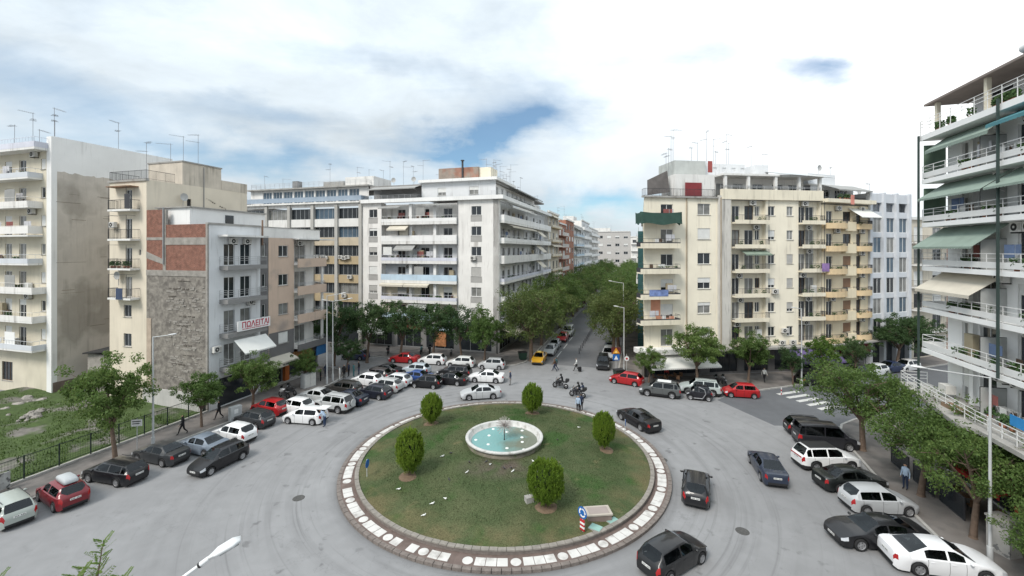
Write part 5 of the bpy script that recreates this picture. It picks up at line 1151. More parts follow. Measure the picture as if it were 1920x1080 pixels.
# --- white balconied tower at the edge of the square
def tower_white():
    o = Vector((30.9, 32.5, 0)) + V * 1.45; L_ = 25.0
    b = thing('apartment_block', 'white apartment tower with long white railed balconies and green awnings beside the square', 'building', o, R(-90 - GA))
    f = Fac(b); fl = [5.95, 9.1, 12.15, 15.25, 18.5, 21.75]; T = 25.1; holes = []
    white = mat('bright_white_paint', (0.80, 0.80, 0.79), 0.85, 0.04, 0.6)
    M_NETB = mat('greenish_screen', (0.10, 0.15, 0.11), 0.9, 0.15)
    pat = [(1.5, 2.3), (3.2, 4.6), (6.2, 7.5), (8.8, 10.4), (12.0, 13.4), (15, 16.4)]
    for z in fl: holes += [(a, c, z + 0.05, z + 2.3) for a, c in pat]
    f.wall(0, L_, 0.0, T, holes + [(1, 24, 0.2, 3.2)], white); f.win(1, 24, 0.2, 3.2, 'w', fm=M_IRON, n=10, gm=M_GLASS, sill=False)
    for i, z in enumerate(fl):
        for j, (a, c) in enumerate(pat): f.win(a, c, z + 0.05, z + 2.3, 'd' if (i + j) % 4 else 'h', n=2, gm=M_GLASS if (i * 3 + j) % 3 else M_GLASS2)
        for x in (2.6, 8.0, 14.2): f.box('pier', x, x + 0.35, -0.25, -0.0, z, z + 2.9, white)
        if i: f.balcony(-0.25, L_, z, 1.45, 'band', white, M_STEELW, 1.0, 0.32)
        for x in (5.4, 11.2): f.divider(x, z, 1.3, 1.9, mat('frosted_divider', (0.36, 0.37, 0.36), 0.4)); f.put('divider_frame', cached('divf', lambda: MB().tube((0, -1.3, 0), (0, -1.3, 1.92), 0.025, 4).tube((0, -1.3, 1.92), (0, 0, 1.92), 0.025, 4).mesh('divider_frame', M_IRON)), x, -0.02, z)
        f.ac(5.0 + (i % 2) * 2.2, z + 2.3); f.ac(6.3 + (i % 3), z + 2.3)
        f.pots(2, 12, z, -1.2, 5); f.clutter(0.5, 13, z, -0.9, 5)
    f.box('balcony_furniture', 9.2, 10.2, -1.0, -0.4, fl[1], fl[1] + 0.75, M_IRON); f.box('balcony_furniture', 1.0, 1.8, -1.1, -0.5, fl[0] + 0.3, fl[0] + 0.9, M_ACW)
    # first-floor terrace reaching out over the pavement
    me = MB().poly([(-2.2, 0), (-2.2, -1.9), (7.0, -3.4), (7.9, -2.9), (L_, -3.2), (L_, 0)][::-1], -0.25, 0.0).mesh('terrace', M_CONC); t = f.put('terrace', me, 0, -0.003, fl[0])
    m = MB(); pts = [(-2.2, -0.1), (-2.2, -1.8), (7.0, -2.5), (L_, -2.4)]
    for i in range(3):
        p, q = Vector((*pts[i], 0)), Vector((*pts[i + 1], 0))
        for z in (0.35, 0.6, 0.85): m.tube(p + Vector((0, 0, z)), q + Vector((0, 0, z)), 0.025, 4)
        n = max(1, int((q - p).length / 1.0))
        for k in range(n + 1): c = p.lerp(q, k / n); m.tube(c, c + Vector((0, 0, 0.87)), 0.028, 4)
    ob('railing', m.mesh('railing', M_STEELW), t); f.box('rubble_sack', 3.5, 5.2, -2.3, -1.7, fl[0], fl[0] + 0.25, mat('brown_planks', (0.22, 0.15, 0.10), 0.9, 0.3, 3)); f.box('blue_panel', 8.6, 10.4, -1.9, -1.86, fl[0] + 0.7, fl[0] + 1.3, mat('bright_blue', (0.03, 0.22, 0.5), 0.6))
    # awnings
    f.awning(0.3, 6.4, T - 0.3, 1.35, 1.0, M_AWG, 0.2, y=-0.2); f.awning(6.8, 14, T - 0.3, 1.7, 0.8, mat('blue_green_awning', (0.08, 0.22, 0.25), 0.9, 0.12), 0.2, y=-0.2)
    f.awning(0.0, 6.3, fl[5] - 0.35, 1.65, 1.15, M_AWG, 0.12, y=-0.2); f.awning(6.6, 14, fl[5] - 0.35, 1.7, 1.15, M_AWG, 0.12, y=-0.2)
    f.awning(-0.1, 6.0, fl[4] - 0.35, 1.9, 1.45, M_AWG, 0.12, y=-0.2); f.awning(0.0, 5.6, fl[3] - 0.35, 1.8, 1.3, M_AWC, 0.2, y=-0.2)
    for i in (4, 5): f.box('end_screen', -0.22, -0.20, -1.35, 0, fl[i] + 0.05, fl[i] + 2.6, M_NETB)
    for x, za, zb in ((-0.3, 4.5, T), (7.3, 8.9, T + 0.3), (11.4, 8.0, 16)): f.put('awning_post', MB().box(-0.055, 0.055, -0.055, 0.055, za, zb).mesh('awning_post', mat('dark_green_steel', (0.035, 0.055, 0.05), 0.6)), x, -1.62, 0)
    # roof terrace and penthouse under a wide eave
    f.balcony(-0.4, L_, T, 1.5, 'rails', white, M_STEELW, 1.1, 0.4); ph = [(2, 4, T + 0.05, T + 2.2), (6, 8, T + 0.05, T + 2.2), (10, 12, T + 0.05, T + 2.2)]
    f.wall(0.5, L_, T, T + 2.3, ph, M_GREYW, y=1.2, name='penthouse_wall'); [f.win(*h, 'd', n=2, y=1.2) for h in ph]; f.box('eave', -0.5, L_, -1.2, 10, T + 2.25, T + 2.4, mat('brown_eave', (0.24, 0.20, 0.18), 0.9)); f.pots(0, 14, T, -0.9, 18)
    for x in (0.2, 5.0, 10): f.box('eave_post', x, x + 0.25, -0.9, -0.65, T, T + 2.25, M_PALEY)
    f.put('solar_water_heater', tank_mesh(), 6.5, 0.5, T + 2.4); f.antenna(9, 2, T + 2.4, 1)
    f.awning(3.5, 9.0, 3.4, 2.6, 0.7, M_AWR, 0.25, arms=False); f.awning(10.0, 16, 3.4, 2.6, 0.7, M_AWR, 0.25, arms=False)
    shell(b, 0, L_, 0, 12, 0, T, white, faces='LRB'); roof_slab(b, 0, L_, 0, 12, T); return b
tower_white()
# ------------------------------------------------------------------ cars
def paint_mat():
    m = mat('car_paint', rough=0.35, var=0.05, scale=0.8, objcol=True, coat=0.45, spec=0.35); return m
M_CARP = paint_mat()
def car_glass():
    m = bpy.data.materials.new('car_glass'); m.use_nodes = True; nt = m.node_tree; N = nt.nodes; L = nt.links; N.clear(); out = N.new('ShaderNodeOutputMaterial')
    tr = N.new('ShaderNodeBsdfTransparent'); tr.inputs[0].default_value = (0.30, 0.34, 0.34, 1); gl = N.new('ShaderNodeBsdfGlossy'); gl.inputs['Roughness'].default_value = 0.03; gl.inputs[0].default_value = (0.85, 0.9, 0.95, 1)
    fr = N.new('ShaderNodeFresnel'); fr.inputs[0].default_value = 1.5; mx = N.new('ShaderNodeMixShader')
    ge = N.new('ShaderNodeNewGeometry'); iv = N.new('ShaderNodeMath'); iv.operation = 'SUBTRACT'; iv.inputs[0].default_value = 1.0; L.new(ge.outputs['Backfacing'], iv.inputs[1]); mu = N.new('ShaderNodeMath'); mu.operation = 'MULTIPLY'; L.new(fr.outputs[0], mu.inputs[0]); L.new(iv.outputs[0], mu.inputs[1]); L.new(mu.outputs[0], mx.inputs[0]); L.new(tr.outputs[0], mx.inputs[1]); L.new(gl.outputs[0], mx.inputs[2]); L.new(mx.outputs[0], out.inputs[0]); return m
M_CGL = car_glass()
M_TRIM = mat('cabin_trim', (0.035, 0.035, 0.038), 0.8, 0.2, 3)
M_TYRE = mat('tyre_rubber', (0.022, 0.022, 0.023), 0.9)
M_RIMM = mat('alloy_rim', (0.36, 0.36, 0.37), 0.35, 0.05, metal=0.6)
M_BLK = mat('black_plastic', (0.02, 0.02, 0.021), 0.6)
M_HEAD = mat('headlamp_glass', (0.55, 0.57, 0.60), 0.1, 0.1, 8, spec=0.8)
M_TAIL = mat('tail_lamp_red', (0.32, 0.012, 0.014), 0.15, 0.15, 8, spec=0.6)
M_PLATE = mat('plate_white', (0.66, 0.66, 0.64), 0.5, 0.05)
M_PLTXT = mat('plate_text', (0.04, 0.04, 0.045), 0.6)
def interp(tab, x):
    if x <= tab[0][0]: return tab[0][1]
    for (a, va), (b, vb) in zip(tab, tab[1:]):
        if x <= b: return va + (vb - va) * (x - a) / (b - a)
    return tab[-1][1]
SPEC = {
 #       L     W     H    wb   rw   belt  nose  cowl(x,z)      rf     rr     tail(x,z)      deck  rear  pillars
 'hatch':  (4.05, 1.74, 1.47, 2.52, 0.31, 0.93, 0.70, (1.02, 0.98), 0.28, -1.45, (-1.86, 1.00), None),
 'mini':   (3.70, 1.66, 1.48, 2.38, 0.29, 0.93, 0.72, (1.05, 0.99), 0.40, -1.30, (-1.70, 1.00), None),
 'estate': (4.55, 1.76, 1.47, 2.62, 0.32, 0.93, 0.70, (1.08, 0.98), 0.32, -1.80, (-2.14, 1.00), None),
 'sedan':  (4.50, 1.76, 1.43, 2.65, 0.32, 0.92, 0.70, (1.02, 0.96), 0.25, -0.85, (-1.55, 1.02), 1.00),
 'sedanB': (4.85, 1.85, 1.42, 2.80, 0.34, 0.92, 0.70, (1.08, 0.96), 0.25, -0.85, (-1.75, 1.05), 1.02),
 'suv':    (4.45, 1.82, 1.67, 2.62, 0.36, 1.05, 0.84, (1.12, 1.10), 0.45, -1.75, (-2.08, 1.12), None),
 'smart':  (2.62, 1.56, 1.54, 1.84, 0.29, 0.95, 0.80, (0.82, 1.00), 0.30, -0.80, (-1.20, 1.05), None),
 'van':    (4.60, 1.85, 1.90, 2.75, 0.33, 1.05, 0.85, (1.40, 1.15), 0.75, -2.05, (-2.22, 1.12), None),
}
def car_parts(kind):
    L, W, Hh, wb, rw, belt, nose, (xc, zc), rf, rr, (xt, zt_), deck = SPEC[kind]
    hl = L / 2; fx = wb / 2 + (0.02 if kind != 'smart' else 0.0); rx = -wb / 2 + 0.02
    ra = rw + 0.055
    xs = {-hl, -hl + 0.06, -hl + 0.16, -hl + 0.34, hl, hl - 0.05, hl - 0.16, hl - 0.36, xc, rf, rr, xt, (xc + rf) / 2, (rr + xt) / 2}
    for wx in (fx, rx):
        for t in range(9): xs.add(round(wx - ra * math.cos(math.pi * t / 8), 4))
        xs.add(wx - ra - 0.012); xs.add(wx + ra + 0.012)
    # pillars of the side windows
    bp = (rf + rr) / 2 + (0.18 if deck else 0.30); three = (rr - xt) and L > 4.4 and not deck
    win = [(bp + 0.05, rf + (xc - rf) * 0.42), (rr + 0.30 if three else rr + 0.02 - (0.25 if deck else 0.05), bp - 0.05)]
    if three: win.append((rr - 0.12, rr + 0.22))
    for a, b in win: xs.add(a); xs.add(b)
    xs = sorted(x for x in xs if -hl <= x <= hl); out = [xs[0]]
    for x in xs[1:]:
        if x - out[-1] > 0.006: out.append(x)
    xs = out
    deckline = ([(-hl, nose + 0.10), (-hl + 0.06, zt_ - 0.05), (-hl + 0.20, deck)] if deck else [(-hl, nose), (-hl + 0.06, zt_ - 0.12)]) + [(xt, zt_), (xc, zc), (hl - 0.75, (zc + nose) / 2 + 0.055), (hl - 0.25, nose + 0.03), (hl, nose - 0.10)]
    if kind == 'van' : deckline[-3] = (hl - 0.5, (zc + nose) / 2 + 0.03)
    roof = [(xt, zt_), (rr, Hh - 0.045), ((rf + rr) / 2, Hh), (rf, Hh - 0.03), (xc, zc)]
    rings = []
    for x in xs:
        t = abs(x) / hl; w = W / 2 * (1 - 0.10 * t ** 4)
        e = hl - abs(x)
        if e < 0.34: w *= 1 - 0.20 * (1 - e / 0.34) ** 2
        zb = 0.17 + (0.10 * (1 - e / 0.16) if e < 0.16 else 0)
        for wx in (fx, rx):
            d = abs(x - wx)
            if d <= ra + 1e-4: zb = max(zb, rw + math.sqrt(max(0, ra * ra - d * d)) * 0.98)
        zd = interp(deckline, x); zs = min(belt, zd - 0.02)
        cab = xt <= x <= xc; g = interp(roof, x) if cab else None
        wg = W / 2 * (0.70 if kind != 'van' else 0.84) * (1 - 0.10 * ((x - (rf + rr) / 2) / hl) ** 2)
        zl = max(zb + 0.02, zb + 0.30 * (zs - zb)); zm = max(zl + 0.02, zb + 0.66 * (zs - zb)); zs = max(zs, zm + 0.02); zd = max(zd, zs + 0.01)
        p = [(w * 0.93, zb), (w * 0.985, zl), (w, zm), (w * 0.965, zs)]
        if cab:
            f = max(0.0, min(1.0, (g - zd) / max(0.05, Hh - 0.06 - zd)))
            w5 = w * 0.84 * (1 - f) + wg * f; z5 = max(zd + 0.01, g - 0.075 * f - 0.01); w6 = w5 - 0.05 - 0.05 * f
            p += [(w * 0.905, min(zs + 0.035, z5 - 0.005)), (w5, z5), (w6, max(z5 + 0.004, g - 0.012)), (0, g + 0.004)]
        else:
            p += [(w * 0.91, zd - 0.012), (w * 0.78, zd), (w * 0.45, zd + 0.012), (0, zd + 0.018)]
        rings.append((x, p))
    n = 8; V_ = []; idx = {}
    for i, (x, p) in enumerate(rings):
        for j in range(n):
            idx[i, j, 1] = len(V_); V_.append((x, p[j][0], p[j][1]))
            if j < n - 1: idx[i, j, -1] = len(V_); V_.append((x, -p[j][0], p[j][1]))
            else: idx[i, j, -1] = idx[i, j, 1]
    groups = {}
    def put(k, f): groups.setdefault(k, []).append(f)
    for i in range(len(rings) - 1):
        xm = (rings[i][0] + rings[i + 1][0]) / 2
        for j in range(n - 1):
            for s in (1, -1):
                q = (idx[i, j, s], idx[i + 1, j, s], idx[i + 1, j + 1, s], idx[i, j + 1, s])
                if s == 1: q = q[::-1]
                q = tuple(dict.fromkeys(q))
                k = 'body'
                if j == 6 and rf < xm < xc: k = 'windscreen'
                elif j == 6 and xt < xm < rr: k = 'rear_window'
                elif j == 4:
                    for wi, (a, b) in enumerate(win):
                        if a - 1e-4 < xm < b + 1e-4: k = ('side_window', wi, s)
                if j in (2, 3) and xm > hl - 0.30 and xm < hl - 0.03 and j == 2: k = ('headlight', 0, s)
                if j == 2 and xm < -hl + 0.22: k = ('tail_light', 0, s)
                if j == 0 and xm > hl - 0.12: k = 'grille'
                if kind == 'suv' and j == 0 and k == 'body': k = 'cladding'
                if k == 'body' and j == 3 and not deck and xm < -hl + 0.12: k = ('tail_light', 0, s)
                put(k, q)
    for i, fl in ((0, 1), (len(rings) - 1, -1)):
        for j in range(n - 1):
            q = tuple(dict.fromkeys((idx[i, j, 1], idx[i, j + 1, 1], idx[i, j + 1, -1], idx[i, j, -1])))
            if fl == 1: q = q[::-1]
            put('grille' if (fl == -1 and j in (0, 1)) else ('bumper' if fl == 1 and j == 0 else 'body'), q)
    parts = []
    for k, fs in groups.items():
        used = sorted({v for f in fs for v in f}); mp = {v: i for i, v in enumerate(used)}
        me = bpy.data.meshes.new(k if isinstance(k, str) else k[0]); me.from_pydata([V_[v] for v in used], [], [[mp[v] for v in f] for f in fs])
        name = k if isinstance(k, str) else k[0]
        mt = {'body': M_CARP, 'headlight': M_HEAD, 'tail_light': M_TAIL, 'grille': M_BLK, 'bumper': M_BLK, 'cladding': M_BLK}.get(name, M_CGL)
        me.materials.append(mt); me.polygons.foreach_set('use_smooth', [True] * len(fs)); me.update(); me.set_sharp_from_angle(angle=R(38))
        parts.append((name, me, (0, 0, 0), 0))
    # black underbody
    parts.append(('underbody', MB().box(-hl + 0.15, hl - 0.15, -W / 2 + 0.24, W / 2 - 0.24, 0.13, 0.62).mesh('underbody', M_BLK), (0, 0, 0), 0))
    it = MB(); it.box(xt + 0.12, xc - 0.35, -W / 2 * 0.80, W / 2 * 0.80, 0.625, 0.70); it.box(xc - 0.42, xc - 0.05, -W / 2 * 0.74, W / 2 * 0.74, 0.70, zc - 0.06)
    rows = [rf - 0.35] + ([rf - 1.15] if L > 3 else [])
    for sx in rows:
        for sy in (0.33, -0.33): it.box(sx - 0.14, sx, sy - 0.23, sy + 0.23, 0.70, min(Hh - 0.42, 1.06)); it.box(sx - 0.12, sx - 0.04, sy - 0.12, sy + 0.12, min(Hh - 0.42, 1.06), min(Hh - 0.24, 1.24)); it.box(sx, sx + 0.42, sy - 0.23, sy + 0.23, 0.70, 0.80)
    parts.append(('cabin', it.mesh('cabin', M_TRIM), (0, 0, 0), 0))
    # wheels
    def wheel():
        m = MB(); m.lathe([(0.0, -0.09), (rw * 0.62, -0.09), (rw * 0.66, -0.10), (rw * 0.94, -0.095), (rw, -0.07), (rw, 0.07), (rw * 0.94, 0.095), (rw * 0.66, 0.10), (rw * 0.62, 0.06), (0, 0.05)], 20); return m.mesh('wheel', M_TYRE)
    def rim():
        m = MB(); 
        for k in range(5):
            a = 2 * math.pi * k / 5; c, s = math.cos(a), math.sin(a); q = 0.055
            m.add([(-s * q, c * q, 0.085), (s * q, -c * q, 0.085), (s * q * 1.4 + c * rw * 0.6, -c * q * 1.4 + s * rw * 0.6, 0.092), (-s * q * 1.4 + c * rw * 0.6, c * q * 1.4 + s * rw * 0.6, 0.092)], [(0, 1, 2, 3)])
        m.lathe([(0, 0.098), (0.06, 0.095), (0.08, 0.075)], 10); m.lathe([(rw * 0.54, 0.078), (rw * 0.57, 0.098), (rw * 0.66, 0.103)], 20); return m.mesh('rim', M_RIMM)
    wm, rm = wheel(), rim()
    wheels = [(x, s * (W / 2 - 0.115), s) for x in (fx, rx) for s in (1, -1)]
    # plates, mirrors, seams, handles
    def plate():
        m = MB(); m.box(-0.012, 0.0, -0.26, 0.26, 0, 0.115, 0)
        for i in range(7):
            if i != 3: m.box(-0.0145, -0.0122, -0.22 + i * 0.065, -0.185 + i * 0.065, 0.025, 0.09, 1)
        return m.mesh('number_plate', [M_PLATE, M_PLTXT])
    zp = 0.80 if not deck else 0.72
    extras = [('number_plate', cached('plate', plate), (-hl - 0.006, 0, min(zp, nose - 0.02)), math.pi * 0), ('number_plate', cached('plate', plate), (hl + 0.006, 0, 0.42), math.pi)]
    mir = cached('mirror', lambda: MB().sph((0, 0, 0), 0.07, 0.11, 0.075, 8, 5).mesh('mirror', M_CARP))
    wc = interp([(x, p[3][0]) for x, p in rings], xc - 0.32)
    extras += [('mirror', mir, (xc - 0.32, s * (wc + 0.10), belt + 0.08), 0) for s in (1, -1)]
    m = MB()
    for x in (win[0][1] - 0.02, (win[0][0] + win[1][1]) / 2, win[1][0] + 0.05):
        col_ = [interp([(r_[0], r_[1][j][0]) for r_ in rings], x) for j in range(4)]; zz = [interp([(r_[0], r_[1][j][1]) for r_ in rings], x) for j in range(4)]
        for s in (1, -1):
            for j in range(3): m.quad((x - 0.008, s * (col_[j] + 0.003), zz[j]), (x + 0.008, s * (col_[j] + 0.003), zz[j]), (x + 0.008, s * (col_[j + 1] + 0.003), zz[j + 1]), (x - 0.008, s * (col_[j + 1] + 0.003), zz[j + 1]))
    extras.append(('door_seam', m.mesh('door_seam', M_BLK), (0, 0, 0), 0))
    hd = cached('handle', lambda: MB().box(-0.09, 0.09, -0.015, 0.015, -0.015, 0.015).mesh('door_handle', M_CARP))
    extras += [('door_handle', hd, (x, s * (W / 2 - 0.01), belt - 0.12), 0) for s in (1, -1) for x in (win[0][0] + 0.12, win[1][0] + 0.25)]
    if kind in ('estate', 'suv'):
        m = MB()
        for s in (1, -1): y = s * (W / 2 * 0.64); m.tube((rr + 0.15, y, Hh + 0.02), (rf - 0.1, y, Hh + 0.025), 0.018, 5)
        extras.append(('roof_rail', m.mesh('roof_rail', M_BLK), (0, 0, 0), 0))
    return parts, (wm, rm, wheels), extras
CARK = {}
def car(name, label, kind, anchor, px, py, head, color, group=None, cat='car', detail=2, scale=1.0):
    if kind not in CARK: CARK[kind] = car_parts(kind)
    parts, (wm, rm, wheels), extras = CARK[kind]; L, W = SPEC[kind][0], SPEC[kind][1]; wb = SPEC[kind][3]
    g = G(px, py) if py is not None else Vector((px[0], px[1], 0)); h = R(head); c, s = math.cos(h), math.sin(h)
    lx = {'c': L / 2, 'w': wb / 2}.get(anchor[0], 0.0); off = (0.0, 0.0)
    if anchor[0] in 'cw': off = (lx if anchor[1] == 'F' else -lx, W / 2 if anchor[2] == 'L' else -W / 2)
    elif anchor == 'F': off = (L / 2, 0)
    elif anchor == 'B': off = (-L / 2, 0)
    x, y = g.x - (c * off[0] - s * off[1]) * scale, g.y - (s * off[0] + c * off[1]) * scale
    t = thing(name, label, cat, (x, y, 0.006), h, group); t.scale = (scale,) * 3
    for (n, me, loc, rz) in parts: ob(n, me, t, loc, rz, color)
    for (wx, wy, s_) in wheels:
        w = ob('wheel', wm, t, (wx, wy, SPEC[kind][4]), rot=(R(-90) if s_ > 0 else R(90), 0, 0))
        if detail > 0: ob('rim', rm, w)
    if detail > 1:
        for (n, me, loc, rz) in extras: ob(n, me, t, loc, rz, color)
    return t
BLK, DGR, GRY, SIL, WHT, RED, DRED, BLU, NAVY = (0.010, 0.010, 0.012), (0.035, 0.037, 0.040), (0.13, 0.135, 0.14), (0.42, 0.43, 0.43), (0.72, 0.72, 0.72), (0.36, 0.015, 0.018), (0.16, 0.012, 0.018), (0.03, 0.07, 0.22), (0.012, 0.018, 0.035)
GP = {'w': 'cars parked nose-in along the west pavement', 's': 'cars parked in the crowded corner of the square', 'n': 'cars parked before the white apartment block', 'a': 'cars parked along the avenue', 'y': 'cars parked before the pale yellow block', 'e': 'cars parked nose-in along the east pavement', 'm': 'cars driving round the island', 'd': 'cars parked in the side street'}
CARS = [
 ('estate', 'cRR', 77, 974, 152, (0.34, 0.37, 0.34), 'w', 'silver green estate cut off by the picture edge beside the red roof-box car'),
 ('hatch', 'cRL', 106, 969, 152, DRED, 'w', 'dark red hatchback carrying a grey roof box'),
 ('estate', 'cRL', 236, 919, 166, BLK, 'w', 'black estate parked between the roof-box car and the dark grey saloon'),
 ('sedan', 'cRL', 319, 881, 163, DGR, 'w', 'dark grey saloon next in line behind the black estate'),
 ('hatch', 'wFL', 397, 892, 251, BLK, 'm', 'black hatchback facing the viewer, double-parked outside the nose-in row'),
 ('sedan', 'C', 380, 846, 161, (0.16, 0.19, 0.23), 'w', 'blue grey saloon half hidden behind the double-parked black hatchback'),
 ('hatch', 'C', 439, 824, 159, WHT, 'w', 'white hatchback with red tail lamps beside the blue grey saloon'),
 ('hatch', 'cRL', 490, 809, 158, DGR, 'w', 'dark green-grey hatchback showing its red tail lamp by the red hatchback'),
 ('hatch', 'cRL', 519, 785, 158, RED, 'w', 'small red hatchback behind the white car with open boot'),
 ('hatch', 'C', 553, 772, 160, WHT, 'w', 'white hatchback between the red hatchback and the silver saloon'),
 ('hatch', 'wRL', 585, 799, 171, WHT, 's', 'white hatchback with its boot lid raised and loaded boot'),
 ('sedan', 'C', 594, 752, 164, SIL, 'w', 'silver saloon behind the silver off-roader'),
 ('suv', 'cRL', 647, 779, 161, SIL, 's', 'silver off-roader with spare wheel on its tailgate'),
 ('sedan', 'cRL', 675, 766, 160, NAVY, 's', 'dark blue saloon next to the silver off-roader'),
 ('hatch', 'cRL', 721, 753, 160, (0.016, 0.018, 0.028), 's', 'blackish hatchback between the dark blue saloon and the silver hatchback'),
 ('hatch', 'cRL', 743, 740, 159, SIL, 's', 'silver hatchback with dark rear glass in front of the white hatchback'),
 ('hatch', 'C', 742, 722, 160, (0.60, 0.62, 0.63), 's', 'whitish hatchback wedged behind the silver hatchback'),
 ('sedan', 'C', 779, 715, 163, BLU, 's', 'bright blue saloon in the middle of the crowded corner'),
 ('hatch', 'C', 779, 701, 166, (0.40, 0.45, 0.48), 's', 'pale bluish hatchback behind the bright blue saloon'),
 ('mini', 'wFL', 777, 728, 168, BLK, 's', 'small black hatchback side-on before the blue saloon'),
 ('sedan', 'C', 843, 719, 166, BLK, 's', 'black saloon with red tail lamp beside the small black hatchback'),
 ('estate', 'C', 852, 705, 167, (0.018, 0.018, 0.02), 's', 'long black estate behind the black saloon'),
 ('sedan', 'C', 722, 702, 165, (0.014, 0.014, 0.016), 's', 'black saloon in the back of the crowded corner near the red saloon'),
 ('hatch', 'C', 706, 711, 163, (0.055, 0.048, 0.048), 's', 'dark brownish hatchback behind the whitish hatchback'),
 ('hatch', 'C', 688, 721, 161, WHT, 's', 'white hatchback near the standing pedestrians'),
 ('estate', 'C', 643, 737, 162, (0.03, 0.028, 0.026), 'w', 'dark estate with red lamp at the foot of the twin lamp posts'),
 ('sedan', 'wFL', 737, 681, 169, RED, 'n', 'bright red saloon parked before the shop with the orange poster'),
 ('hatch', 'wFL', 791, 684, 169, WHT, 'n', 'white hatchback parked behind the bright red saloon'),
 ('hatch', 'C', 864, 687, 169, (0.66, 0.67, 0.66), 'n', 'older white hatchback parked before the shaded shop windows'),
 ('mini', 'wFL', 904, 693, 171, (0.50, 0.51, 0.52), 'n', 'small silver hatchback parked near the avenue corner'),
 ('sedan', 'wFL', 890, 718, 172, WHT, 's', 'white saloon standing at the end of the crowded corner'),
 ('sedan', 'wFL', 880, 752, 190, (0.46, 0.47, 0.48), 'm', 'silver saloon driving past the far edge of the lawn'),
 ('hatch', 'C', 667, 673, 166, (0.05, 0.06, 0.12), 'n', 'dark blue hatchback in the shade of the trees near the tan house'),
 ('sedan', 'F', 1006, 686, 256, (0.50, 0.27, 0.02), 'a', 'yellow taxi facing the square at the head of the avenue'),
 ('hatch', 'F', 1028, 669, 255, (0.44, 0.45, 0.46), 'a', 'silver hatchback parked behind the yellow taxi'),
 ('hatch', 'F', 1036, 658, 254, (0.20, 0.22, 0.24), 'a', 'grey hatchback second behind the yellow taxi'),
 ('hatch', 'F', 1052, 643, 254, RED, 'a', 'red hatchback parked before the white van on the avenue'),
 ('van', 'F', 1062, 633, 254, (0.55, 0.55, 0.55), 'a', 'white van parked on the avenue behind the red hatchback'),
 ('suv', 'F', 1130, 696, 256, BLK, 'a', 'black off-roader facing the square under the avenue trees'),
 ('suv', 'F', 1139, 678, 255, (0.45, 0.46, 0.47), 'a', 'silver off-roader parked behind the black off-roader'),
 ('hatch', 'F', 1141, 664, 254, (0.06, 0.06, 0.07), 'a', 'dark hatchback under the trees behind the silver off-roader'),
 ('hatch', 'wRL', 1190, 726, 148, RED, 'y', 'red three-door hatchback at the bend before the pale yellow block'),
 ('suv', 'wRL', 1260, 749, 158, (0.085, 0.09, 0.09), 'y', 'dark grey crossover behind the red three-door hatchback'),
 ('suv', 'C', 1312, 738, 160, (0.40, 0.44, 0.43), 'y', 'pale silver off-roader half hidden by the tiny two-seater'),
 ('smart', 'wRL', 1329, 754, 161, (0.010, 0.010, 0.014), 'y', 'tiny black two-seater with silver frame'),
 ('mini', 'wRL', 1415, 749, 169, RED, 'y', 'small bright red hatchback nearest the zebra crossing'),
 ('sedanB', 'wRL', 1200, 809, 113, BLK, 'm', 'long black saloon driving round the island past the clipped shrub'),
 ('hatch', 'B', 1304, 957, 66, BLK, 'm', 'black hatchback seen from behind driving towards the side street'),
 ('hatch', 'wFR', 1317, 1060, 32, (0.012, 0.012, 0.013), 'm', 'black hatchback with red lamps and driver, lowest in view beside the island'),
 ('sedan', 'wRL', 1424, 902, 76, (0.022, 0.03, 0.052), 'm', 'dark blue saloon driving past the nose-in row'),
 ('estate', 'cRR', 1480, 818, -13, BLK, 'e', 'black estate at the far end of the nose-in row by the side street'),
 ('van', 'cRR', 1499, 840, -12, (0.018, 0.018, 0.022), 'e', 'dark people carrier between the black estate and the white off-roader'),
 ('suv', 'cRR', 1508, 886, 0, WHT, 'e', 'white off-roader with red lamp band and black roof'),
 ('sedan', 'cRR', 1552, 928, 2, (0.012, 0.014, 0.014), 'e', 'black saloon between the white off-roader and the silver hatchback'),
 ('hatch', 'cRR', 1602, 968, -3, (0.40, 0.41, 0.42), 'e', 'silver hatchback with round tail lamps beside the black executive saloon'),
 ('sedanB', 'wFL', 1617, 1036, 177, BLK, 'e', 'black executive saloon reversed in, facing the road'),
 ('sedanB', 'cRR', 1681, 1077, -12, (0.74, 0.74, 0.75), 'e', 'glossy white saloon with dark rear screen beneath the lamp post'),
 ('sedan', 'C', (20.3, 18.9), None, -8, GRY, 'e', 'grey saloon whose roof just shows at the lower picture edge'),
 ('hatch', 'C', 1520, 719, 18, BLK, 'd', 'black hatchback just beyond the zebra crossing'),
 ('mini', 'C', 1640, 703, 198, (0.62, 0.63, 0.63), 'd', 'small white hatchback parked in the side street'),
 ('sedan', 'C', 1668, 697, 198, (0.02, 0.03, 0.07), 'd', 'dark blue saloon parked beyond the small white hatchback'),
 ('mini', 'C', 1700, 694, 198, (0.60, 0.60, 0.60), 'd', 'pale hatchback in the side street beside the dark blue saloon'),
 ('hatch', 'C', 1604, 706, 199, (0.05, 0.055, 0.06), 'd', 'dark hatchback under the side street trees'),
]
CARO = {}
for (kind, an, px, py, hd, colr, g, lab) in CARS:
    py_ = py; Y = G(px, py).y if py else 19
    name = {'sedan': 'saloon_car', 'sedanB': 'saloon_car', 'estate': 'estate_car', 'suv': 'off_roader', 'van': 'van', 'smart': 'microcar'}.get(kind, 'hatchback_car')
    if 'taxi' in lab: name = 'taxi'
    CARO[lab] = car(name, lab, kind, an, px, py_, hd, colr, GP[g], detail=2 if Y < 54 else (1 if Y < 75 else 0))
def bylab(s): return next(o for k, o in CARO.items() if s in k)
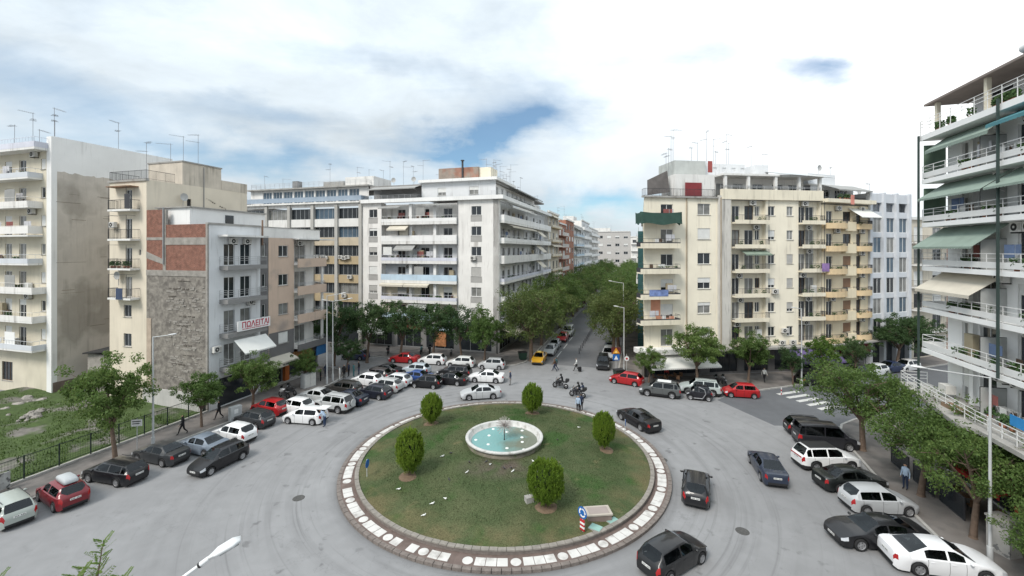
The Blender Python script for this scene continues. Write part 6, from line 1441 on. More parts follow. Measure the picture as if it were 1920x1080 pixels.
# special fittings
t = bylab('roof box'); m = MB(); pts = []
prof = [(-0.85, 0.06, 0.30), (-0.80, 0.24, 0.36), (-0.4, 0.34, 0.38), (0.3, 0.32, 0.37), (0.72, 0.20, 0.31), (0.88, 0.06, 0.22)]
v = []; 
for (x, h_, w) in prof: v += [(x, w, 0.0), (x, w * 0.95, h_ * 0.7), (x, w * 0.7, h_), (x, -w * 0.7, h_), (x, -w * 0.95, h_ * 0.7), (x, -w, 0.0)]
f = [tuple(range(5, -1, -1)), tuple(range(30, 36))]
for i in range(5):
    for j in range(6): f.append((i * 6 + j, i * 6 + (j + 1) % 6, i * 6 + 6 + (j + 1) % 6, i * 6 + 6 + j))
m.add(v, f, 0, True); ob('roof_box', m.mesh('roof_box', mat('roof_box_grey', (0.40, 0.42, 0.43), 0.5)), t, (-0.55, 0.0, 1.51))
t = bylab('boot lid raised')
for ch in [c for c in t.children if c.name.startswith('rear_window')]: bpy.data.objects.remove(ch)
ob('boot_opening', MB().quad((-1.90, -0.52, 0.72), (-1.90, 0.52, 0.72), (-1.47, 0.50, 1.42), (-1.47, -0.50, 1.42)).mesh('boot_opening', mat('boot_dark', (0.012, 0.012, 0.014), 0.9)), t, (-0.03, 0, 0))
m = MB()
for (y, z, r_) in ((-0.25, 0.86, 0.10), (0.05, 0.90, 0.12), (0.3, 0.85, 0.09)): m.sph((-1.90, y, z), r_, r_, r_, 8, 5)
ob('shopping_bag', m.mesh('shopping_bag', mat('bag_colours', (0.42, 0.28, 0.06), 0.8, 0.6, 6, c2=(0.3, 0.05, 0.05), c2scale=4)), t)
lid = ob('boot_lid', MB().add([(0, -0.55, 0), (0, 0.55, 0), (-0.95, 0.52, 0.06), (-0.95, -0.52, 0.06), (0, -0.55, 0.05), (0, 0.55, 0.05), (-0.95, 0.52, 0.11), (-0.95, -0.52, 0.11)], [(0, 1, 2, 3), (7, 6, 5, 4), (2, 6, 7, 3), (0, 3, 7, 4), (1, 5, 6, 2), (0, 4, 5, 1)]).mesh('boot_lid', M_CARP), t, (-1.45, 0, 1.45), color=WHT); lid.rotation_euler = (0, R(-4), 0)
t = bylab('spare wheel'); ob('spare_wheel', CARK['suv'][1][0], t, (-2.30, -0.1, 0.95), rot=(0, R(-90), 0)); ob('spare_wheel_cover', MB().tube((-2.36, -0.1, 0.95), (-2.41, -0.1, 0.95), 0.37, 20).mesh('spare_wheel_cover', M_CARP), t, color=SIL)
t = bylab('yellow taxi'); ob('taxi_sign', MB().box(-0.12, 0.12, -0.28, 0.28, 0, 0.16).mesh('taxi_sign', mat('taxi_sign_yellow', (0.75, 0.62, 0.2), 0.5)), t, (-0.1, 0, 1.43))
t = bylab('tiny black two-seater'); m = MB()
for s_ in (1, -1):
    pth = [(0.60, 0.785, 0.28), (-0.30, 0.79, 0.28), (-0.62, 0.78, 0.80), (-0.52, 0.69, 1.25), (0.05, 0.60, 1.46)]
    for i in range(4): m.tube(Vector((pth[i][0], s_ * pth[i][1], pth[i][2])), Vector((pth[i + 1][0], s_ * pth[i + 1][1], pth[i + 1][2])), 0.045, 6)
ob('safety_frame', m.mesh('safety_frame', M_RIMM), t)
t = bylab('black roof'); ob('roof_panel', MB().box(-1.6, 0.4, -0.52, 0.52, 0, 0.012).mesh('roof_panel', M_BLK), t, (0, 0, 1.672)); ob('lamp_band', MB().box(-0.01, 0.0, -0.6, 0.6, 0, 0.09).mesh('lamp_band', M_TAIL), t, (-2.235, 0, 0.93))
t = bylab('dark grey crossover'); ob('roof_panel', MB().box(-1.2, 0.25, -0.5, 0.5, 0, 0.01).mesh('roof_panel', M_STEELW), t, (0, 0, 1.673))
# ------------------------------------------------------------------ trees and shrubs
def leaf_mat(name, c1, c2, c3, trans=0.45):
    m = bpy.data.materials.new(name); m.use_nodes = True; nt = m.node_tree; N = nt.nodes; L = nt.links; N.clear()
    out = N.new('ShaderNodeOutputMaterial'); geo = N.new('ShaderNodeNewGeometry'); oi = N.new('ShaderNodeObjectInfo')
    ra = N.new('ShaderNodeValToRGB'); e = ra.color_ramp.elements; e[0].color = (*c1, 1); e[1].color = (*c3, 1); e.new(0.5).color = (*c2, 1)
    nz = N.new('ShaderNodeTexNoise'); nz.inputs['Scale'].default_value = 0.55; nz.inputs['Detail'].default_value = 3; L.new(geo.outputs['Position'], nz.inputs['Vector'])
    def mth(op, a, b):
        n = N.new('ShaderNodeMath'); n.operation = op
        for i, q in enumerate((a, b)):
            if isinstance(q, (int, float)): n.inputs[i].default_value = q
            else: L.new(q, n.inputs[i])
        return n.outputs[0]
    f = mth('ADD', mth('MULTIPLY', geo.outputs['Random Per Island'], 0.45), mth('ADD', mth('MULTIPLY', nz.outputs[0], 0.55), mth('MULTIPLY', mth('SUBTRACT', oi.outputs['Random'], 0.5), 0.35)))
    L.new(f, ra.inputs[0])
    d = N.new('ShaderNodeBsdfPrincipled'); L.new(ra.outputs[0], d.inputs['Base Color']); d.inputs['Roughness'].default_value = 0.55; d.inputs['Specular IOR Level'].default_value = 0.25
    t = N.new('ShaderNodeBsdfTranslucent'); L.new(ra.outputs[0], t.inputs['Color'])
    mx = N.new('ShaderNodeMixShader'); mx.inputs[0].default_value = trans; L.new(d.outputs[0], mx.inputs[1]); L.new(t.outputs[0], mx.inputs[2]); L.new(mx.outputs[0], out.inputs[0])
    return m
M_LEAF = leaf_mat('street_tree_leaves', (0.062, 0.115, 0.030), (0.110, 0.178, 0.048), (0.18, 0.235, 0.068))
M_LEAFO = leaf_mat('olive_leaves', (0.056, 0.094, 0.028), (0.100, 0.142, 0.044), (0.165, 0.185, 0.062))
M_LEAFD = leaf_mat('dark_leaves', (0.040, 0.080, 0.032), (0.066, 0.118, 0.044), (0.10, 0.152, 0.055))
M_LEAFL = leaf_mat('lime_leaves', (0.045, 0.095, 0.018), (0.085, 0.16, 0.03), (0.16, 0.22, 0.045))
M_THUJA = leaf_mat('thuja_sprays', (0.075, 0.14, 0.018), (0.16, 0.25, 0.03), (0.30, 0.37, 0.055), 0.4)
M_BARK = mat('tree_bark', (0.14, 0.10, 0.075), 0.95, 0.25, 5, 0.6, 14)

def leaves_mesh(name, centers, radii, per, size, seed, m, squash=0.75, up=0.5):
    g = np.random.default_rng(seed); C = np.repeat(np.array(centers), per, 0); Rr = np.repeat(np.array(radii), per)
    n = len(C); d = g.normal(size=(n, 3)); d /= np.linalg.norm(d, axis=1)[:, None]; rad = g.random(n) ** 0.45
    P = C + d * (Rr * rad)[:, None] * np.array([1, 1, squash])
    nrm = g.normal(size=(n, 3)) + np.array([0, 0, up]) + d * 0.8; nrm /= np.linalg.norm(nrm, axis=1)[:, None]
    a = np.cross(nrm, g.normal(size=(n, 3))); a /= np.linalg.norm(a, axis=1)[:, None]; b = np.cross(nrm, a)
    L_ = size * (0.6 + 0.8 * g.random(n)); W_ = L_ * (0.42 + 0.2 * g.random(n))
    v = np.empty((n, 4, 3)); v[:, 0] = P - a * L_[:, None]; v[:, 1] = P + b * W_[:, None] - nrm * (W_ * 0.3)[:, None]; v[:, 2] = P + a * L_[:, None]; v[:, 3] = P - b * W_[:, None] - nrm * (W_ * 0.3)[:, None]
    me = bpy.data.meshes.new(name); me.vertices.add(n * 4); me.vertices.foreach_set('co', v.reshape(-1)); me.loops.add(n * 4); me.loops.foreach_set('vertex_index', np.arange(n * 4, dtype=np.int32))
    me.polygons.add(n); me.polygons.foreach_set('loop_start', np.arange(0, n * 4, 4, dtype=np.int32)); me.polygons.foreach_set('loop_total', np.full(n, 4, dtype=np.int32))
    me.materials.append(m); me.update(calc_edges=True); return me
def tree_variant(seed, h=7.5, cr=2.7, th=2.1, nb=6, clumps=130, per=95, size=0.098, m=None, trunk_r=0.17, flat=0.8):
    """trunk with forking limbs and a crown of leaf clumps carried by the twigs"""
    r_ = random.Random(seed); t = MB(); ends = []
    lean = Vector((r_.uniform(-0.25, 0.25), r_.uniform(-0.25, 0.25), 0)); top = Vector((lean.x, lean.y, th))
    t.path([Vector((0, 0, -0.1)), Vector((0, 0, 0.15)), lean * 0.4 + Vector((0, 0, th * 0.5)), top], [trunk_r * 1.5, trunk_r * 1.05, trunk_r * 0.9, trunk_r * 0.8], 8)
    for i in range(nb):
        a = 2 * math.pi * i / nb + r_.uniform(-0.4, 0.4); rr = cr * r_.uniform(0.45, 0.78); z = r_.uniform(0.45, 0.95) * (h - th) * (0.85 if i % 2 else 1.0)
        e = top + Vector((math.cos(a) * rr, math.sin(a) * rr, z * 0.85)); mid = top.lerp(e, 0.5) + Vector((0, 0, 0.25))
        t.path([top, mid, e], [trunk_r * 0.55, trunk_r * 0.36, trunk_r * 0.14], 6)
        for k in range(6):
            b = (mid.lerp(e, r_.uniform(0.0, 1.0))); q = b + Vector((r_.uniform(-1, 1), r_.uniform(-1, 1), r_.uniform(-0.3, 0.9))) * cr * 0.40
            t.tube(b, q, trunk_r * 0.16, 4, 0, trunk_r * 0.05); ends.append(q)
        ends.append(e)
    cz = th + (h - th) * 0.5; cen = []; rad = []
    while len(cen) < clumps:
        if len(cen) < len(ends): p = ends[len(cen)]
        else:
            d = Vector((r_.gauss(0, 1), r_.gauss(0, 1), r_.gauss(0, 1))).normalized() * (r_.random() ** 0.35)
            bump_ = 1 + 0.22 * math.sin(3 * math.atan2(d.y, d.x) + seed) + 0.12 * math.sin(5 * d.z + seed)
            p = Vector((lean.x + d.x * cr * bump_, lean.y + d.y * cr * bump_, cz + d.z * (h - th) * 0.52 * flat * bump_ - 0.10 * cr * (d.x * d.x + d.y * d.y)))
            if p.z < th * 0.75: continue
        cen.append(tuple(p)); rad.append(cr * r_.uniform(0.12, 0.24))
    return t.mesh('trunk', M_BARK), leaves_mesh('crown', cen, rad, per, size, seed, m or M_LEAF)
TV = {'std': [tree_variant(s) for s in (1, 2, 3, 4)], 'olive': [tree_variant(s, 10, 4.4, 2.6, 8, 260, 60, 0.11, M_LEAFO, 0.26) for s in (11, 12)],
      'ave': [tree_variant(s, 10, 4.2, 3.0, 7, 220, 55, 0.125, M_LEAF if s % 2 else M_LEAFO, 0.24) for s in (21, 22, 23)],
      'dark': [tree_variant(s, 7.5, 2.9, 2.3, 6, 130, 70, 0.10, M_LEAFD) for s in (31, 32)], 'lime': [tree_variant(41, 6, 2.3, 1.8, 6, 100, 80, 0.09, M_LEAFL, 0.12)],
      'near': [tree_variant(s, 7.5, 3.4, 2.4, 8, 200, 78, 0.088, M_LEAF, 0.22) for s in (51, 52, 53)]}
def tree(label, kind, k, pos, h, w, group=None, cat='tree', name='street_tree', rz=None):
    """h height, w crown width in metres"""
    tm, cm = TV[kind][k % len(TV[kind])]; bh = {'std': 7.5, 'olive': 10, 'ave': 10, 'dark': 7.5, 'lime': 6, 'near': 7.5}[kind]; bw = {'std': 6.4, 'olive': 9.6, 'ave': 9.4, 'dark': 6.6, 'lime': 5.3, 'near': 8.2}[kind]
    t = thing(name, label, cat, (pos[0], pos[1], 0.1), rnd.uniform(0, 6.28) if rz is None else rz, group); t.scale = (w / bw, w / bw, h / bh)
    ob('trunk', tm, t); ob('crown', cm, t); return t
gw, gn, gy, ge, ga = 'trees along the west pavement', 'trees before the white apartment block', 'trees before the pale yellow block', 'trees along the east pavement', 'trees lining the avenue'
tree('leafy tree on the pavement beside the vacant lot fence', 'std', 0, G(216, 864), 8.6, 6.0, gw)
tree('smaller tree on the pavement where the lot fence meets the grey house', 'std', 1, G(378, 803), 5.6, 4.4, gw)
tree('bushy tree before the grey house with the sale banner', 'std', 2, G(474, 772), 6.0, 5.4, gw)
tree('slim young tree beside the orange shop pillars', 'std', 3, G(573, 728), 4.6, 3.6, gw)
tree('low dark tree beside the twin lamp posts', 'dark', 1, G(650, 697), 4.6, 4.6, gw)
for i, (px, py, h, w, lab) in enumerate([(626, 686, 9.6, 7.6, 'dark tree at the back street corner beside the tan house'), (688, 680, 9.8, 7.6, 'dark tree before the striped shop awning'), (750, 678, 9.4, 7.6, 'dark tree before the red-brown shop sign'), (812, 676, 9.2, 7.4, 'dark tree before the shop with the blue sign'), (866, 678, 8.8, 6.8, 'dark tree before the plain bay of the white block')]):
    tree(lab, 'dark', i, G(px, py), h, w, gn)
tree('mid green tree at the corner of the white apartment block', 'std', 3, G(908, 686), 8.6, 6.4, gn)
tree('big olive green tree spreading over the head of the avenue behind the taxi', 'olive', 0, G(996, 677), 11.4, 11.4, ga)
tree('big tree over the black off-roader beside the yellow block', 'olive', 1, G(1150, 672), 11.0, 10.4, ga)
for i in range(11):
    s_ = 8 + i * 8.5
    p = CW + V * (5.2 + rnd.uniform(-0.5, 0.5)) + U * s_; tree('leafy tree in the dense green rows roofing over the avenue', 'ave', i, p, rnd.uniform(10.4, 11.8), rnd.uniform(10.4, 12.0), ga)
    q = P0 - V * (4.2 + rnd.uniform(-0.5, 0.5)) + U * (s_ + 10); tree('leafy tree in the dense green rows roofing over the avenue', 'ave', i + 1, q, rnd.uniform(10.2, 11.6), rnd.uniform(10.2, 11.8), ga)
for i in range(5):
    p = CW + V * 5 + U * (104 + i * 15); tree('leafy tree in the dense green rows roofing over the avenue', 'ave', i, p, 11.5, 11, ga); tree('leafy tree in the dense green rows roofing over the avenue', 'ave', i + 2, p + V * 12, 11.5, 11, ga)
tree('small tree before the white awning of the yellow block', 'std', 0, G(1216, 722), 4.8, 4.0, gy)
tree('tall tree before the stained pilaster of the yellow block', 'std', 1, G(1308, 727), 8.2, 7.0, gy)
tree('tree behind the small bright red hatchback', 'std', 2, G(1403, 720), 6.6, 6.0, gy)
tree('thin dark tree beside the lamp post near the zebra crossing', 'dark', 0, G(1487, 724), 5.2, 3.4, gy)
tree('bright lime green tree before the purple awning', 'lime', 0, G(1545, 722), 6.0, 5.2, gy)
tree('dark tree before the wine red shop front', 'dark', 1, G(1604, 708), 5.4, 4.2, gy)
tree('big dark tree before the glass office', 'dark', 0, G(1682, 690), 8.0, 7.4, gy)
tree('dark tree at the far end of the side street', 'dark', 1, G(1722, 690), 7.6, 6.0, gy)
tree('broad tree with yellowing leaves at the corner under the white tower', 'near', 0, (28.6, 35.3), 7.6, 8.2, ge)
tree('spreading tree over the silver hatchback and red awnings', 'near', 1, (27.2, 28.8), 6.9, 7.4, ge)
tree('tree with thick pale trunk behind the lamp post on the east pavement', 'near', 2, (26.2, 24.6), 6.6, 6.4, ge)
tree('leafy tree beneath the tower terrace at the picture edge', 'near', 0, (27.6, 21.3), 6.6, 6.2, ge, rz=2.0)
tree('low tree at the lower corner of the picture', 'near', 1, (25.3, 19.6), 4.4, 4.6, ge)

# clipped thuja shrubs on the lawn
def thuja_mesh(seed, blunt=0.0):
    """upright sprays: tufts of small blades fanning up and out from an inner column"""
    g = np.random.default_rng(seed); ns = 420; per = 42; n = ns * per
    zs = g.random(ns) ** 0.9; ths = g.random(ns) * 2 * np.pi
    lo = np.clip(zs / (0.40 - 0.12 * blunt), 0, 1); lo = 0.38 + 0.62 * lo * lo * (3 - 2 * lo); tz = np.clip((zs - 0.55) / 0.45, 0, 1); prof = lo * np.sqrt(np.clip(1 - tz ** (2.0 + 1.4 * blunt), 0.02, 1))
    rs = 0.5 * prof * (0.86 + 0.20 * g.random(ns)); hs = 0.07 + 0.11 * g.random(ns); tilt = 0.15 + 0.35 * g.random(ns)
    k = np.repeat(np.arange(ns), per); t = g.random(n); th = ths[k]; out = np.stack([np.cos(th), np.sin(th), np.zeros(n)], 1)
    base = out * (rs[k] - 0.05)[:, None]; base[:, 2] = 0.06 + 0.84 * zs[k]
    axis = out * tilt[k][:, None] + np.array([0, 0, 1.0]); spread = (1 - t) * 0.035 + 0.006
    P = base + axis * (hs[k] * t)[:, None] + g.normal(size=(n, 3)) * spread[:, None]
    up = axis + g.normal(size=(n, 3)) * 0.35; up /= np.linalg.norm(up, axis=1)[:, None]
    side = np.cross(up, out + g.normal(size=(n, 3)) * 0.7); side /= np.linalg.norm(side, axis=1)[:, None]
    L_ = 0.020 + 0.028 * g.random(n); W_ = 0.008 + 0.008 * g.random(n)
    v = np.empty((n, 4, 3)); v[:, 0] = P - side * W_[:, None]; v[:, 1] = P + side * W_[:, None]; v[:, 2] = P + up * L_[:, None] + side * (W_ * 0.4)[:, None]; v[:, 3] = P + up * L_[:, None] - side * (W_ * 0.4)[:, None]
    me = bpy.data.meshes.new('crown'); me.from_pydata(v.reshape(-1, 3).tolist(), [], np.arange(n * 4).reshape(-1, 4).tolist()); me.materials.append(M_THUJA); me.update(); return me
def thuja(label, px, py, zg, hpx, wpx, seed, blunt):
    Y = F * (H - zg) / (py - CY); x = (px - CX) / F * Y; zg = lawn_z(x, Y); h = hpx / F * Y; w = wpx / F * Y
    t = thing('clipped_shrub', label, 'shrub', (x, Y, zg), rnd.uniform(0, 6), 'clipped shrubs on the round lawn')
    ob('crown', thuja_mesh(seed, blunt), t, (0, 0, 0.08), scale=(w * 0.94, w * 0.94, h * 0.94)); m = MB()
    m.tube((0, 0, -0.1), (0, 0, h * 0.4), 0.09, 7, 0, 0.05)
    for k in range(5): m.tube((0, 0, h * 0.1), (math.cos(k * 1.3) * w * 0.25, math.sin(k * 1.3) * w * 0.25, h * 0.45), 0.03, 5, 0, 0.015)
    m.sph((0, 0, h * 0.52), w * 0.27, w * 0.27, h * 0.33, 14, 9, 1)  # near-black core: the shade deep inside the shrub put into colour
    ob('stem', m.mesh('stem', [M_BARK, mat('inner_shade_core', (0.012, 0.022, 0.008), 0.95)]), t)
    ob('bare_soil', MB().lathe([(0, 0.045), (0.45, 0.04), (0.7, 0.0), (0.75, -0.06)], 18).mesh('bare_soil', mat('bare_earth', (0.15, 0.105, 0.07), 0.95, 0.25, 4, 0.5, 12)), t); return t
thuja('tall narrow clipped shrub between the fountain and the slim island sign', 768, 893, 0.62, 86, 54, 1, 0)
thuja('clipped shrub at the far side of the lawn near the parked cars', 809, 793, 0.7, 57, 42, 2, 0)
thuja('clipped shrub at the far side of the lawn near the motorcycles', 998, 776, 0.62, 55, 40, 3, 0.3)
thuja('clipped shrub near the long black saloon driving round the island', 1132, 844, 0.62, 70, 43, 4, 0.2)
thuja('widest bright green shrub on the lawn beside the concrete slab', 1023, 946, 0.72, 84, 70, 5, 1.0)

# young tree just below the viewpoint: only its topmost feathery shoots reach into view
def near_tree():
    t = thing('young_tree', 'feathery young tree tips rising into view beside the tilted street lamp', 'tree', (-8.6, 8.6, 0)); b = MB(); b.path([Vector((0, 0, 0)), Vector((0.1, 0, 4)), Vector((0.0, 0, 8.6))], [0.14, 0.10, 0.05], 8)
    g = random.Random(9); lv = []
    tips = [((0.15, 0.35, 10.45), 1.9), ((-0.15, 0.1, 9.9), 1.5), ((0.75, 0.15, 9.85), 1.1), ((-1.9, 0.2, 9.78), 1.0), ((-0.5, 0.6, 9.7), 1.4), ((0.4, -0.2, 9.4), 1.2)]
    for (tp, ln) in tips:
        tp = Vector(tp); base = Vector((tp.x * 0.35, tp.y * 0.3, 8.4)); b.path([base, base.lerp(tp, 0.6) + Vector((0, 0, 0.1)), tp], [0.03, 0.02, 0.006], 5)
        for k in range(34):
            f = 0.35 + 0.65 * k / 33; c = base.lerp(tp, f); a = k * 2.4; out = Vector((math.cos(a), math.sin(a), 0.75)).normalized(); L_ = (0.36 + 0.2 * g.random()) * (1.15 - 0.7 * f)
            for q in range(9):
                p = c + out * (L_ * (q + 1) / 9); sd = out.cross(Vector((0, 0, 1))).normalized()
                for s_ in (1, -1):
                    d = (sd * s_ + out * 0.6 + Vector((0, 0, g.uniform(-0.1, 0.4)))).normalized(); w = d.orthogonal().normalized() * 0.013; l = 0.075 * (1.1 - 0.5 * q / 9); lv += [p, p + d * l * 0.5 + w, p + d * l, p + d * l * 0.5 - w]
    me = bpy.data.meshes.new('crown'); me.from_pydata([tuple(p) for p in lv], [], [(i, i + 1, i + 2, i + 3) for i in range(0, len(lv), 4)]); me.materials.append(M_LEAFL); me.update(); ob('crown', me, t); b.build('trunk', M_BARK, t)
near_tree()
# ------------------------------------------------------------------ vacant lot and its fence
def lot():
    m = MB(); nx, ny = 40, 36; v = []
    for j in range(ny + 1):
        for i in range(nx + 1):
            s = -34 + 34.0 * j / ny; o = -0.15 - 26.0 * i / nx; p = FL(s, o); z = 0.10 + 0.55 * (i / nx) + 0.18 * math.sin(p.x * 0.7) * math.cos(p.y * 0.6) * min(1, i / 4) + rnd.uniform(-0.05, 0.06) * min(1, i / 2)
            if j > ny - 3: z += 0.1
            v.append((p.x, p.y, z))
    f = [(j * (nx + 1) + i, j * (nx + 1) + i + 1, (j + 1) * (nx + 1) + i + 1, (j + 1) * (nx + 1) + i) for j in range(ny) for i in range(nx)]
    f = [q[::-1] for q in f]; m.add(v, f, 0, True)
    tag(m.build('vacant_lot', mat('weedy_gravel', (0.055, 0.085, 0.025), 0.95, 0.3, 2.0, 0.8, 8, c2=(0.155, 0.145, 0.13), c2scale=0.30, c2lo=0.53, c2hi=0.62)), kind='structure')
    g = np.random.default_rng(8); n = 26000; s = -34 + 33.5 * g.random(n); o = -0.4 - 24 * g.random(n) ** 1.3
    x = FA.x + U.x * s + V.x * o; y = FA.y + U.y * s + V.y * o; i = (-o - 0.15) / 26; z = 0.08 + 0.55 * i + 0.18 * np.sin(x * 0.7) * np.cos(y * 0.6) * np.minimum(1, i * 10)
    patch = np.sin(x * 0.55 + 1.0) * np.cos(y * 0.42) + 0.6 * np.sin(x * 1.3 + y * 0.9); k = patch > -0.5; x, y, z = x[k], y[k], z[k]; n = len(x)
    a = g.random(n) * 6.28; w = 0.03 + 0.03 * g.random(n); h = 0.08 + 0.2 * g.random(n) ** 2; l = 0.08 * g.random(n); v = np.empty((n, 3, 3)); v[:, 0] = np.stack([x - np.cos(a) * w, y - np.sin(a) * w, z], 1); v[:, 1] = np.stack([x + np.cos(a) * w, y + np.sin(a) * w, z], 1); v[:, 2] = np.stack([x - np.sin(a) * l, y + np.cos(a) * l, z + h], 1)
    me = bpy.data.meshes.new('weeds'); me.from_pydata(v.reshape(-1, 3).tolist(), [], np.arange(n * 3).reshape(-1, 3).tolist()); me.materials.append(leaf_mat('weed_blades', (0.04, 0.075, 0.015), (0.075, 0.12, 0.025), (0.13, 0.16, 0.05), 0.2)); tag(ob('weeds', me), 'patchy green weeds growing over the vacant lot', 'weeds', kind='stuff')
lot()
fe = thing('lot_fence', 'dark green wire mesh fence on a low kerb along the vacant lot', 'fence', FL(-33, 0), R(90 - GA)); LF = 33.0
M_FGREEN = mat('dark_green_fence', (0.022, 0.034, 0.028), 0.7)
ob('fence_kerb', MB().box(0, LF, -0.12, 0.12, 0, 0.28).mesh('fence_kerb', M_KERB), fe)
pm_ = MB().box(-0.035, 0.035, -0.035, 0.035, 0.28, 1.95).mesh('post', M_FGREEN)
for i in range(18): ob('post', pm_, fe, (LF * i / 17, 0, 0))
rl = MB().box(0, LF / 17 - 0.07, -0.02, 0.02, 0, 0.04).mesh('rail', M_FGREEN)
wm_ = MB(); pw = LF / 17 - 0.07
for k in range(13): wm_.box(0.0 + k * pw / 12 - 0.004, 0.004 + k * pw / 12, -0.004, 0.004, 0, 1.35)
for k in range(9): wm_.box(0, pw, -0.004, 0.004, k * 1.35 / 8 - 0.004, k * 1.35 / 8 + 0.004)
wme = wm_.mesh('wire_panel', M_FGREEN)
for i in range(17):
    x = LF * i / 17 + 0.035
    for z in (0.42, 1.86): ob('rail', rl, fe, (x, 0, z))
    ob('wire_panel', wme, fe, (x, 0, 0.46))
hd = thing('hoarding', 'grey painted board with scrawled marks at the end of the lot fence', 'hoarding', FL(-16.8, 0.45), R(90 - GA)); ob('board', MB().box(0, 2.3, -0.04, 0.04, 0.25, 1.35).mesh('board', mat('scrawled_board', (0.36, 0.36, 0.35), 0.8, 0.35, 3, c2=(0.12, 0.12, 0.12), c2scale=3.2, c2lo=0.56, c2hi=0.60)), hd); ob('board', MB().box(-2.35, -0.02, -0.04, 0.04, 0.25, 1.25).mesh('board', MATS['scrawled_board']), hd)
for x in (-2.3, 0, 2.25): ob('post', MB().box(-0.04, 0.04, 0.05, 0.13, 0, 1.4).mesh('post', M_FGREEN), hd, (x, 0, 0))
gw_ = thing('garden_wall', 'low whitewashed wall at the back of the vacant lot under the rubble wall', 'wall', FL(-0.25, -0.3), R(180 - GA)); ob('wall_face', MB().box(0, 8.2, -0.15, 0.0, 0, 2.0).mesh('wall_face', mat('dirty_white_wall', (0.44, 0.43, 0.41), 0.9, 0.15, 0.8, streak=0.7)), gw_, (0, 0.2, 0))
gt = thing('shed', 'low shed with dark sloping roof between the tall block and the narrow house', 'shed', Vector((-48.6, 49.6, 0)), R(-GA)); ob('wall', MB().box(0, 4.2, 0, 3, 0, 4.6).mesh('wall', M_ROUGH2), gt); ob('roof', MB().add([(-0.2, -0.4, 4.6), (4.4, -0.4, 5.1), (4.4, 3, 5.3), (-0.2, 3, 4.8), (-0.2, -0.4, 4.75), (4.4, -0.4, 5.25), (4.4, 3, 5.45), (-0.2, 3, 4.95)], [(0, 3, 2, 1), (4, 5, 6, 7), (0, 1, 5, 4), (1, 2, 6, 5), (3, 0, 4, 7)]).mesh('roof', M_DARK), gt)
def rubble(label, p, n, sp, seed):
    g = random.Random(seed); r_ = thing('rubble_heap', label, 'rubble', p); 
    for i in range(n):
        s = g.uniform(0.15, 0.55); m = cached(('stone', i % 5), lambda: stone(i)); ob('stone', m, r_, (g.gauss(0, sp), g.gauss(0, sp), 0.25 + g.uniform(0, 0.15)), scale=(s, s * g.uniform(0.7, 1.3), s * g.uniform(0.5, 0.9)), rz=g.uniform(0, 6))
def stone(i):
    g = random.Random(i); m = MB(); m.sph((0, 0, 0), 1, 1, 1, 7, 4); m.v = [(x * g.uniform(0.75, 1.15), y * g.uniform(0.75, 1.15), z * g.uniform(0.75, 1.15)) for x, y, z in m.v]; m.s = [False] * len(m.s); return m.mesh('stone', M_ROUGH2)
rubble('heap of pale stones among the weeds of the vacant lot', FL(-6, -15), 16, 0.8, 1); rubble('scattered stones below the tall block wall', FL(-3, -20), 20, 1.4, 2)

# ------------------------------------------------------------------ lamps, signs, street furniture
M_LAMP = mat('galvanised_pole', (0.50, 0.51, 0.51), 0.5, 0.06, metal=0.2)
M_LAMPH = mat('lamp_housing', (0.66, 0.67, 0.67), 0.5)
def lamp_head():
    def mk():
        m = MB(); pr = [(0.0, 0.04, 0.035), (0.10, 0.07, 0.05), (0.22, 0.13, 0.075), (0.55, 0.15, 0.075), (0.72, 0.10, 0.04)]; v = []
        for (x, w, h_) in pr: v += [(x, w, 0), (x, w * 0.75, h_), (x, -w * 0.75, h_), (x, -w, 0)]
        f = [(3, 2, 1, 0), (16, 17, 18, 19)]
        for i in range(4):
            for j in range(4): f.append((i * 4 + j, i * 4 + (j + 1) % 4, i * 4 + 4 + (j + 1) % 4, i * 4 + 4 + j))
        m.add(v, f, 0, True); m.box(0.24, 0.66, -0.10, 0.10, -0.03, 0.002, 1); return m.mesh('lamp_head', [M_LAMPH, M_GLASS2])
    return cached('lamphead', mk)
def lamp(label, pos, h, arms, group='street lamps round the square', tilt=8):
    t = thing('street_lamp', label, 'street lamp', (pos[0], pos[1], 0.1), 0, group); m = MB(); m.tube((0, 0, 0), (0, 0, 0.9), 0.13, 10).tube((0, 0, 0.9), (0, 0, h), 0.085, 10, 0, 0.05); ob('pole', m.mesh('pole', M_LAMP), t)
    for (az, L_) in arms:
        a = R(az); d = Vector((math.cos(a), math.sin(a), 0)); z0 = Vector((0, 0, h - 0.05)); e = z0 + d * L_ + Vector((0, 0, L_ * math.tan(R(tilt)))); ob('arm', MB().tube(z0, e, 0.035, 8).mesh('arm', M_LAMP), t)
        ob('lamp_head', lamp_head(), t, e - d * 0.05, rot=(0, R(-tilt), a))
    return t
lamp('tall street lamp with short arm beside the vacant lot fence', G(287, 842), 9.2, [(-6, 1.4)])
lamp('taller of the twin lamp posts beside the tan corner house', G(613, 722), 10.8, [(20, 1.5)]); lamp('lower of the twin lamp posts with arms to both sides', G(624, 716), 10.0, [(8, 1.7), (188, 0.7)])
lamp('street lamp at the corner of the avenue beside the warning sign', G(1170, 697), 8.6, [(170, 0.7)])
lamp('street lamp beside the zebra crossing', G(1503, 728), 9.4, [(200, 1.0)]); lamp('street lamp on the east pavement before the white tower', (24.95, 22.6), 9.75, [(158, 2.6)], tilt=5)
p = CW + U * 30 + V * 6.5; lamp('street lamp rising out of the avenue trees', P0 + U * 12 - V * 3.0, 11.2, [(168, 1.6)])
